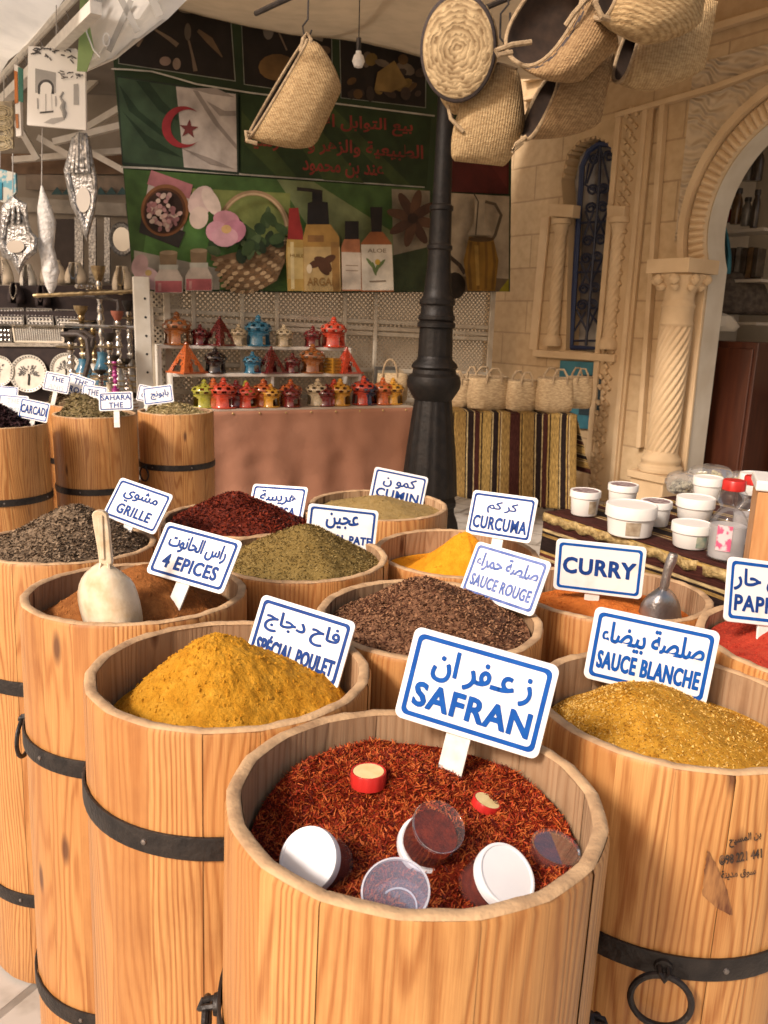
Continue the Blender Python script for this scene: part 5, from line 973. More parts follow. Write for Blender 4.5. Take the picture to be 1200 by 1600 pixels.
# ------------------------------------------------------------------ glazed lanterns
def glaze(c): return pm('glazed_clay', c, tuple(x*.62 for x in c), 22, .16, coat=.6, spec=.6)
GL = {'orange': glaze((.52, .12, .030)), 'red': glaze((.50, .055, .025)), 'brown': glaze((.36, .12, .03)), 'maroon': glaze((.16, .016, .016)), 'cream': glaze((.62, .50, .32)), 'blue': glaze((.05, .22, .36)), 'yellow': glaze((.62, .30, .035)), 'lime': glaze((.38, .36, .045)), 'black': glaze((.025, .014, .012)), 'navy': glaze((.018, .022, .055)), 'ochre': glaze((.50, .24, .03))}
def lan_dome():
    NS = 32
    def arch(i, k):                                     # three arched openings round the body
        kk = (k+2) % 11 if k < 33 else 9; w_ = {0: 5, 1: 5, 2: 5, 3: 5, 4: 4, 5: 2}.get(i-2, 0); return 2 <= i <= 7 and abs((k % 11)-5) < w_/2+.1
    mb = MB(); prof = [(.40, 0), (.41, .03), (.39, .05), (.38, .10), (.372, .16), (.365, .22), (.36, .28), (.362, .33), (.37, .38), (.385, .42), (.36, .45)]
    mb.lathe(prof, 33, skip=arch, cap=False); mb.lathe([(.0, .012), (.36, .012)], 24, cap=False); b = mb
    md = MB(); pd = [(.36, .45), (.39, .465), (.42, .50), (.435, .54), (.44, .58), (.432, .62), (.41, .66), (.38, .70), (.32, .74), (.24, .775), (.15, .80), (.10, .82)]
    md.lathe(pd, 36, skip=lambda i, k: (i in (2, 3) and (k % 4) in (0, 1)) or (i in (5, 6) and (k % 4) in (2, 3)) or (i == 8 and (k % 4) in (0, 1)), cap=False)
    md.lathe([(.11, .815), (.12, .84), (.085, .86), (.08, .88), (.095, .91), (.07, .95), (.03, .985), (0, 1.0)], 16)
    return b, md
def lan_pyr():
    b = MB(); B = .44
    for s in range(4):
        a = Matrix.Rotation(s*PI/2, 3, 'Z'); rows = 9; cols = 8
        for i in range(rows):
            for j in range(cols):
                z0, z1 = .06+i*.90/rows, .06+(i+1)*.90/rows; w0, w1 = B*(1-z0)*1.0, B*(1-z1)
                if i < 4 and abs(j-3.5) < 2.1-(i > 1)-(i > 2)*.6: continue
                hole = (i >= 1 and (i+j) % 2 == 0 and 0 < j < 7)
                vs = [a @ Vector((-w0+2*w0*j/cols, -w0, z0)), a @ Vector((-w0+2*w0*(j+1)/cols, -w0, z0)), a @ Vector((-w1+2*w1*(j+1)/cols, -w1, z1)), a @ Vector((-w1+2*w1*j/cols, -w1, z1))]
                if hole:
                    c = sum(vs, Vector())/4; iv = [c+(v-c)*.55 for v in vs]; b.add(vs+iv, [(k, (k+1) % 4, (k+1) % 4+4, k+4) for k in range(4)])
                else: b.add(vs, [(0, 1, 2, 3)])
    b.box((0, 0, .03), (.94, .94, .06)); md = MB(); md.lathe([(.06, .93), (.05, .97), (.02, 1.0), (0, 1.0)], 8); return b, md
def lan_trunc():
    b = MB(); B = .62; b.box((0, 0, .05), (B*2.1, B*2.1, .1))
    for s in range(4):
        a = Matrix.Rotation(s*PI/2, 3, 'Z')
        for i in range(4):
            for j in range(7):
                z0, z1 = .1+i*.2, .1+(i+1)*.2; w0, w1 = B*(1-z0*.45), B*(1-z1*.45); vs = [a @ Vector((-w0+2*w0*(j+dj)/7, -w0, z0)) if t == 0 else a @ Vector((-w1+2*w1*(j+dj)/7, -w1, z1)) for dj, t in ((0, 0), (1, 0), (1, 1), (0, 1))]
                c = sum(vs, Vector())/4; iv = [c+(v-c)*(.5 if 0 < j < 6 else .05) for v in vs]; b.add(vs+iv, [(k, (k+1) % 4, (k+1) % 4+4, k+4) for k in range(4)])
    md = MB(); md.box((0, 0, .94), (B*1.18, B*1.18, .08)); return b, md
PROTO = {}
for nm, fn in (('dome', lan_dome), ('pyr', lan_pyr), ('trunc', lan_trunc)):
    b, md = fn(); ob = b.build('body', GL['red']); oc = md.build('crown', GL['red'])
    PROTO[nm] = (ob.data, oc.data); bpy.data.objects.remove(ob); bpy.data.objects.remove(oc)
LAN = [ # shelf, x, y, height px, kind, colour, label
 ('A', 277, 533, 47, 'dome', 'brown', 'large orange brown domed lantern at the left end of the top shelf'), ('A', 313, 534, 30, 'dome', 'maroon', 'small dark red domed lantern beside the dark red pyramid on the top shelf'), ('A', 344, 535, 41, 'pyr', 'maroon', 'dark red pyramid lantern on the top shelf'),
 ('A', 373, 536, 31, 'dome', 'cream', 'cream lantern between the dark red pyramid and the blue lantern, top shelf'), ('A', 403.5, 536, 44, 'dome', 'blue', 'large turquoise blue domed lantern on the top shelf'), ('A', 443.5, 539, 31, 'dome', 'cream', 'cream lantern to the right of the turquoise one, alone on the top shelf'), ('A', 488.6, 541, 30, 'dome', 'maroon', 'small dark red domed lantern left of the large red one on the top shelf'), ('A', 521, 541, 43, 'dome', 'red', 'large orange red domed lantern at the right end of the top shelf'),
 ('B', 292, 580, 44, 'pyr', 'orange', 'orange pyramid lantern at the left end of the middle shelf'), ('B', 337, 580, 37, 'dome', 'black', 'glossy black domed lantern on the middle shelf'), ('B', 394.7, 581, 31, 'dome', 'blue', 'small turquoise lantern on the middle shelf'), ('B', 423.7, 582, 38, 'pyr', 'maroon', 'dark red pyramid lantern on the middle shelf'), ('B', 457, 582, 29, 'dome', 'maroon', 'small dark red domed lantern in the middle of the middle shelf'), ('B', 488, 582, 42, 'dome', 'brown', 'tall amber brown domed lantern on the middle shelf'), ('B', 519.7, 583, 22, 'trunc', 'ochre', 'low ochre lantern with a flat top, middle shelf'), ('B', 541, 583, 37, 'pyr', 'red', 'red pyramid lantern at the right end of the middle shelf'),
 ('T', 304.5, 629, 41, 'dome', 'lime', 'lime green lantern at the left end of the bottom row'), ('T', 325.7, 632, 42, 'dome', 'orange', 'orange lantern right of the first lime green one, bottom row'), ('T', 350, 637, 44, 'dome', 'red', 'orange red lantern standing furthest forward at the left of the table'), ('T', 342, 624, 39, 'dome', 'maroon', 'dark red lantern half hidden between two orange ones, bottom row'), ('T', 366.7, 628, 38, 'dome', 'lime', 'lime green lantern second from the left, bottom row'), ('T', 382.7, 624, 40, 'dome', 'orange', 'orange lantern in the back of the bottom row, right of the lime green one'), ('T', 386, 636, 37, 'dome', 'red', 'small orange red lantern at the table edge, left of the yellow one'), ('T', 402, 630, 38, 'dome', 'maroon', 'dark red lantern behind the small orange red one, bottom row'),
 ('T', 423, 635.5, 34, 'dome', 'yellow', 'small yellow lantern at the table edge, left of centre'), ('T', 439.4, 629, 39, 'dome', 'orange', 'orange lantern behind the small yellow and dark red ones'), ('T', 456, 635.5, 33, 'dome', 'maroon', 'dark red lantern at the table edge, left of the cream one'), ('T', 479.4, 628, 39, 'dome', 'cream', 'cream lantern in the bottom row on the table'), ('T', 494.8, 625, 38, 'dome', 'red', 'red lantern behind and to the right of the cream one, bottom row'), ('T', 509.5, 634, 32, 'dome', 'maroon', 'dark red lantern between the cream and the yellow one, at the table edge'), ('T', 531, 633, 39, 'dome', 'yellow', 'yellow lantern left of the large orange red one, bottom row'), ('T', 553, 628, 42, 'dome', 'red', 'large orange red lantern beside the navy one, bottom row'),
 ('T', 572.7, 632, 38, 'dome', 'navy', 'navy blue lantern in the bottom row'), ('T', 592, 630, 39, 'dome', 'orange', 'orange lantern right of the navy one'), ('T', 613, 631, 38, 'dome', 'yellow', 'yellow lantern at the right end of the table')]
rg = random.Random(11)
for (sh, x, y, hp, kind, colr, lab) in LAN:
    P = PT.hit(x, y, -(dA+.06)) if sh == 'A' else PT.hit(x, y, -(dB+.06)) if sh == 'B' else hitz(x, y, zt)
    if sh == 'A': P.z = zA
    if sh == 'B': P.z = zB
    if sh == 'T':
        s_ = (P-PT.p).dot(TD); dd = (P-PT.p).dot(TN); dd = min(max(dd, .03), .19); P = PT.at(s_, zt, -dd)
    hgt = hp/FPX*P.y*1.07; t = thing('clay_lantern', lab, 'lantern', P, 'glazed clay lanterns on the stall')
    t.scale = (hgt*(.96 if kind == 'trunc' else 1.03),)*2+(hgt,); t.rotation_euler = (0, 0, R(28)+(rg.uniform(-.25, .25) if kind == 'dome' else R(20)+rg.uniform(-.2, .2)))
    for nm, me in zip(('body', 'crown'), PROTO[kind]):
        ob = bpy.data.objects.new(nm, me); COL.objects.link(ob); ob.parent = t; ob.material_slots[0].link = 'OBJECT'; ob.material_slots[0].material = GL[colr]

# ------------------------------------------------------------------ striped table with palm bags
def stripe_mat(name, seq, period, rough=.8, axis=0, glint=.35):
    """woven stripes along the cloth's own u (metres)"""
    m, nt, b = newmat(name); L = nt.links.new; uv = nd(nt, 'ShaderNodeUVMap'); sp = nd(nt, 'ShaderNodeSeparateXYZ'); L(uv.outputs[0], sp.inputs[0])
    dv = nd(nt, 'ShaderNodeMath', operation='DIVIDE'); dv.inputs[1].default_value = period; L(sp.outputs[axis], dv.inputs[0]); fr = nd(nt, 'ShaderNodeMath', operation='FRACT'); L(dv.outputs[0], fr.inputs[0])
    rp = nd(nt, 'ShaderNodeValToRGB'); rp.color_ramp.interpolation = 'CONSTANT'; e = rp.color_ramp.elements; tot = sum(s for s, _ in seq); p = 0
    for i, (s, c) in enumerate(seq):
        x = e[i] if i < 2 else e.new(p/tot); x.position = p/tot; x.color = c4(c); p += s
    L(fr.outputs[0], rp.inputs[0])
    mp = nd(nt, 'ShaderNodeMapping'); mp.inputs['Scale'].default_value = (160, 22, 1) if axis == 0 else (22, 160, 1); L(uv.outputs[0], mp.inputs[0]); no = nd(nt, 'ShaderNodeTexNoise'); no.inputs['Scale'].default_value = 1; no.inputs['Detail'].default_value = 4; L(mp.outputs[0], no.inputs[0])
    r2 = nd(nt, 'ShaderNodeValToRGB'); r2.color_ramp.elements[0].color = (.45, .42, .38, 1); r2.color_ramp.elements[1].color = (1.15, 1.12, 1.05, 1); r2.color_ramp.elements[0].position = .35; r2.color_ramp.elements[1].position = .65; L(no.outputs[0], r2.inputs[0])
    mx = nd(nt, 'ShaderNodeMix', data_type='RGBA', blend_type='MULTIPLY'); mx.inputs[0].default_value = 1; L(rp.outputs[0], mx.inputs[6]); L(r2.outputs[0], mx.inputs[7]); L(mx.outputs[2], b.inputs['Base Color'])
    b.inputs['Roughness'].default_value = rough; b.inputs['Specular IOR Level'].default_value = .15
    bp = nd(nt, 'ShaderNodeBump'); bp.inputs['Strength'].default_value = .4; bp.inputs['Distance'].default_value = .003; L(no.outputs[0], bp.inputs['Height']); L(bp.outputs[0], b.inputs['Normal']); return m
GOLD = (.38, .255, .085); GOLD2 = (.28, .18, .06); WINE = (.055, .016, .012); WINE2 = (.10, .025, .018); INKB = (.018, .010, .009); PALE = (.46, .36, .19)
STRIPES = [(4.2, WINE), (.6, GOLD), (.5, INKB), (.6, GOLD), (4.2, GOLD2), (.5, INKB), (.5, PALE), (2.4, INKB), (.4, PALE), (2.2, WINE), (.7, GOLD), (.5, INKB), (3.6, GOLD), (.4, INKB), (.5, PALE), (2.2, INKB), (.5, GOLD), (.5, WINE), (.5, PALE), (3.4, GOLD2)]
M_STR = stripe_mat('striped_cloth', STRIPES, .52)
def uv_grid(mb, P, uvs, fn, mi=0):
    mb.grid(P, mi)
    for i in range(len(P)-1):
        for j in range(len(P[0])-1): uvs += [fn(i, j), fn(i+1, j), fn(i+1, j+1), fn(i, j+1)]
def set_uv(ob, uvs):
    u = ob.data.uv_layers.new(name='UVMap'); u.data.foreach_set('uv', [c for p in uvs for c in p])
def striped_table():
    zt2 = .84; a = hitz(690, 643, zt2); b = hitz(897, 648, zt2); d = (b-a); Ln = d.length; d.normalize(); n = Vector((-d.y, d.x, 0)); o = Vector((a.x, a.y, 0))+d*Ln/2
    t = thing('striped_table', 'small table under a gold and maroon striped cloth, by the lamp post', 'table', o)
    mb = MB(); mb.prism([a+Vector((0, 0, -.006)), b+Vector((0, 0, -.006)), b+n*.5+Vector((0, 0, -.006)), a+n*.5+Vector((0, 0, -.006))], (0, 0, -.03)); mb.build('tabletop', M_FRAME, t, o)
    mb = MB(); uvs = []
    P = wavy_drape(Vector((a.x, a.y, zt2))-n*.012, d, n, Ln+.02, zt2, .12, .022, .42, 5, .10); nu = len(P)-1
    # the hem rises to the left, the right corner flares
    for i, row in enumerate(P):
        u = i/nu
        for j in range(len(row)):
            v = j/26; row[j].z += v*.12*(1-u)**2; row[j] += d*(v*.02*u)
    uv_grid(mb, P, uvs, lambda i, j: (i*.012, j*.03))
    T_ = [[Vector((a.x, a.y, zt2+.002))+d*(i/40*(Ln+.02))+n*(-.012+j/8*.52)+Vector((0, 0, .004*math.sin(i*.7+j))) for j in range(9)] for i in range(41)]
    uv_grid(mb, T_, uvs, lambda i, j: (i/40*Ln, j*.06+1))
    P = wavy_drape(Vector((b.x, b.y, zt2))-n*.012+d*.02, n, d, .52, zt2, .38, .03, .3, 8, .12, out=1); uv_grid(mb, P, uvs, lambda i, j: (j*.022, i*.012))
    ob = mb.build('cloth', M_STR, t, o, solid=0); set_uv(ob, uvs); q = ob.modifiers.new('solid', 'SOLIDIFY'); q.thickness = .003
    for (s, w_) in ((.06, .08), (Ln-.06, .08), (.06, .42), (Ln-.06, .42)): mb = MB(); p = Vector((a.x, a.y, 0))+d*s+n*w_; mb.tube([(p.x, p.y, 0), (p.x, p.y, zt2-.04)], .014, 8); mb.build('leg', M_PIPE, t, o)
    return zt2
ZS = striped_table()
def straw(name, c1, c2, sc=34, st=(1, 1, 3.2)):
    m = pm(name, c1, c2, sc, .85, bump=.9, bscale=70, stretch=st, bdist=.006, lo=.36, hi=.64, spec=.15); return m
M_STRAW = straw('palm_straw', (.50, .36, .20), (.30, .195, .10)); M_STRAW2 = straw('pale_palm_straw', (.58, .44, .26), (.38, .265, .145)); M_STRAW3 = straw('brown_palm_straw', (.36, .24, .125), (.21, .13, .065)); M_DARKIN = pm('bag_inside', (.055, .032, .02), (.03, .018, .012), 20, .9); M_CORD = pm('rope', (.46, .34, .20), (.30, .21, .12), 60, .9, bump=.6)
M_BLACKB = pm('black_binding', (.03, .022, .022), (.055, .04, .035), 60, .8)
M_BAG = glass('clear_film', (.85, .85, .83), .12, .12)
def small_bag(x, y, wpx, hpx, lab, handles=True, Yz=None, bagfilm=False):
    P = hitz(x, y, ZS+.004); k = P.y/FPX*1.03; W = wpx*k; H = hpx*k; D = W*.62
    t = thing('palm_basket', lab, 'basket', P, 'small palm baskets on the striped table'); t.rotation_euler = (0, 0, rg.uniform(-.35, .35))
    mb = MB(); prof = [(.0, 0), (.40, .0), (.47, .06), (.50, .25), (.49, .55), (.46, .85), (.455, 1.0)]
    def sq(q): c, s_ = abs(math.cos(q)), abs(math.sin(q)); return 1/((c**3.2+s_**3.2)**(1/3.2))
    M = Matrix.Diagonal((W, D, H, 1)); mb.lathe(prof, 40, M, 0, rmod=lambda q, z, i: sq(q)*(1+.03*noise.noise(Vector((q*2, z*3, x)))), cap=False); mb.build('body', M_STRAW2, t, solid=.006)
    mb = MB(); mb.tube([(W*.455*sq(q)*math.cos(q), D*.455*sq(q)*math.sin(q), H) for q in np.linspace(0, 2*PI, 41)], .006, 6, cap=False); mb.build('rim', M_CORD, t)
    if handles:
        for s_ in (-1, 1):
            mb = MB(); mb.tube([(-W*.20, s_*D*.46, H*.82), (-W*.19, s_*D*.5, H*1.08), (-W*.08, s_*D*.46, H*1.27), (W*.08, s_*D*.46, H*1.27), (W*.19, s_*D*.5, H*1.08), (W*.20, s_*D*.46, H*.82)], .009, 7); mb.build('handle', M_CORD, t)
    return t
for args in ((712, 634, 42, 40, 'palm basket partly hidden behind the lamp post'), (761, 639, 62, 48, 'wide palm basket right of the lamp post, two loop handles'), (813, 641, 47, 45, 'narrow palm basket in the middle of the striped table'), (864, 643, 56, 50, 'palm basket at the right front of the striped table'), (902, 637, 40, 46, 'palm basket behind the others at the right end of the striped table'), (735, 632, 34, 44, 'palm basket standing at the back, its handle above the others')):
    small_bag(*args)
# bag and boards at the right end of the lantern table
P = hitz(640, 634, zt); P = PT.at(TLEN-.06, zt, -.30); t = thing('palm_basket', 'palm basket on the lantern table, left of the lamp post', 'basket', P, 'palm baskets on the lantern table'); mb = MB(); mb.lathe([(0, 0), (.10, 0), (.125, .03), (.13, .12), (.12, .24)], 28, Matrix.Diagonal((1, .7, 1, 1)), cap=False); mb.build('body', M_STRAW2, t, solid=.006); mb = MB(); mb.tube([(.06*math.cos(a)-.02, -.08, .22+.14*math.sin(a)) for a in np.linspace(0, PI, 14)], .009, 6); mb.build('handle', M_CORD, t)
def palm_board():
    for i, (x, dd) in enumerate(((603, .42), (622, .50))):
        P = PT.hit(x, 612, -dd); P.z = zt; t = thing('picture_board', ('dark framed picture of a palm tree leaning at the right of the lantern table', 'pale rounded board leaning beside the palm tree picture')[i], 'picture', P); F = Matrix((TD, TN, Vector((0, 0, 1)))).transposed()
        if i == 0:
            mb = MB(); mb.box((0, 0, .15), (.22, .02, .28), F); mb.build('frame', pm('grey_frame', (.10, .09, .075), None, 20, .6), t, bevel=.004); mb = MB(); mb.box(tuple(-TN*.012+Vector((0, 0, .15))), (.17, .004, .22), F); mb.build('panel', pm('grey_panel', (.33, .31, .25), (.26, .24, .19), 9, .6), t)
            mb = MB(); q0 = -TN*.0155
            mb.bar(q0+Vector((0, 0, .06)), q0+Vector((0, 0, .16)), .012, .002, up=TN)
            for k in range(9): a = -.3+k*(PI+.6)/8; mb.bar(q0-TN*.0006*k+Vector((0, 0, .16)), q0-TN*.0006*k+TD*(.07*math.cos(a))+Vector((0, 0, .16+.06*math.sin(a))), .016, .001, up=TN)
            mb.build('palm_motif', pm('palm_ink', (.04, .04, .03), None, 20, .6), t)
        else:
            mb = MB(); mb.prism([Vector((0, 0, .005))+TD*x_+Vector((0, 0, z_)) for x_, z_ in [(-.06, 0), (.06, 0)]+[(.06*math.cos(a), .2+.06*math.sin(a)) for a in np.linspace(0, PI, 12)]], TN*.015); mb.build('board', pm('cut_board', (.58, .46, .30), (.46, .34, .2), 9, .6), t); 
            mb = MB(); mb.lathe([(.035, 0), (.03, .002), (0, .003)], 14, frame(-TN, -TN*.001+Vector((0, 0, .14)))); mb.build('motif', pm('cut_board_paint', (.20, .11, .05), None, 9, .6), t)
palm_board()

# ------------------------------------------------------------------ right table with tubs
ZR = .85
RA = hitz(853, 799, ZR); RB = hitz(1105, 879, ZR); RD = Vector((RB.x-RA.x, RB.y-RA.y, 0)).normalized(); RN = Vector((-RD.y, RD.x, 0))
if RN.x < 0: RN = -RN
def right_table():
    Ln = 1.5; o = Vector((RA.x, RA.y, 0))+RD*Ln/2+RN*.35; t = thing('tub_table', 'table under a dark maroon and gold striped cloth, crowded with white tubs', 'table', o)
    a = Vector((RA.x, RA.y, ZR)); SEQ = [(5, WINE), (.5, PALE), (.6, WINE2), (.4, GOLD), (2.5, INKB), (.5, GOLD2), (.4, INKB), (.5, PALE), (2.2, WINE), (.6, GOLD), (.4, INKB), (.6, GOLD)]
    m = stripe_mat('maroon_striped_cloth', SEQ, .30, axis=1)
    mb = MB(); mb.prism([a+Vector((0, 0, -.008)), a+RD*Ln+Vector((0, 0, -.008)), a+RD*Ln+RN*.75+Vector((0, 0, -.008)), a+RN*.75+Vector((0, 0, -.008))], (0, 0, -.03)); mb.build('tabletop', M_FRAME, t, o)
    mb = MB(); uvs = []
    T_ = [[a+RD*(i/60*Ln)+RN*(j/24*.75)+Vector((0, 0, .003*noise.noise(Vector((i*.3, j*.4, 3)))-.001)) for j in range(25)] for i in range(61)]; uv_grid(mb, T_, uvs, lambda i, j: (i*.025, j*.03125))
    P = wavy_drape(a-RN*.004, RD, RN, Ln, ZR-.001, .05, .016, .5, 3, .05); uv_grid(mb, P, uvs, lambda i, j: (i*.012, -.02-j*.031))
    P = wavy_drape(a-RD*.004, RN, RD, .75, ZR-.001, .05, .016, .4, 6, .05); uv_grid(mb, P, uvs, lambda i, j: (j*.03, i*.012))
    ob = mb.build('cloth', m, t, o); set_uv(ob, uvs); q = ob.modifiers.new('solid', 'SOLIDIFY'); q.thickness = .003
    # gold fringe along the edge
    m2 = pm('gold_trim', (.52, .38, .16), (.26, .17, .06), 60, .55, .2, bump=.8, bscale=90); mb = MB(); rows = []
    for i in range(121): u = i/120*Ln; rows.append([a+RD*u-RN*(.012+.004*math.sin(i*.9))+Vector((0, 0, z_+.004*math.sin(i*1.1))) for z_ in (-.004, -.018, -.034)])
    mb.grid(rows); mb.build('gold_trim', m2, t, o, solid=.003)
    for (s, w_) in ((.08, .08), (Ln-.08, .08), (.08, .66), (Ln-.08, .66)): mb = MB(); p = Vector((a.x, a.y, 0))+RD*s+RN*w_; mb.tube([(p.x, p.y, 0), (p.x, p.y, ZR-.045)], .016, 8); mb.build('leg', M_PIPE, t, o)
right_table()
M_TUB = pm('tub_plastic', (.80, .78, .73), (.76, .74, .69), 12, .35); M_LABD = pm('dark_lid_label', (.16, .09, .10), (.42, .36, .34), 60, .5, lo=.45, hi=.6); M_LABG = pm('green_leaf_label', (.14, .24, .20), (.46, .46, .34), 40, .5); M_LABB = pm('brown_label', (.26, .19, .12), (.50, .42, .30), 40, .5)
def tub(x, y, wpx, hpx, lab, z=ZR, lidlab=None, front=None, lidh=.30):
    P = hitz(x, y, z+.003); k = P.y/FPX*1.03; r_ = wpx*k/2; H = hpx*k*.88; t = thing('plastic_tub', lab, 'tub', P, 'white plastic tubs on the table')
    mb = MB(); hb = H*(1-lidh); mb.lathe([(0, 0), (r_*.80, 0), (r_*.84, .003), (r_*.93, hb), (r_*.90, hb)], 40); mb.build('body', M_TUB, t)
    mb = MB(); mb.lathe([(r_*.95, hb-.004), (r_, hb-.002), (r_, H*.95), (r_*.985, H*.975), (r_*.93, H*.98), (r_*.90, H*.955), (0, H*.955)], 48, rmod=lambda q, zz, i: 1); l = mb.build('lid', M_TUB, t)
    if lidlab: mb = MB(); mb.lathe([(0, H*.955+.001), (r_*.84, H*.955+.001), (r_*.84, H*.955+.0003)], 32); mb.build('lid_label', lidlab, l)
    if front:
        mb = MB(); q0 = -PI/2+front[1]; rows = [[((r_*(.84+.09*f)+.0008)*math.cos(q0+a), (r_*(.84+.09*f)+.0008)*math.sin(q0+a), hb*f) for f in (.15, .85)] for a in np.linspace(-.32, .32, 9)]; mb.grid(rows); mb.build('label', front[0], t)
    return t
tub(912, 803, 47, 44, 'white tub with a dark printed lid, leftmost on the table', lidlab=M_LABD, front=(M_LABB, .4), lidh=.26)
tub(971, 790, 46, 40, 'white tub behind the widest one', lidlab=M_LABD, lidh=.28)
tub(983, 834, 78, 56, 'widest white tub, with a small brown label on its side', front=(M_LABB, -.15), lidh=.38)
tub(1022, 819, 48, 44, 'white tub with a dark lid, right behind the widest tub', lidlab=M_LABD, lidh=.26)
T7 = tub(1078, 853, 62, 44, 'white tub with a green leaf label, under another tub', front=(M_LABG, .25), lidh=.35)
P7 = T7.location; tub_top = P7.z+44*P7.y/FPX*1.03*.88*.98
tub(1084, 810, 58, 40, 'white tub with a plain lid, stacked behind the green labelled one', lidh=.42)
tub(1103, 779, 44, 40, 'white tub between the clear bags at the back', lidh=.35)
tub(1178, 772, 48, 38, 'white tub at the far right edge of the photo', lidh=.4)
def bottle(x, y, wpx, hpx, lab, pink=True):
    P = hitz(x, y, ZR+.003); k = P.y/FPX*1.03; r_ = wpx*k/2; H = hpx*k*.95; t = thing('water_bottle', lab, 'bottle', P, 'clear bottles with red caps')
    prof = [(0, .004), (.8, 0), (.97, .02), (1, .08), (.98, .30), (1, .42), (.96, .50), (.70, .60), (.55, .63), (.58, .66), (.78, .72), (.82, .78), (.74, .84), (.58, .87), (.56, .89)]
    mb = MB(); mb.lathe([(p[0]*r_, p[1]*H) for p in prof], 36, cap=False); mb.build('body', M_CLEAR, t)
    mb = MB(); mb.lathe([(0, .01*H)]+[(p[0]*r_*.94, p[1]*H+.002) for p in prof[1:6]]+[(0, .42*H)], 30); mb.build('liquid', glass('cloudy_liquid', (.80, .78, .76), .2, .45), t)
    mb = MB(); mb.lathe([(.60*r_, .875*H), (.62*r_, .88*H), (.62*r_, .985*H), (.58*r_, H), (0, H)], 36, rmod=lambda q, zz, i: 1+(.02*math.cos(q*30) if i in (1, 2) else 0)); mb.build('cap', M_RED, t)
    if pink: mb = MB(); mb.grid([[(r_*1.01*math.cos(a), r_*1.01*math.sin(a), H*f) for f in (.14, .46)] for a in np.linspace(-2.55, -1.75, 10)]); mb.build('label', pm('pink_label', (.62, .10, .20), (.72, .55, .55), 50, .5, lo=.45, hi=.55), t)
bottle(1132, 872, 56, 132, 'clear bottle with a red cap and a pink label, at the table edge')
bottle(1166, 848, 50, 112, 'clear bottle with a red cap, behind the pink labelled one', False)
def film_bag(x, y, wpx, hpx, lab, c):
    P = hitz(x, y, ZR+.004); k = P.y/FPX*1.03; t = thing('clear_bag', lab, 'bag', P, 'crinkled clear bags'); W = wpx*k; H = hpx*k
    mb = MB(); n = 36; rows = []
    for i in range(19):
        v = i/18; zz = H*(.5-.5*math.cos(PI*v)); rr = math.sin(PI*max(.03, min(.97, v)))**.6
        rows.append([(W/2*rr*math.cos(q)*(1+.16*noise.noise(Vector((math.cos(q)*3, math.sin(q)*3, v*5+x)))), W*.36*rr*math.sin(q)*(1+.16*noise.noise(Vector((math.cos(q)*3, math.sin(q)*3, v*5+x+9)))), zz+.03*H*noise.noise(Vector((math.cos(q)*4, math.sin(q)*4, v*7)))) for q in [2*PI*k_/n for k_ in range(n)]])
    mb.grid([list(r_)+[r_[0]] for r_ in rows], smooth=True); mb.build('film', M_BAG, t)
    mb = MB()
    for k_ in range(70):
        q = RS.rand()*2*PI; r2 = math.sqrt(RS.rand())*.72; v = RS.rand()
        mb.lathe([(0, -.008), (.008, -.004), (.010, .003), (0, .010)], 6, Matrix.Translation((W/2*r2*math.cos(q), W*.34*r2*math.sin(q), H*(.12+.62*v*(1-r2*.6)))) @ Matrix.Rotation(RS.rand()*6, 4, 'X'))
    mb.build('contents', c, t)
C1 = pm('dried_herbs', (.30, .28, .20), (.14, .12, .08), 30, .8); C2 = pm('dried_petals', (.42, .36, .20), (.22, .20, .09), 30, .8)
film_bag(1062, 772, 46, 36, 'crinkled clear bag of grey herbs at the back left of the tubs', C1); film_bag(1108, 758, 66, 32, 'wider clear bag of yellowish petals at the back of the table', C2); film_bag(1154, 762, 40, 26, 'small clear bag behind the red capped bottles', C2)
def wood_box():
    P = hit(1196, 870, 1.72); P.z = ZR+.004; t = thing('wooden_box', 'pine box with a white lid standing at the right edge of the tub table', 'box', P+RN*.02); F = Matrix.Rotation(R(-20), 3, 'Z')
    H = hit(1190, 768, 1.72).z-P.z; mb = MB(); mb.box((.03, .03, H/2), (.13, .13, H), F); mb.build('side', pm('pine_board', (.60, .32, .13), (.46, .21, .075), 6, .5, stretch=(8, 8, .8), bump=.1), t, bevel=.003); mb = MB(); mb.box((.03, .03, H+.0125), (.142, .142, .023), F); mb.build('lid', M_TUB, t, bevel=.004)
wood_box()

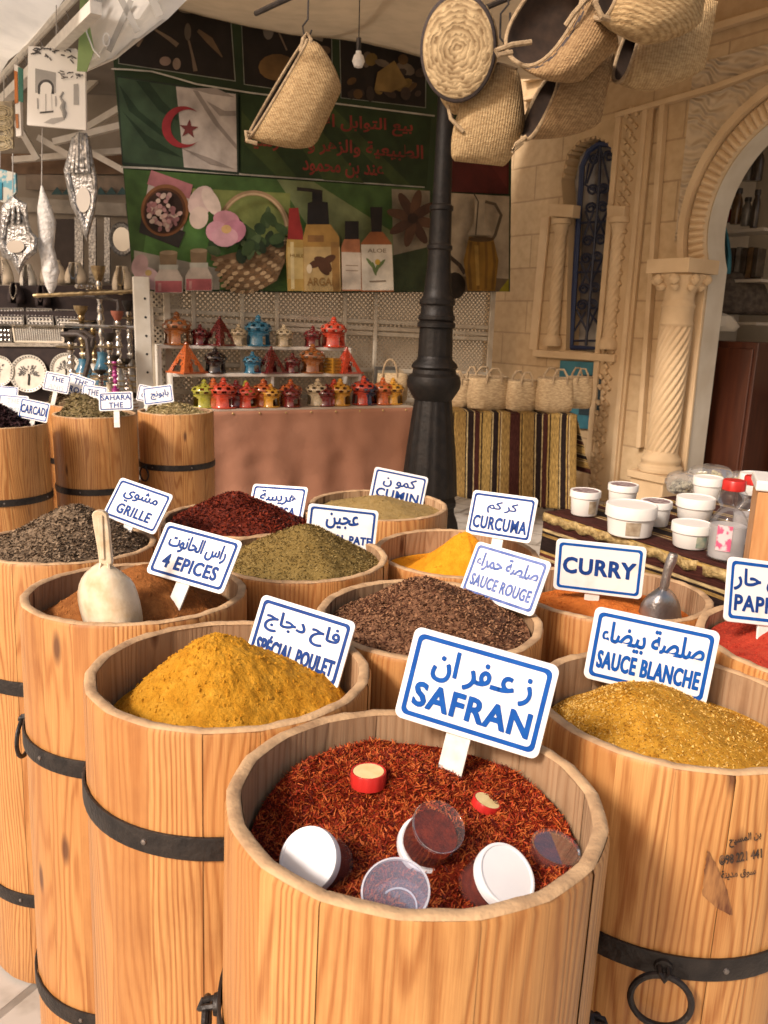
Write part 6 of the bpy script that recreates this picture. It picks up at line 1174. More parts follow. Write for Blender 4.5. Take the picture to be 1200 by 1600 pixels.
# ------------------------------------------------------------------ hanging palm baskets
def loft_bag(name, label, Y, sections, mat, thick=.005, hook=None, handle=None, dark=None, oy=0, band=None, cord=None, wob=.05):
    """sections from mouth to base: (centre px, half axis px, depth half width m, second half axis px)"""
    o = hit(*sections[len(sections)//2][0], Y); t = thing(name, label, 'basket', o, 'palm baskets hanging from the rail')
    n = 44; k = Y/FPX; rows = []
    ns = len(sections); fine = []
    for s in range((ns-1)*8+1):
        i = min(s//8, ns-2); f = s/8-i; A = sections[max(i-1, 0)]; B = sections[i]; C = sections[i+1]; D = sections[min(i+2, ns-1)]
        def cr(a, b, c, d): return .5*((2*b)+(-a+c)*f+(2*a-5*b+4*c-d)*f*f+(-a+3*b-3*c+d)*f**3)
        g = lambda e, q: cr(A[e][q], B[e][q], C[e][q], D[e][q])
        fine.append(((g(0, 0), g(0, 1)), (g(1, 0), g(1, 1)), cr(A[2], B[2], C[2], D[2]), (g(3, 0), g(3, 1))))
    for si, (c, h, dep, m2) in enumerate(fine):
        row = []
        for j in range(n):
            q = 2*PI*j/n; cs, sn = math.cos(q), math.sin(q); e = .8
            cs2 = math.copysign(abs(cs)**e, cs); sn2 = math.copysign(abs(sn)**e, sn)
            x = c[0]+h[0]*cs2+m2[0]*sn2; y = c[1]+h[1]*cs2+m2[1]*sn2
            dd = dep*sn2*(1+wob*noise.noise(Vector((q*1.5, si*.12, oy)))); p = hit(x, y, Y-dd); row.append(p)
        rows.append(row)
    mid = rows[len(rows)//2]; nxt = rows[len(rows)//2+1]; q4 = n//4; e1 = Vector(mid[q4+1])-Vector(mid[q4]); e2 = Vector(nxt[q4])-Vector(mid[q4])
    if e1.cross(e2).dot(cC-Vector(mid[q4])) < 0: rows = [r_[::-1] for r_ in rows]
    mb = MB(); nb = len(rows); mb.grid([[rows[i][j] for i in range(nb)] for j in range(n)], 0, close_u=True)
    cbase = sum((Vector(p) for p in rows[-1]), Vector())/n; o2 = len(mb.v); mb.v.append(tuple(cbase)); base0 = [j*nb+nb-1 for j in range(n)]
    for j in range(n): mb.f.append((base0[j], base0[(j+1) % n], o2)); mb.m.append(0); mb.smooth.append(True)
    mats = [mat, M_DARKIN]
    if band:
        lo, hi = band
        for fi, f_ in enumerate(mb.f[:n*(nb-1)]):
            r_ = fi % (nb-1); j = fi//(nb-1)
            if lo <= r_ < hi and ((j+r_) % 3 != 0): mb.m[fi] = 2
        mats += [M_BLACKB, M_DARKIN]
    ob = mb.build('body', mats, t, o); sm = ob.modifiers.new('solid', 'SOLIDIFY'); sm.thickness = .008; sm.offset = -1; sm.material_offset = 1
    # coarse woven strips standing proud as a wave in the surface
    mb = MB(); mb.tube([Vector(p) for p in rows[0]]+[Vector(rows[0][0])], .009, 7, cap=False); mb.build('rim', cord or M_CORD, t, o)
    if handle:
        for hp in handle: mb = MB(); mb.tube([hit(x, y, Y-d_) for x, y, d_ in hp], .011, 7); mb.build('handle', M_CORD, t, o)
    if hook:
        x, y = hook; mb = MB(); mb.tube([hit(x+4, y-60, Y), hit(x+3, y-25, Y), hit(x-5, y-14, Y), hit(x-3, y-1, Y), hit(x+6, y, Y), hit(x+9, y-8, Y)], .005, 6); mb.build('hook', M_PIPE, t, o)
    return t
def weave(m, sc, ang=0, dist=2.):
    nt = m.node_tree; b = nt.nodes['Principled BSDF']; L = nt.links.new; tc = nd(nt, 'ShaderNodeTexCoord'); mp = nd(nt, 'ShaderNodeMapping'); mp.inputs['Rotation'].default_value = (0, ang, 0); L(tc.outputs['Object'], mp.inputs[0])
    wv = nd(nt, 'ShaderNodeTexWave'); wv.bands_direction = 'X'; wv.inputs['Scale'].default_value = sc; wv.inputs['Distortion'].default_value = dist; wv.inputs['Detail'].default_value = 3; wv.inputs['Detail Scale'].default_value = 2.5; L(mp.outputs[0], wv.inputs[0])
    bp = nd(nt, 'ShaderNodeBump'); bp.inputs['Strength'].default_value = .5; bp.inputs['Distance'].default_value = .005; L(wv.outputs[0], bp.inputs['Height']); old = b.inputs['Normal'].links[0].from_socket if b.inputs['Normal'].links else None
    if old: L(old, bp.inputs['Normal'])
    L(bp.outputs[0], b.inputs['Normal'])
    src = b.inputs['Base Color'].links[0].from_socket; mx = nd(nt, 'ShaderNodeMix', data_type='RGBA', blend_type='MULTIPLY'); mx.inputs[0].default_value = .6; rp = nd(nt, 'ShaderNodeValToRGB'); rp.color_ramp.elements[0].color = (.66, .60, .54, 1); rp.color_ramp.elements[0].position = .1; rp.color_ramp.elements[1].color = (1, 1, 1, 1); rp.color_ramp.elements[1].position = .45
    L(wv.outputs[0], rp.inputs[0]); L(src, mx.inputs[6]); L(rp.outputs[0], mx.inputs[7]); L(mx.outputs[2], b.inputs['Base Color']); return m
MW1 = weave(straw('woven_palm', (.47, .335, .175), (.31, .205, .10)), 26, .45); MW2 = weave(straw('woven_palm_pale', (.49, .355, .19), (.34, .23, .115)), 26, -.1); MW3 = weave(straw('woven_palm_brown', (.38, .255, .13), (.24, .15, .075)), 28, -.5); MW4 = weave(straw('woven_palm_tan', (.48, .345, .18), (.32, .215, .105)), 18, 1.2)
loft_bag('hanging_basket', 'palm basket hanging alone in front of the banner, its dark mouth to the left', 4.6, [((434, 138), (45, -76), .07, (4, 2)), ((456, 146), (42, -78), .11, (3, 2)), ((488, 166), (32, -66), .11, (0, 0)), ((508, 180), (24, -50), .06, (0, 0)), ((514, 183), (18, -38), .012, (0, 0))], MW1, hook=(478, 55), handle=[[(470, 82, .05), (474, 60, .02), (480, 52, 0), (486, 62, .02), (484, 84, .04)], [(395, 208, .03), (384, 206, .04), (386, 220, .05), (402, 224, .05)]])
loft_bag('hanging_basket', 'pale palm basket tapering up to its hook, right of the lamp post', 4.1, [((792, 104), (14, 4), .035, (0, 0)), ((788, 118), (26, 8), .09, (0, 0)), ((774, 170), (46, 22), .12, (0, 0)), ((758, 215), (50, 14), .11, (0, 0)), ((750, 246), (45, 6), .07, (0, 0)), ((748, 256), (38, 4), .02, (0, 0))], MW2, hook=(793, 80))
loft_bag('hanging_basket', 'brown palm basket with a zigzag dark band along its mouth, above the window', 4.0, [((843, 168), (-24, 50), .12, (13, 4)), ((868, 158), (-26, 60), .14, (0, 0)), ((905, 148), (-22, 66), .14, (0, 0)), ((938, 140), (-16, 62), .10, (0, 0)), ((950, 138), (-11, 52), .03, (0, 0))], MW3, band=(1, 5), hook=(905, 40), handle=[[(822, 214, .05), (806, 226, .06), (800, 236, .06), (816, 222, .05)]])
loft_bag('hanging_basket', 'open palm basket with a black inside and a rope edge', 3.75, [((850, 30), (-44, 66), .08, (34, 24)), ((868, 48), (-48, 62), .14, (28, 20)), ((896, 72), (-46, 52), .16, (16, 10)), ((926, 92), (-38, 38), .12, (0, 0)), ((938, 100), (-28, 26), .03, (0, 0))], MW3, band=(2, 4), hook=(868, -10), handle=[[(800, 82, .08), (778, 86, .10), (774, 80, .10), (800, 70, .08), (830, 66, .06)], [(884, 40, .12), (896, 22, .14), (912, 4, .14), (930, -12, .10)]])
loft_bag('hanging_basket', 'large pale palm basket at the very top right, its weave in coarse ridges', 3.6, [((950, -14), (-16, 44), .10, (16, 4)), ((985, -4), (-24, 56), .16, (8, 0)), ((1035, 4), (-26, 66), .17, (0, 0)), ((1085, -6), (-16, 60), .12, (0, 0)), ((1104, -12), (-8, 46), .03, (0, 0))], MW4, hook=(1010, -50), handle=[[(952, 30, .1), (940, 26, .12), (930, 4, .12), (938, -14, .1)]])
loft_bag('hanging_basket', 'tan palm basket hanging below the large one at the top right', 4.0, [((978, 86), (-14, 42), .10, (12, 2)), ((1000, 86), (-18, 52), .14, (6, 0)), ((1040, 78), (-18, 64), .15, (0, 0)), ((1088, 62), (-14, 62), .12, (0, 0)), ((1112, 54), (-10, 52), .04, (0, 0))], MW2, hook=(1045, 20))
def round_basket():
    Y = 3.9; c = hit(715, 76, Y); k = Y/FPX; rr = 56*k
    d = Vector((-.16, -.95, -.26)).normalized()             # its woven base looks at the camera
    M = frame(d, c); t = thing('round_basket', 'round coiled palm basket hung with its base to the front, dark band round the edge', 'basket', group='palm baskets hanging from the rail', M=M)
    m, nt, b = newmat('coiled_palm'); L = nt.links.new; tc = nd(nt, 'ShaderNodeTexCoord'); sp = nd(nt, 'ShaderNodeVectorMath', operation='MULTIPLY'); sp.inputs[1].default_value = (1, 1, 0); L(tc.outputs['Object'], sp.inputs[0]); ln = nd(nt, 'ShaderNodeVectorMath', operation='LENGTH'); L(sp.outputs[0], ln.inputs[0])
    no = nd(nt, 'ShaderNodeTexNoise'); no.inputs['Scale'].default_value = 26; no.inputs['Detail'].default_value = 5; L(tc.outputs['Object'], no.inputs[0])
    mu = nd(nt, 'ShaderNodeMath', operation='MULTIPLY_ADD'); mu.inputs[1].default_value = 300; L(ln.outputs['Value'], mu.inputs[0]); n5 = nd(nt, 'ShaderNodeMath', operation='MULTIPLY'); n5.inputs[1].default_value = 16; L(no.outputs[0], n5.inputs[0]); L(n5.outputs[0], mu.inputs[2]); si = nd(nt, 'ShaderNodeMath', operation='SINE'); L(mu.outputs[0], si.inputs[0])
    ad = nd(nt, 'ShaderNodeMath', operation='MULTIPLY_ADD'); ad.inputs[1].default_value = .09; L(si.outputs[0], ad.inputs[0]); L(no.outputs[0], ad.inputs[2]); rp = nd(nt, 'ShaderNodeValToRGB'); rp.color_ramp.elements[0].color = (.20, .125, .055, 1); rp.color_ramp.elements[1].color = (.56, .42, .235, 1); rp.color_ramp.elements[0].position = .28; rp.color_ramp.elements[1].position = .68; L(ad.outputs[0], rp.inputs[0]); L(rp.outputs[0], b.inputs['Base Color']); b.inputs['Roughness'].default_value = .9
    bp = nd(nt, 'ShaderNodeBump'); bp.inputs['Strength'].default_value = .9; bp.inputs['Distance'].default_value = .008; L(ad.outputs[0], bp.inputs['Height']); L(bp.outputs[0], b.inputs['Normal'])
    S_ = Matrix.Diagonal((.92, 1.16, 1, 1))
    mb = MB(); mb.lathe([(0, .004), (rr*.3, .006), (rr*.7, .004), (rr*.93, 0), (rr*.97, -.004)], 60, S_); mb.build('base', m, t)
    mb = MB(); mb.lathe([(rr*.97, -.002), (rr*1.03, -.006), (rr*1.06, -.03), (rr*1.04, -.05)], 60, S_, cap=False); mb.build('binding', M_BLACKB, t)
    mb = MB(); mb.lathe([(rr*1.03, -.045), (rr*1.06, -.10), (rr*1.02, -.20), (rr*.95, -.27)], 60, S_, cap=False); mb.build('side', MW2, t, solid=.006)
    mb = MB(); o = Vector((0, 0, 0)); p0 = M.inverted()
    mb.tube([p0 @ hit(700, 165, 4.02), p0 @ hit(704, 185, 4.0), p0 @ hit(716, 198, 4.0), p0 @ hit(724, 206, 4.0)], .009, 6); mb.build('handle', M_CORD, t)
    mb = MB(); mb.tube([p0 @ hit(716, -40, 4.0), p0 @ hit(716, -4, 4.0), p0 @ hit(710, 6, 4.0)], .005, 6); mb.build('hook', M_PIPE, t)
    # soft pouch just behind and below it
round_basket()
loft_bag('hanging_basket', 'small conical palm basket peeping out below the round coiled one', 4.25, [((716, 140), (32, 2), .10, (0, 0)), ((716, 158), (27, 2), .09, (0, 0)), ((717, 172), (18, 1), .06, (0, 0)), ((718, 180), (9, 1), .02, (0, 0))], MW1)
def hung_bulb():
    P = hit(560, 96, 5.2); t = thing('hanging_bulb', 'unlit white light bulb on a cord in front of the banner', 'bulb', P); mb = MB(); k = 5.2/FPX; mb.lathe([(0, -9*k), (6*k, -7*k), (9*k, 0), (7*k, 7*k), (4*k, 10*k), (4*k, 13*k)], 20); mb.build('globe', M_WHITE, t); mb = MB(); mb.tube([(0, 0, 13*k), (0, 0, 30*k)], 3.5*k, 8); mb.build('socket', M_PIPE, t); mb = MB(); mb.tube([(0, 0, 30*k), (0, 0, 120*k)], .8*k, 6); mb.build('cord', M_PIPE, t)
hung_bulb()
for (x, y) in ((797, 40), (802, 62)): pass
def free_hook(x, y, Y, lab): P = hit(x, y, Y); t = thing('steel_hook', lab, 'hook', P); mb = MB(); k = Y/FPX; mb.tube([(0, 0, 70*k), (2*k, 0, 30*k), (-8*k, 0, 18*k), (-7*k, 0, -12*k), (0, 0, -20*k), (8*k, 0, -16*k)], .005, 6); mb.build('wire', M_PIPE, t)
free_hook(790, 44, 4.2, 'empty bent wire hook between the round basket and the open one')

# ------------------------------------------------------------------ silver and water pipe stall on the left
c1 = lambda x, y: (x/3, y/3)                               # crops traced at three times the photograph's size
c2 = lambda x, y: (x/3, 360+y/3)
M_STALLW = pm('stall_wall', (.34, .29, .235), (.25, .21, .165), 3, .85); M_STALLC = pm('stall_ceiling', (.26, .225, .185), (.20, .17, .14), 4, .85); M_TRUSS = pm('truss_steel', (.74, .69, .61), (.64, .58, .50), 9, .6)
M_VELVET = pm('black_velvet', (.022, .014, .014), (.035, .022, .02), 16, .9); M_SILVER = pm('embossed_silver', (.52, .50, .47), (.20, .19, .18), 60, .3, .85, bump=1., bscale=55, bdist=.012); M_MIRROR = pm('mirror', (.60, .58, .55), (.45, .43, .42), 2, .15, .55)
M_CREAMF = pm('cream_cloth_bust', (.62, .54, .42), (.54, .45, .33), 9, .8); M_BRASS = pm('aged_brass', (.42, .32, .17), (.24, .17, .09), 30, .35, .8); M_CHROME = pm('chrome', (.55, .52, .48), (.40, .37, .33), 20, .22, .9)
YW = 7.9
def left_stall():
    o = hit(100, 480, YW); o = Vector((o.x, YW, 0)); s = thing('silver_stall', 'shaded market stall with white roof trusses, full of silver jewellery, behind the tea barrels', 'stall', o)
    xl, xr = hit(-260, 400, YW).x, hit(228, 400, YW).x+.3
    def pane(name, a, b, c, d, dep, m): mb = MB(); mb.prism([a, b, c, d], dep); return mb.build(name, m, s, o)
    V = Vector
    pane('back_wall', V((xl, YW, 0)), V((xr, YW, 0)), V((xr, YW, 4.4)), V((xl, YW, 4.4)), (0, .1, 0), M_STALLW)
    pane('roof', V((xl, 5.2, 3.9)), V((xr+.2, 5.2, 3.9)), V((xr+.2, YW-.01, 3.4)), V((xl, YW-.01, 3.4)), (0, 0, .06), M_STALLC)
    for i, (a, b, d_) in enumerate((((120, 152), (176, 100), .25), ((135, 200), (186, 170), .35), ((60, 215), (120, 250), .4), ((138, 236), (196, 268), .3), ((84, 222), (190, 196), .45), ((20, 250), (190, 236), .2), ((25, 190), (60, 250), .5))):
        mb = MB(); mb.bar(hit(*a, YW-d_), hit(*b, YW-d_), .05, .05, up=(0, 1, 0)); mb.build('truss_bar', M_TRUSS, s, o)
    # dim boards and shelves on the wall
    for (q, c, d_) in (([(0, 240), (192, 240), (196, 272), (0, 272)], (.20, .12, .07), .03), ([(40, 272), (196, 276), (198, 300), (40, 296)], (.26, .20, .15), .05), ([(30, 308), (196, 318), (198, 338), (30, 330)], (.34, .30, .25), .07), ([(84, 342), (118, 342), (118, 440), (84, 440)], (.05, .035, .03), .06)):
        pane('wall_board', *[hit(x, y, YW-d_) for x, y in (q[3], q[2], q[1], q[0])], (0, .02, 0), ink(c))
    mb = MB()
    for k in range(7): x = 80+k*17; mb.prism([hit(x, 304, YW-.09), hit(x+9, 292, YW-.09), hit(x+18, 304, YW-.09)], (0, .01, 0), 0); 
    mb.build('painted_zigzag', ink((.03, .08, .085)), s, o)
    for (x, w_) in ((124, 12), (145, 10), (168, 8)):
        mb = MB(); a = hit(x, 340, YW-.2); b = hit(x, 442, YW-.2); mb.bar(a, b, w_*YW/FPX, .03, up=(0, 1, 0)); mb.build('silver_strip', M_SILVER, s, o)
    # counter in three black steps
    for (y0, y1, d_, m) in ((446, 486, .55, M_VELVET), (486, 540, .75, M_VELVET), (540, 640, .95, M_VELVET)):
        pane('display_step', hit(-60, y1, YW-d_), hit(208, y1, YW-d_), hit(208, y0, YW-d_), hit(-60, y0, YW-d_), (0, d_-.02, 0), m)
    pane('step_trim', hit(-60, 541, YW-.965), hit(120, 542, YW-.965), hit(120, 536, YW-.965), hit(-60, 535, YW-.965), (0, .012, 0), M_CHROME)
    return o
left_stall()
def far_wall():
    t = thing('market_wall', 'plain ochre wall far behind the stalls, seen through the lattice', 'wall', (-2, 11, 0)); t['kind'] = 'thing'; mb = MB(); mb.box((0, 0, 3), (22, .3, 6)); mb.build('masonry', pm('ochre_render', (.34, .26, .17), (.26, .195, .125), 2, .9, bump=.3), t)
    mb = MB(); mb.box((0, 0, 6.06), (22.1, .4, .12)); mb.build('coping', M_STONE2, t)
far_wall()
def oval_mirror():
    P = hit(191, 374, YW-.25); t = thing('oval_mirror', 'oval mirror in a dark ornate frame, half behind the green banner', 'mirror', P); k = YW/FPX; M = Matrix.Rotation(R(90), 4, 'X') @ Matrix.Diagonal((1, 1.25, 1, 1))
    mb = MB(); mb.lathe([(13*k, 0), (14*k, .012), (17*k, .02), (19*k, .01), (19*k, 0)], 36, M, rmod=lambda q, z, i: 1+.03*math.cos(q*14)); mb.build('frame', pm('dark_silver', (.10, .095, .09), (.30, .29, .27), 60, .4, .7), t); mb = MB(); mb.lathe([(0, .006), (13.4*k, .006)], 30, M, cap=False); mb.build('glass', M_MIRROR, t)
oval_mirror()
def bust(px, py, d_, w_, h_, lab, m, necklace, c):
    P = hit(px, py, YW-d_); k = P.y/FPX; t = thing('necklace_bust', lab, 'display bust', P, 'necklace busts of the silver stall'); W, H = w_*k, h_*k
    out = [(-.5, 0), (-.52, .25), (-.46, .5), (-.38, .72), (-.28, .86), (-.27, 1.0), (.27, 1.0), (.28, .86), (.38, .72), (.46, .5), (.52, .25), (.5, 0)]
    mb = MB(); rows = []
    for f in np.linspace(-1, 1, 9): rows.append([Vector((x*W*(1-.12*abs(f)**3), -.05*math.cos(f*PI/2)*(1-.4*z)+.03*f*0, z*H)) if False else Vector((x*W*math.sqrt(max(.0, 1-f*f*.9)), .06*f*(1-.5*z), z*H)) for x, z in out])
    mb.grid(rows); mb.build('form', m, t, solid=.004)
    mb = MB(); pts = [Vector((a*W*.26*(1), -.055*(1-.5*z)-.012, z*H)) for a, z in ((-.55, .93), (-.8, .75), (-.7, .5), (-.3, .28), (0, .2), (.3, .28), (.7, .5), (.8, .75), (.55, .93))]
    for a, b in zip(pts[:-1], pts[1:]):
        for j in range(3): q = a.lerp(b, j/3); mb.lathe([(0, -.006), (.006, -.003), (.006, .003), (0, .006)], 6, Matrix.Translation(q))
    q = pts[4]; 
    if necklace: mb.tube([q, q+Vector((0, -.004, -.05))], .004, 5); mb.box(q+Vector((0, -.006, -.055)), (.035, .006, .035)); 
    mb.build('necklace', c, t)
DK = pm('dark_beads', (.05, .03, .03), None, 30, .3); BLU = pm('blue_beads', (.05, .09, .16), (.14, .16, .2), 60, .3)
for a in ((4, 445, .45, 34, 40, 'cream bust with a dark bead necklace, cut by the left edge', M_CREAMF, 0, DK), (45, 450, .46, 24, 34, 'pale bust with a square pendant, second from the left', pm('white_card', (.66, .62, .54), None, 9, .7), 1, DK), (84, 443, .40, 40, 34, 'cream bust beside the hanging white wrap', M_CREAMF, 0, M_BRASS), (119, 443, .45, 32, 30, 'cream bust with a grey blue cord', M_CREAMF, 0, BLU), (192, 455, .62, 30, 36, 'cream bust with a fine chain, right of the tall water pipe', M_CREAMF, 1, M_BRASS), (26, 474, .62, 24, 30, 'small black bust with a silver necklace', M_VELVET, 0, M_CHROME), (68, 478, .62, 22, 30, 'small black bust without a bright necklace', M_VELVET, 0, DK)): bust(*a)
def tray(q, rows, cols, lab, d_, slot, gm, long=False):
    # q: bottom-left, bottom-right, top-right, top-left pixels
    P = hit(*q[0], YW-d_); t = thing('jewellery_tray', lab, 'tray', P, 'jewellery trays of the silver stall'); pt = [hit(q[0][0], q[0][1], YW-d_), hit(q[1][0], q[1][1], YW-d_), hit(q[2][0], q[2][1], YW-d_+.10), hit(q[3][0], q[3][1], YW-d_+.10)]
    n = (pt[1]-pt[0]).cross(pt[3]-pt[0]).normalized(); n = n if n.y < 0 else -n
    mb = MB(); mb.prism(pt, -n*.02); mb.build('board', slot, t, P); bi = lambda u, v: (pt[0]*(1-u)+pt[1]*u)*(1-v)+(pt[3]*(1-u)+pt[2]*u)*v
    mb = MB()
    for r_ in range(rows):
        for c in range(cols):
            u, v = (c+.5)/cols, (r_+.5)/rows
            if long: mb.bar(bi(u, .12)+n*.004, bi(u, .88)+n*.004, .008, .006, up=n)
            else: mb.lathe([(.013, 0), (.013, .008), (0, .013)], 7, frame(n, bi(u, v)+n*.0005))
    mb.build('jewels', gm, t, P)
    mb = MB()
    for a, b in ((0, 1), (1, 2), (2, 3), (3, 0)): mb.bar(pt[a]+n*.002, pt[b]+n*.002, .012, .018, up=n)
    mb.build('rim', M_CHROME if not long else M_CREAMF, t, P)
PALEB = pm('ring_foam', (.56, .52, .44), (.48, .43, .36), 30, .8); RG = pm('ring_stones', (.05, .045, .045), (.30, .27, .24), 60, .3, .4)
tray([(-6, 507), (37, 508), (37, 483), (-3, 483)], 4, 8, 'ring tray at the left edge of the silver stall', .80, PALEB, RG); tray([(44, 508), (84, 509), (81, 484), (42, 483)], 4, 7, 'ring tray in the middle of the row of three', .80, PALEB, RG); tray([(90, 510), (128, 511), (124, 486), (87, 485)], 4, 7, 'ring tray at the right of the row of three', .80, PALEB, RG)
tray([(24, 535), (100, 536), (98, 510), (20, 509)], 1, 22, 'long tray of silver chains laid side by side', .86, PALEB, M_CHROME, True); tray([(-6, 534), (19, 535), (17, 513), (-6, 512)], 3, 4, 'small dark tray of silver cuffs at the left edge', .86, M_VELVET, M_CHROME)
for k, (x, y) in enumerate(((30, 541), (44, 540), (56, 541), (70, 540), (84, 541), (97, 541))):
    P = hit(x, y, YW-.93); t = thing('silver_cup', 'small silver bowl in the row along the edge of the black counter', 'bowl', P, 'silver bowls along the counter'); mb = MB(); mb.lathe([(.012, 0), (.03, .006), (.042, .022), (.040, .022), (.02, .008), (0, .007)], 16); mb.build('bowl', M_CHROME, t)
def wall_plate(x, y, rp, lab, tree):
    P = hit(x, y, YW-.99); k = P.y/FPX; r_ = rp*k; t = thing('round_plate', lab, 'plate', P, 'round plates leaning on the counter'); M = Matrix.Rotation(R(78), 4, 'X')
    mb = MB(); mb.lathe([(0, .0), (r_*.82, .0), (r_*.84, .006), (r_*.99, .012), (r_, .010), (r_*.9, -.004), (0, -.006)], 48, M); mb.build('disc', pm('white_glaze', (.62, .58, .50), (.54, .50, .42), 20, .35), t)
    mb = MB()
    for j in range(36): a = 2*PI*j/36; mb.lathe([(r_*.045, 0), (r_*.04, .002), (0, .003)], 6, M @ Matrix.Translation((r_*.91*math.cos(a), r_*.91*math.sin(a), .0105)))
    rg2 = random.Random(int(x)); z_ = .0015
    mb.tube([M @ Vector((0, -r_*.6, z_)), M @ Vector((r_*.03, -r_*.2, z_)), M @ Vector((0, 0, z_))], r_*.06, 5)
    for j in range(70 if tree else 40):
        a = rg2.uniform(-.4, PI+.4); d = rg2.uniform(.1, .68)*r_; c = Vector((d*math.cos(a)*.95, d*math.sin(a)*.8+r_*.02, z_)); mb.bar(M @ (c*.72+Vector((0, 0, .0004*j/10))), M @ (c+Vector((0, 0, .0004*j/10))), r_*.05, .001, up=M.to_3x3() @ Vector((0, 0, 1)))
    mb.build('painted_tree', pm('black_glaze', (.04, .035, .03), None, 20, .4), t)
wall_plate(-2, 580, 24, 'round white plate cut by the left edge', False); wall_plate(45, 584, 29, 'round white plate painted with a spreading black tree', True); wall_plate(103, 576, 24, 'round white plate with a dark tree, half behind the water pipes', True)

# water pipes
def water_pipe(px, ytop, ybot, Y, lab, vase_m, tray_y=None, bowl_m=None, stem_m=None, hose=None, vs=1.0):
    B = hit(px, ybot, Y); H = hit(px, ytop, Y).z-B.z; k = Y/FPX; bowl_m = bowl_m or (pm('clay_bowl', (.30, .09, .05), (.20, .06, .035), 20, .6) if 'red clay' in lab else M_BRASS if int(px) % 2 else M_IRON); t = thing('water_pipe', lab, 'water pipe', B, 'water pipes standing at the stall'); u = vs*k*1.4
    vh = min(.30, H*.36)
    mb = MB(); mb.lathe([(11*u, 0), (14*u, vh*.04), (15*u, vh*.22), (13*u, vh*.42), (8*u, vh*.66), (5*u, vh*.86), (5.5*u, vh)], 28); v = mb.build('vase', vase_m, t)
    mb = MB(); 
    for f in (.16, .33, .5): rr = np.interp(f*vh, [0, vh*.04, vh*.22, vh*.42, vh*.66, vh], [11*u, 14*u, 15*u, 13*u, 8*u, 5*u])+.001; mb.lathe([(rr, vh*(f-.035)), (rr+.002, vh*f), (rr, vh*(f+.035))], 28, cap=False)
    mb.build('band', M_BRASS, v)
    mb = MB(); prof = []; n = 34
    for i in range(n+1): f = i/n; prof.append((u*(2.2+1.5*abs(math.sin(f*PI*6))**2+(1.2 if .42 < f < .52 else 0)), vh+(H*.90-vh)*f))
    mb.lathe(prof, 16); mb.build('stem', stem_m or M_CHROME, t)
    mb = MB(); zt_ = H*.80; mb.lathe([(2*u, zt_), (12*u, zt_+.006), (14*u, zt_+.014), (13.6*u, zt_+.016), (2*u, zt_+.01)], 28); mb.build('ash_tray', M_BRASS, t)
    mb = MB(); mb.lathe([(2.5*u, H*.88), (4*u, H*.90), (7*u, H*.96), (7.5*u, H), (6*u, H*.985), (0, H*.96)], 20); mb.build('bowl', bowl_m or pm('clay_bowl', (.30, .09, .05), (.20, .06, .035), 20, .6), t)
    mb = MB(); mb.lathe([(3.2*u, -3*u), (3.2*u, 3*u)], 10, Matrix.Translation((0, 0, vh*1.15)) @ Matrix.Rotation(R(90), 4, 'Y')); mb.build('port', M_CHROME, t)
    if hose:
        mb = MB(); mb.tube([hit(x, y, Y-d)-B for x, y, d in hose], 2.4*u, 8); mb.build('hose', pm('black_hose', (.03, .024, .022), (.07, .05, .04), 60, .6), t)
VB = pm('blue_glass_vase', (.03, .12, .20), (.06, .20, .30), 9, .15, coat=.5); VC = pm('cream_black_vase', (.50, .42, .30), (.10, .08, .06), 9, .3); VP = pm('magenta_vase', (.34, .03, .20), None, 9, .25, coat=.4); VS = pm('silver_vase', (.42, .40, .37), (.22, .20, .18), 40, .3, .8); VW = pm('white_vase', (.60, .58, .54), (.5, .48, .44), 20, .3)
water_pipe(163, 416, 612, 6.2, 'tallest water pipe, brass top above all the others', VB, hose=[(166, 540, .05), (178, 520, .1), (186, 480, .1), (184, 470, .1), (168, 466, .1), (140, 462, .1), (110, 462, .1)])
water_pipe(133, 478, 606, 6.3, 'water pipe with a blue glass base and a dark curling hose, left of the tallest', VB, stem_m=M_BRASS, hose=[(136, 560, .05), (144, 540, .1), (146, 528, .1), (132, 518, .1), (108, 519, .1)])
water_pipe(189, 486, 618, 6.1, 'water pipe with a red clay bowl, right of the tallest', VS, vs=.9)
water_pipe(206, 470, 612, 6.35, 'slim silver water pipe beside the white stall post', VS, vs=.85)
water_pipe(116, 520, 640, 5.9, 'water pipe with a wide tray and looping black hose, in front of the plates', VC, hose=[(118, 600, .05), (132, 590, .1), (140, 560, .1), (136, 530, .1), (122, 522, .08), (96, 522, .08)], vs=1.15)
water_pipe(176, 520, 640, 5.75, 'water pipe with a cream and black banded base, above the SAHARA barrel', VC, vs=1.05)
water_pipe(150, 500, 606, 6.5, 'thin brass water pipe in the back of the group', VW, stem_m=M_BRASS, vs=.8)
water_pipe(182, 555, 635, 5.6, 'short magenta water pipe behind the chamomile barrel', VP, stem_m=pm('magenta_stem', (.40, .04, .22), None, 9, .3), vs=.8)
water_pipe(200, 560, 640, 5.65, 'short white and silver water pipe next to the magenta one', VW, vs=.8)
water_pipe(160, 578, 640, 5.6, 'squat grey water pipe with a spout, behind the SAHARA THE sign', VS, vs=.9)
for (a, b, lab) in (((52, 462), (215, 455), 'pale wooden mouthpiece laid across the tops of the water pipes'), ((95, 508), (214, 512), 'long thin silver mouthpiece lying lower across the water pipes'), ((118, 447), (150, 449), 'short dark mouthpiece at the level of the busts')):
    A_ = hit(*a, 5.95); B_ = hit(*b, 6.1); t = thing('pipe_mouthpiece', lab, 'mouthpiece', (A_+B_)/2, 'mouthpieces of the water pipes'); mb = MB(); n = 24; mb.tube([A_.lerp(B_, i/n)-(A_+B_)/2 for i in range(n+1)], [.011+.006*abs(math.sin(i*1.3)) for i in range(n+1)], 8); mb.build('tube', M_BRASS if 'wood' in lab else M_CHROME, t)

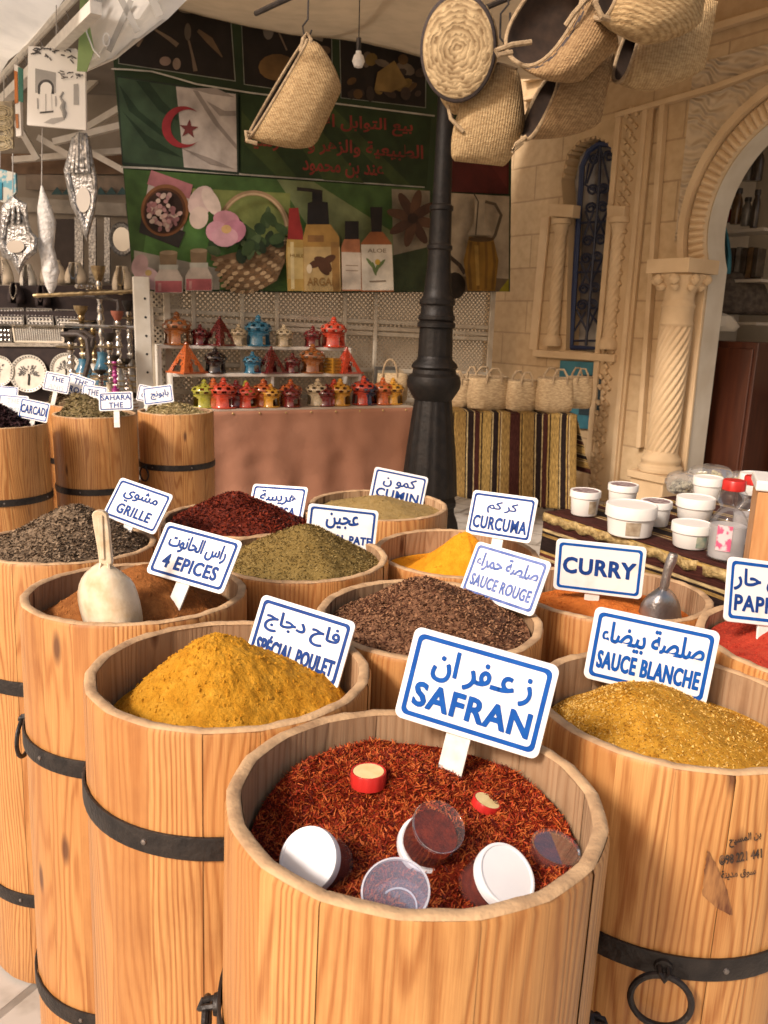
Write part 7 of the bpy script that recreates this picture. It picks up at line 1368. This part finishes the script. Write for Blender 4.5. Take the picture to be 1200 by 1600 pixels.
# things hung from the left awning
M_STRING = pm('grey_string', (.42, .40, .37), None, 30, .7)
def hang(name, lab, cat, Y, poly, th, m, group=None, string=None, tilt=0):
    o = hit(sum(p[0] for p in poly)/len(poly), sum(p[1] for p in poly)/len(poly), Y); t = thing(name, lab, cat, o, group)
    mb = MB(); mb.prism([hit(x, y, Y+tilt*(x-poly[0][0])) for x, y in poly], (0, th, 0)); mb.build('panel', m, t, o)
    if string: mb = MB(); mb.tube([hit(x, y, Y+.01) for x, y in string], .003, 5); mb.build('string', M_STRING, t, o)
    return t, o
M_PAPER = pm('canvas_print', (.84, .82, .77), (.78, .75, .69), 3, .8); M_INK = pm('print_black', (.035, .032, .03), (.10, .09, .085), 30, .7); M_GREYI = pm('print_grey', (.30, .29, .27), (.40, .38, .35), 9, .7)
Y = 4.4; t, o = hang('canvas_print', 'white canvas print of an arched door and a striped cat, hanging from the awning', 'picture', Y, [(44, 72), (119, 76), (133, 113), (134, 203), (42, 195)], .02, M_PAPER, 'prints hung from the awning', [(88, 8), (88, 74)])
def pr(pts, m, nm, dz): mb = MB(); tr = tessellate_polygon([[Vector((x, y, 0)) for x, y in pts]]); mb.add([hit(*c1(x, y), Y-.001-dz*.0004) for x, y in pts], [tuple(q) for q in tr]); mb.build(nm, m, t, o)
pr([(165, 320), (262, 340), (262, 435), (165, 435)], M_GREYI, 'printed_wall', 1); pr([(178, 440)]+[(215+38*math.cos(a), 410-38*math.sin(a)) for a in np.linspace(PI, 0, 16)]+[(254, 440)], M_INK, 'printed_arch', 2); pr([(184, 528), (188, 440)]+[(216+27*math.cos(a), 412-27*math.sin(a)) for a in np.linspace(PI, 0, 16)]+[(240, 440), (243, 522)], M_PAPER, 'printed_door', 3)
pr([(186, 532), (186, 524), (250, 518), (250, 526)], M_INK, 'printed_step', 4); pr([(212, 440), (217, 440), (217, 520), (213, 520)], M_GREYI, 'printed_leaf', 5)
for q in ([(172, 460), (178, 460), (180, 510), (174, 510)], [(257, 450), (263, 450), (264, 498), (258, 498)], [(345, 395), (366, 392), (368, 490), (345, 492)]): pr(q, M_GREYI, 'printed_shutter', 6)
pr([(205, 575), (240, 555), (300, 548), (305, 560), (250, 582)], M_GREYI, 'printed_shadow', 2)
mb = MB(); pts = [(296, 430), (282, 455), (298, 480), (292, 505), (302, 530), (300, 552)]; mb.tube([hit(*c1(x, y), Y-.004) for x, y in pts], [.004, .005, .010, .013, .012, .006], 6); mb.build('printed_cat', M_GREYI, t, o)
mb = MB(); rg3 = random.Random(4)
for k in range(26): x = rg3.uniform(150, 350); y = 232+rg3.uniform(-14, 34)+(x-150)*.08; mb.bar(hit(*c1(x, y), Y-.002-k*.0002), hit(*c1(x+rg3.uniform(-34, 34), y+rg3.uniform(-14, 20)), Y-.002-k*.0002), .006, .001, up=(0, 1, 0))
for k in range(14): x = rg3.uniform(280, 375); y = rg3.uniform(335, 365); mb.bar(hit(*c1(x, y), Y-.008-k*.0002), hit(*c1(x+rg3.uniform(-22, 22), y+rg3.uniform(-8, 10)), Y-.008-k*.0002), .005, .001, up=(0, 1, 0))
mb.build('printed_branches', M_INK, t, o)
t, o = hang('canvas_print', 'gold and grey patterned print at the left edge, under the awning', 'picture', 4.8, [(-10, 158), (19, 158), (20, 232), (-10, 228)], .02, pm('arabesque_print', (.42, .36, .24), (.24, .20, .14), 26, .7, lo=.45, hi=.55), 'prints hung from the awning', [(6, 118), (6, 158)])
mb = MB()
for k in range(4):
    for r_ in (8, 13, 18): mb.tube([hit(2+r_*math.cos(a), 176+k*16+r_*.6*math.sin(a), 4.795-k*.001) for a in np.linspace(0, 2*PI, 20)], .0025, 4)
mb.build('pattern', pm('gold_print', (.55, .46, .28), None, 20, .6), t, o)
t, o = hang('canvas_print', 'narrow edge-on print striped orange, white and green', 'picture', 4.7, [(22, 100), (30, 104), (33, 212), (25, 213)], .03, M_PAPER, 'prints hung from the awning', [(27, 90), (27, 102)])
for q, c in (([(22, 110), (27, 112), (28, 160), (23, 162)], (.60, .20, .05)), ([(28, 104), (36, 108), (36, 160), (29, 158)], (.05, .20, .15)), ([(24, 178), (28, 178), (29, 200), (25, 200)], (.55, .22, .08))): mb = MB(); mb.prism([hit(x, y, 4.695) for x, y in q], (0, .004, 0)); mb.build('printed_stripe', ink(c), t, o)
t, o = hang('canvas_print', 'print with a turquoise door, lowest at the left edge', 'picture', 4.6, [(-8, 262), (24, 270), (25, 300), (10, 318), (-8, 312)], .02, pm('blue_print', (.10, .28, .34), (.45, .44, .38), 14, .7, lo=.48, hi=.52), 'prints hung from the awning', [(0, 236), (0, 262)])
mb = MB(); mb.prism([hit(x, y, 4.595) for x, y in [(-8, 285), (3, 285), (3, 312), (-8, 312)]], (0, .004, 0)); mb.build('printed_door', ink((.02, .22, .32)), t, o)
def khamsa(lab, Y, out, inner, string, fing=None):
    o = hit(sum(p[0] for p in out)/len(out), sum(p[1] for p in out)/len(out), Y); t = thing('silver_mirror', lab, 'mirror', o, 'silver mirrors hung from the awning'); k = Y/FPX
    mb = MB(); n = len(out); cx, cy = sum(p[0] for p in out)/n, sum(p[1] for p in out)/n; rows = []
    for f, d in ((1, .02), (1, -.006), (.93, -.022), (.80, -.030), (.66, -.024), (.60, -.016)): rows.append([hit(cx+(x-cx)*f, cy+(y-cy)*f, Y+d) for x, y in out])
    mb.grid([[rows[i][j] for i in range(len(rows))] for j in range(n)], close_u=True, smooth=True); mb.add([hit(cx+(x-cx)*.6, cy+(y-cy)*.6, Y-.0162) for x, y in out], [tuple(range(n))]); mb.add([hit(x, y, Y+.02) for x, y in out], [tuple(reversed(range(n)))]); mb.build('frame', M_SILVER, t, o)
    mb = MB()
    for (a, b, w_) in (fing or []): mb.tube([hit(*a, Y-.022), hit((a[0]+b[0])/2, (a[1]+b[1])/2, Y-.032), hit(*b, Y-.024)], w_*k, 8)
    if fing: mb.build('fingers', M_SILVER, t, o)
    mb = MB(); mb.prism([hit(x, y, Y-.026) for x, y in inner], (0, .006, 0)); mb.build('glass', M_MIRROR, t, o)
    mb = MB(); mb.tube([hit(x, y, Y) for x, y in string], .003, 5); mb.build('string', M_STRING, t, o)
khamsa('tall hand shaped embossed silver mirror hanging beside the banner edge', 4.5, [(124, 206), (136, 208), (142, 225), (146, 250), (152, 275), (153, 300), (148, 335), (140, 362), (136, 378), (131, 368), (122, 345), (110, 320), (104, 290), (99, 266), (106, 240), (112, 215)], ell(130, 312, 11, 20), [(124, 205), (124, 195)], [((114, 270), (120, 214), 4.6), ((122, 270), (124, 209), 4.8), ((130, 270), (129, 209), 4.8), ((138, 270), (134, 213), 4.6)])
khamsa('broad arched silver mirror with a lobed foot, at the left edge', 4.5, [(21, 304), (30, 312), (42, 318), (45, 345), (50, 362), (60, 372), (58, 395), (44, 405), (36, 418), (30, 430), (24, 420), (18, 408), (4, 402), (-4, 380), (0, 352), (2, 322), (12, 312)], ell(24, 385, 14, 10), [(20, 303), (20, 240)], [((10, 350), (16, 325), 2.5), ((20, 350), (22, 320), 2.5), ((30, 350), (29, 322), 2.5)])
def wrap():
    Y = 4.55; o = hit(73, 380, Y); t = thing('white_ornament', 'white pierced ornament in crinkled wrap, hanging on a long string', 'ornament', o); secs = [(290, 65, 1), (305, 67, 5), (325, 70, 10), (345, 73, 13), (365, 73, 12), (385, 72, 11), (405, 76, 12), (425, 79, 12), (445, 80, 9), (458, 80, 3)]
    mb = MB(); rows = []; k = Y/FPX
    for y, x, w_ in secs: p = hit(x, y, Y); rows.append([p+Vector((w_*k*math.cos(q)*(1+.25*noise.noise(Vector((q*2, y*.05, 1)))), w_*k*.7*math.sin(q), .01*noise.noise(Vector((q*3, y*.1, 5))))) for q in [2*PI*j/24 for j in range(24)]])
    mb.grid([[rows[i][j] for i in range(len(rows))] for j in range(24)], close_u=True); mb.build('wrap', pm('white_wrap', (.70, .68, .64), (.48, .46, .43), 26, .5, bump=.8, bscale=30, bdist=.02), t, o)
    mb = MB(); mb.tube([hit(66, 200, Y), hit(65, 292, Y)], .003, 5); mb.build('string', M_STRING, t, o)
wrap()

# ------------------------------------------------------------------ inside the arched shop
def shop():
    c7 = lambda x, y: (1000+x/3.81, 180+y/3.81)
    p = PW.hit(1150, 400, -1.0); o = p; t = thing('wall_shelf', 'white wall shelves seen through the arch, with three boards', 'shelf', o); mw = pm('shelf_board', (.52, .46, .38), (.44, .38, .30), 8, .6)
    for (a, b, w_) in (((470, 640), (735, 720), .25), ((462, 965), (720, 990), .25), ((440, 1215), (690, 1245), .25)):
        mb = MB(); q = [PW.hit(*c7(*a), -1.0), PW.hit(*c7(*b), -1.0)]; z = (q[0].z+q[1].z)/2; a_ = Vector((q[0].x, q[0].y, z))-PW.d*.5; b_ = Vector((q[1].x, q[1].y, z)); mb.prism([a_, b_, b_-PW.n*.28, a_-PW.n*.28], (0, 0, -.025)); mb.build('board', mw, t, o)
    M_J = [pm('jar_'+n, c, tuple(x*.5 for x in c), 12, .25, coat=.3) for n, c in (('dark', (.07, .05, .035)), ('red', (.22, .02, .015)), ('amber', (.14, .08, .035)), ('grey', (.20, .18, .15)))]
    def jar_(x, y, w_, h_, m, lab):
        P = PW.hit(*c7(x, y), -1.1); k = (P-cC).dot(cF)/FPX/3.81; t = thing('shop_jar', lab, 'jar', P, 'jars on the shop shelves'); W, H = w_*k, h_*k
        mb = MB(); mb.lathe([(W*.46, 0), (W*.5, H*.05), (W*.5, H*.62), (W*.40, H*.74), (W*.30, H*.8), (W*.30, H*.86)], 20); mb.build('body', m, t); mb = MB(); mb.lathe([(W*.36, H*.86), (W*.38, H*.88), (W*.36, H), (0, H)], 20); mb.build('lid', M_PIPE, t)
    jar_(640, 392, 70, 150, M_J[3], 'glass jar with a dark lid on the top shelf inside the arch'); jar_(690, 392, 66, 190, M_J[0], 'tall dark jar at the right of the top shelf inside the arch'); jar_(515, 640, 46, 100, M_J[1], 'red jar at the left of the middle shelf inside the arch'); jar_(565, 650, 60, 200, M_J[2], 'tall amber carafe on the middle shelf inside the arch'); jar_(625, 660, 54, 160, M_J[3], 'grey jar beside the amber carafe inside the arch'); jar_(675, 672, 46, 215, M_J[0], 'slim dark bottle at the right end of the middle shelf inside the arch')
    for k, x in enumerate((555, 590, 625, 660, 695)):
        P = PW.hit(*c7(x, 968), -1.12); t = thing('dark_packet', 'dark upright packet in the row on the lower shelf inside the arch', 'packet', P, 'dark packets on the shop shelf'); kk = (P-cC).dot(cF)/FPX/3.81; mb = MB(); mb.box((0, 0, 85*kk), (30*kk, .12, (165+10*(k % 2))*kk), Matrix.Rotation(R(-55), 3, 'Z')); mb.build('wrapper', M_J[(0, 3, 0, 2, 0)[k]], t, bevel=.004)
    P = PW.hit(*c7(450, 1185), -1.12); t = thing('storage_bin', 'broad dark heap of goods on the lowest shelf inside the arch', 'bin', P+PW.d*.2); mb = MB(); mb.lathe([(.26, 0), (.30, .05), (.24, .22), (.16, .34), (0, .38)], 24, Matrix.Diagonal((1, .5, 1, 1))); mb.lathe([(.27, .0), (.32, .012), (.27, .03)], 24, Matrix.Diagonal((1, .5, 1, 1)), cap=False); mb.build('goods', pm('dark_goods', (.11, .085, .06), (.05, .035, .025), 24, .8, bump=.8, bscale=30), t)
    q = [PW.hit(*c7(x, y), -.75) for x, y in [(478, 660), (520, 655), (540, 720), (530, 930), (480, 950), (474, 800)]]; o = sum(q, Vector())/6; t = thing('hanging_cloth', 'teal cloth hanging at the end of the shelf inside the arch', 'cloth', o); mb = MB(); rows = []
    for f in np.linspace(0, 1, 12): rows.append([PW.hit(*c7(478+(30+35*math.sin(f*2.2))*u, 655+290*f), -.75+.03*math.sin(u*9+f*2)) for u in np.linspace(0, 1, 14)])
    mb.grid(rows); mb.build('drape', pm('teal_cloth', (.04, .20, .25), (.03, .13, .17), 5, .8), t, o, solid=.006)
    P = PW.hit(*c7(470, 1285), -.55); t = thing('crumpled_paper', 'crumpled white paper on top of the dark cabinet', 'paper', P); mb = MB(); mb.lathe([(.10, 0), (.13, .04), (.09, .12), (0, .15)], 14, Matrix.Diagonal((1.2, .8, 1, 1)), rmod=lambda q, z, i: 1+.3*noise.noise(Vector((q*1.5, z*20, 2)))); mb.build('sheet', M_PLASTER, t)
    a = PW.hit(*c7(430, 1340), -.42); b = PW.hit(*c7(708, 1355), -.42); zc = (a.z+b.z)/2; o = Vector((a.x, a.y, 0)); t = thing('dark_cabinet', 'tall dark brown wooden cabinet standing inside the arched doorway', 'cabinet', o); a0 = Vector((a.x, a.y, 0))-PW.d*.25; b0 = Vector((b.x, b.y, 0)); mb = MB(); mb.prism([a0, b0, b0+Vector((0, 0, zc)), a0+Vector((0, 0, zc))], -PW.n*.45); mb.build('carcass', M_DARKWOOD, t, o, bevel=.006)
    mb = MB(); mb.prism([a0+PW.d*.03+PW.n*.018+Vector((0, 0, .08)), b0-PW.d*.03+PW.n*.018+Vector((0, 0, .08)), b0-PW.d*.03+PW.n*.018+Vector((0, 0, zc-.05)), a0+PW.d*.03+PW.n*.018+Vector((0, 0, zc-.05))], -PW.n*.017); mb.build('door', M_DARKWOOD, t, o, bevel=.006)
    a = PW.hit(*c7(745, 1100), -.6); o = Vector((a.x, a.y, 0)); t = thing('shop_counter', 'dark cluttered counter deeper inside the shop at the right edge', 'counter', o); mb = MB(); mb.prism([PW.at((o-PW.p).dot(PW.d)+x, z, -.8) for x, z in ((.15, 0), (1.3, 0), (1.3, 1.0), (.15, 1.0))], -PW.n*.5); mb.build('front', pm('dark_counter', (.07, .045, .03), (.04, .025, .018), 9, .7), t, o, bevel=.01); mb = MB(); mb.prism([PW.at((o-PW.p).dot(PW.d)+x, 1.001, -.77) for x in (.12, 1.33)]+[PW.at((o-PW.p).dot(PW.d)+x, 1.031, -.77) for x in (1.33, .12)], -PW.n*.55); mb.build('top', M_DARKWOOD, t, o)
shop()

# ------------------------------------------------------------------ stencilled marks and stain on the mustard barrel
def barrel_marks():
    b = BLANCHE; inv = b.matrix_world.inverted(); cen = TOPC['blanche'][0]
    def on(px, py, off=.0016):                            # point of the barrel's side under a pixel of the photograph
        d = ray(px, py); o = inv @ cC; dl = inv.to_3x3() @ d; A = dl.x**2+dl.y**2; B = 2*(o.x*dl.x+o.y*dl.y); r_ = BR+off; C = o.x**2+o.y**2-r_*r_; t = (-B-math.sqrt(max(0, B*B-4*A*C)))/(2*A); return o+dl*t
    m = pm('stencil_ink', (.03, .02, .015), (.22, .11, .05), 70, .7, lo=.5, hi=.72, detail=6); c = lambda x, y: (820+x/2.667, 1000+y/2.667)
    mb = MB()
    for (s, ar, q, bold) in (('بن المسيح', 1, ((850, 820), (985, 792), (985, 838), (852, 868)), .03), ('©98 221 441', 0, ((808, 898), (988, 866), (988, 908), (810, 942)), .03), ('سوق مدينة', 1, ((818, 962), (962, 945), (962, 985), (818, 1006)), .02)):
        v, f, a = text_geo(shape_ar(s) if ar else s, bold); tl, tr, br, bl = q
        mb.add([on(*c(*[(bl[k]*(1-p[0])+br[k]*p[0])*(1-p[1])+(tl[k]*(1-p[0])+tr[k]*p[0])*p[1] for k in (0, 1)])) for p in v], f)
    mb.build('stencil_mark', m, b)
    q = [(764, 875), (775, 900), (800, 945), (835, 1020), (862, 1120), (866, 1150), (840, 1135), (800, 1110), (765, 1085), (738, 1060), (745, 1000), (752, 935)]; mb = MB(); rows = []
    for i in range(24):
        f = i/23; y = 880+265*f; l = np.interp(y, [875, 935, 1000, 1060, 1110, 1150], [762, 752, 745, 738, 790, 862]); r_ = np.interp(y, [875, 900, 945, 1020, 1120, 1150], [766, 776, 800, 835, 862, 868]); rows.append([on(*c(l+(r_-l)*u+(4+7*abs(u-.5))*noise.noise(Vector((i*.9, u*3, 2))), y+5*noise.noise(Vector((i*.5, u*4, 6)))), .0013) for u in np.linspace(0, 1, 9)])
    mb.grid(rows); mb.build('knot_stain', pm('dark_knot', (.10, .028, .011), (.40, .19, .065), 34, .5, stretch=(3, 3, .6)), b)
barrel_marks()
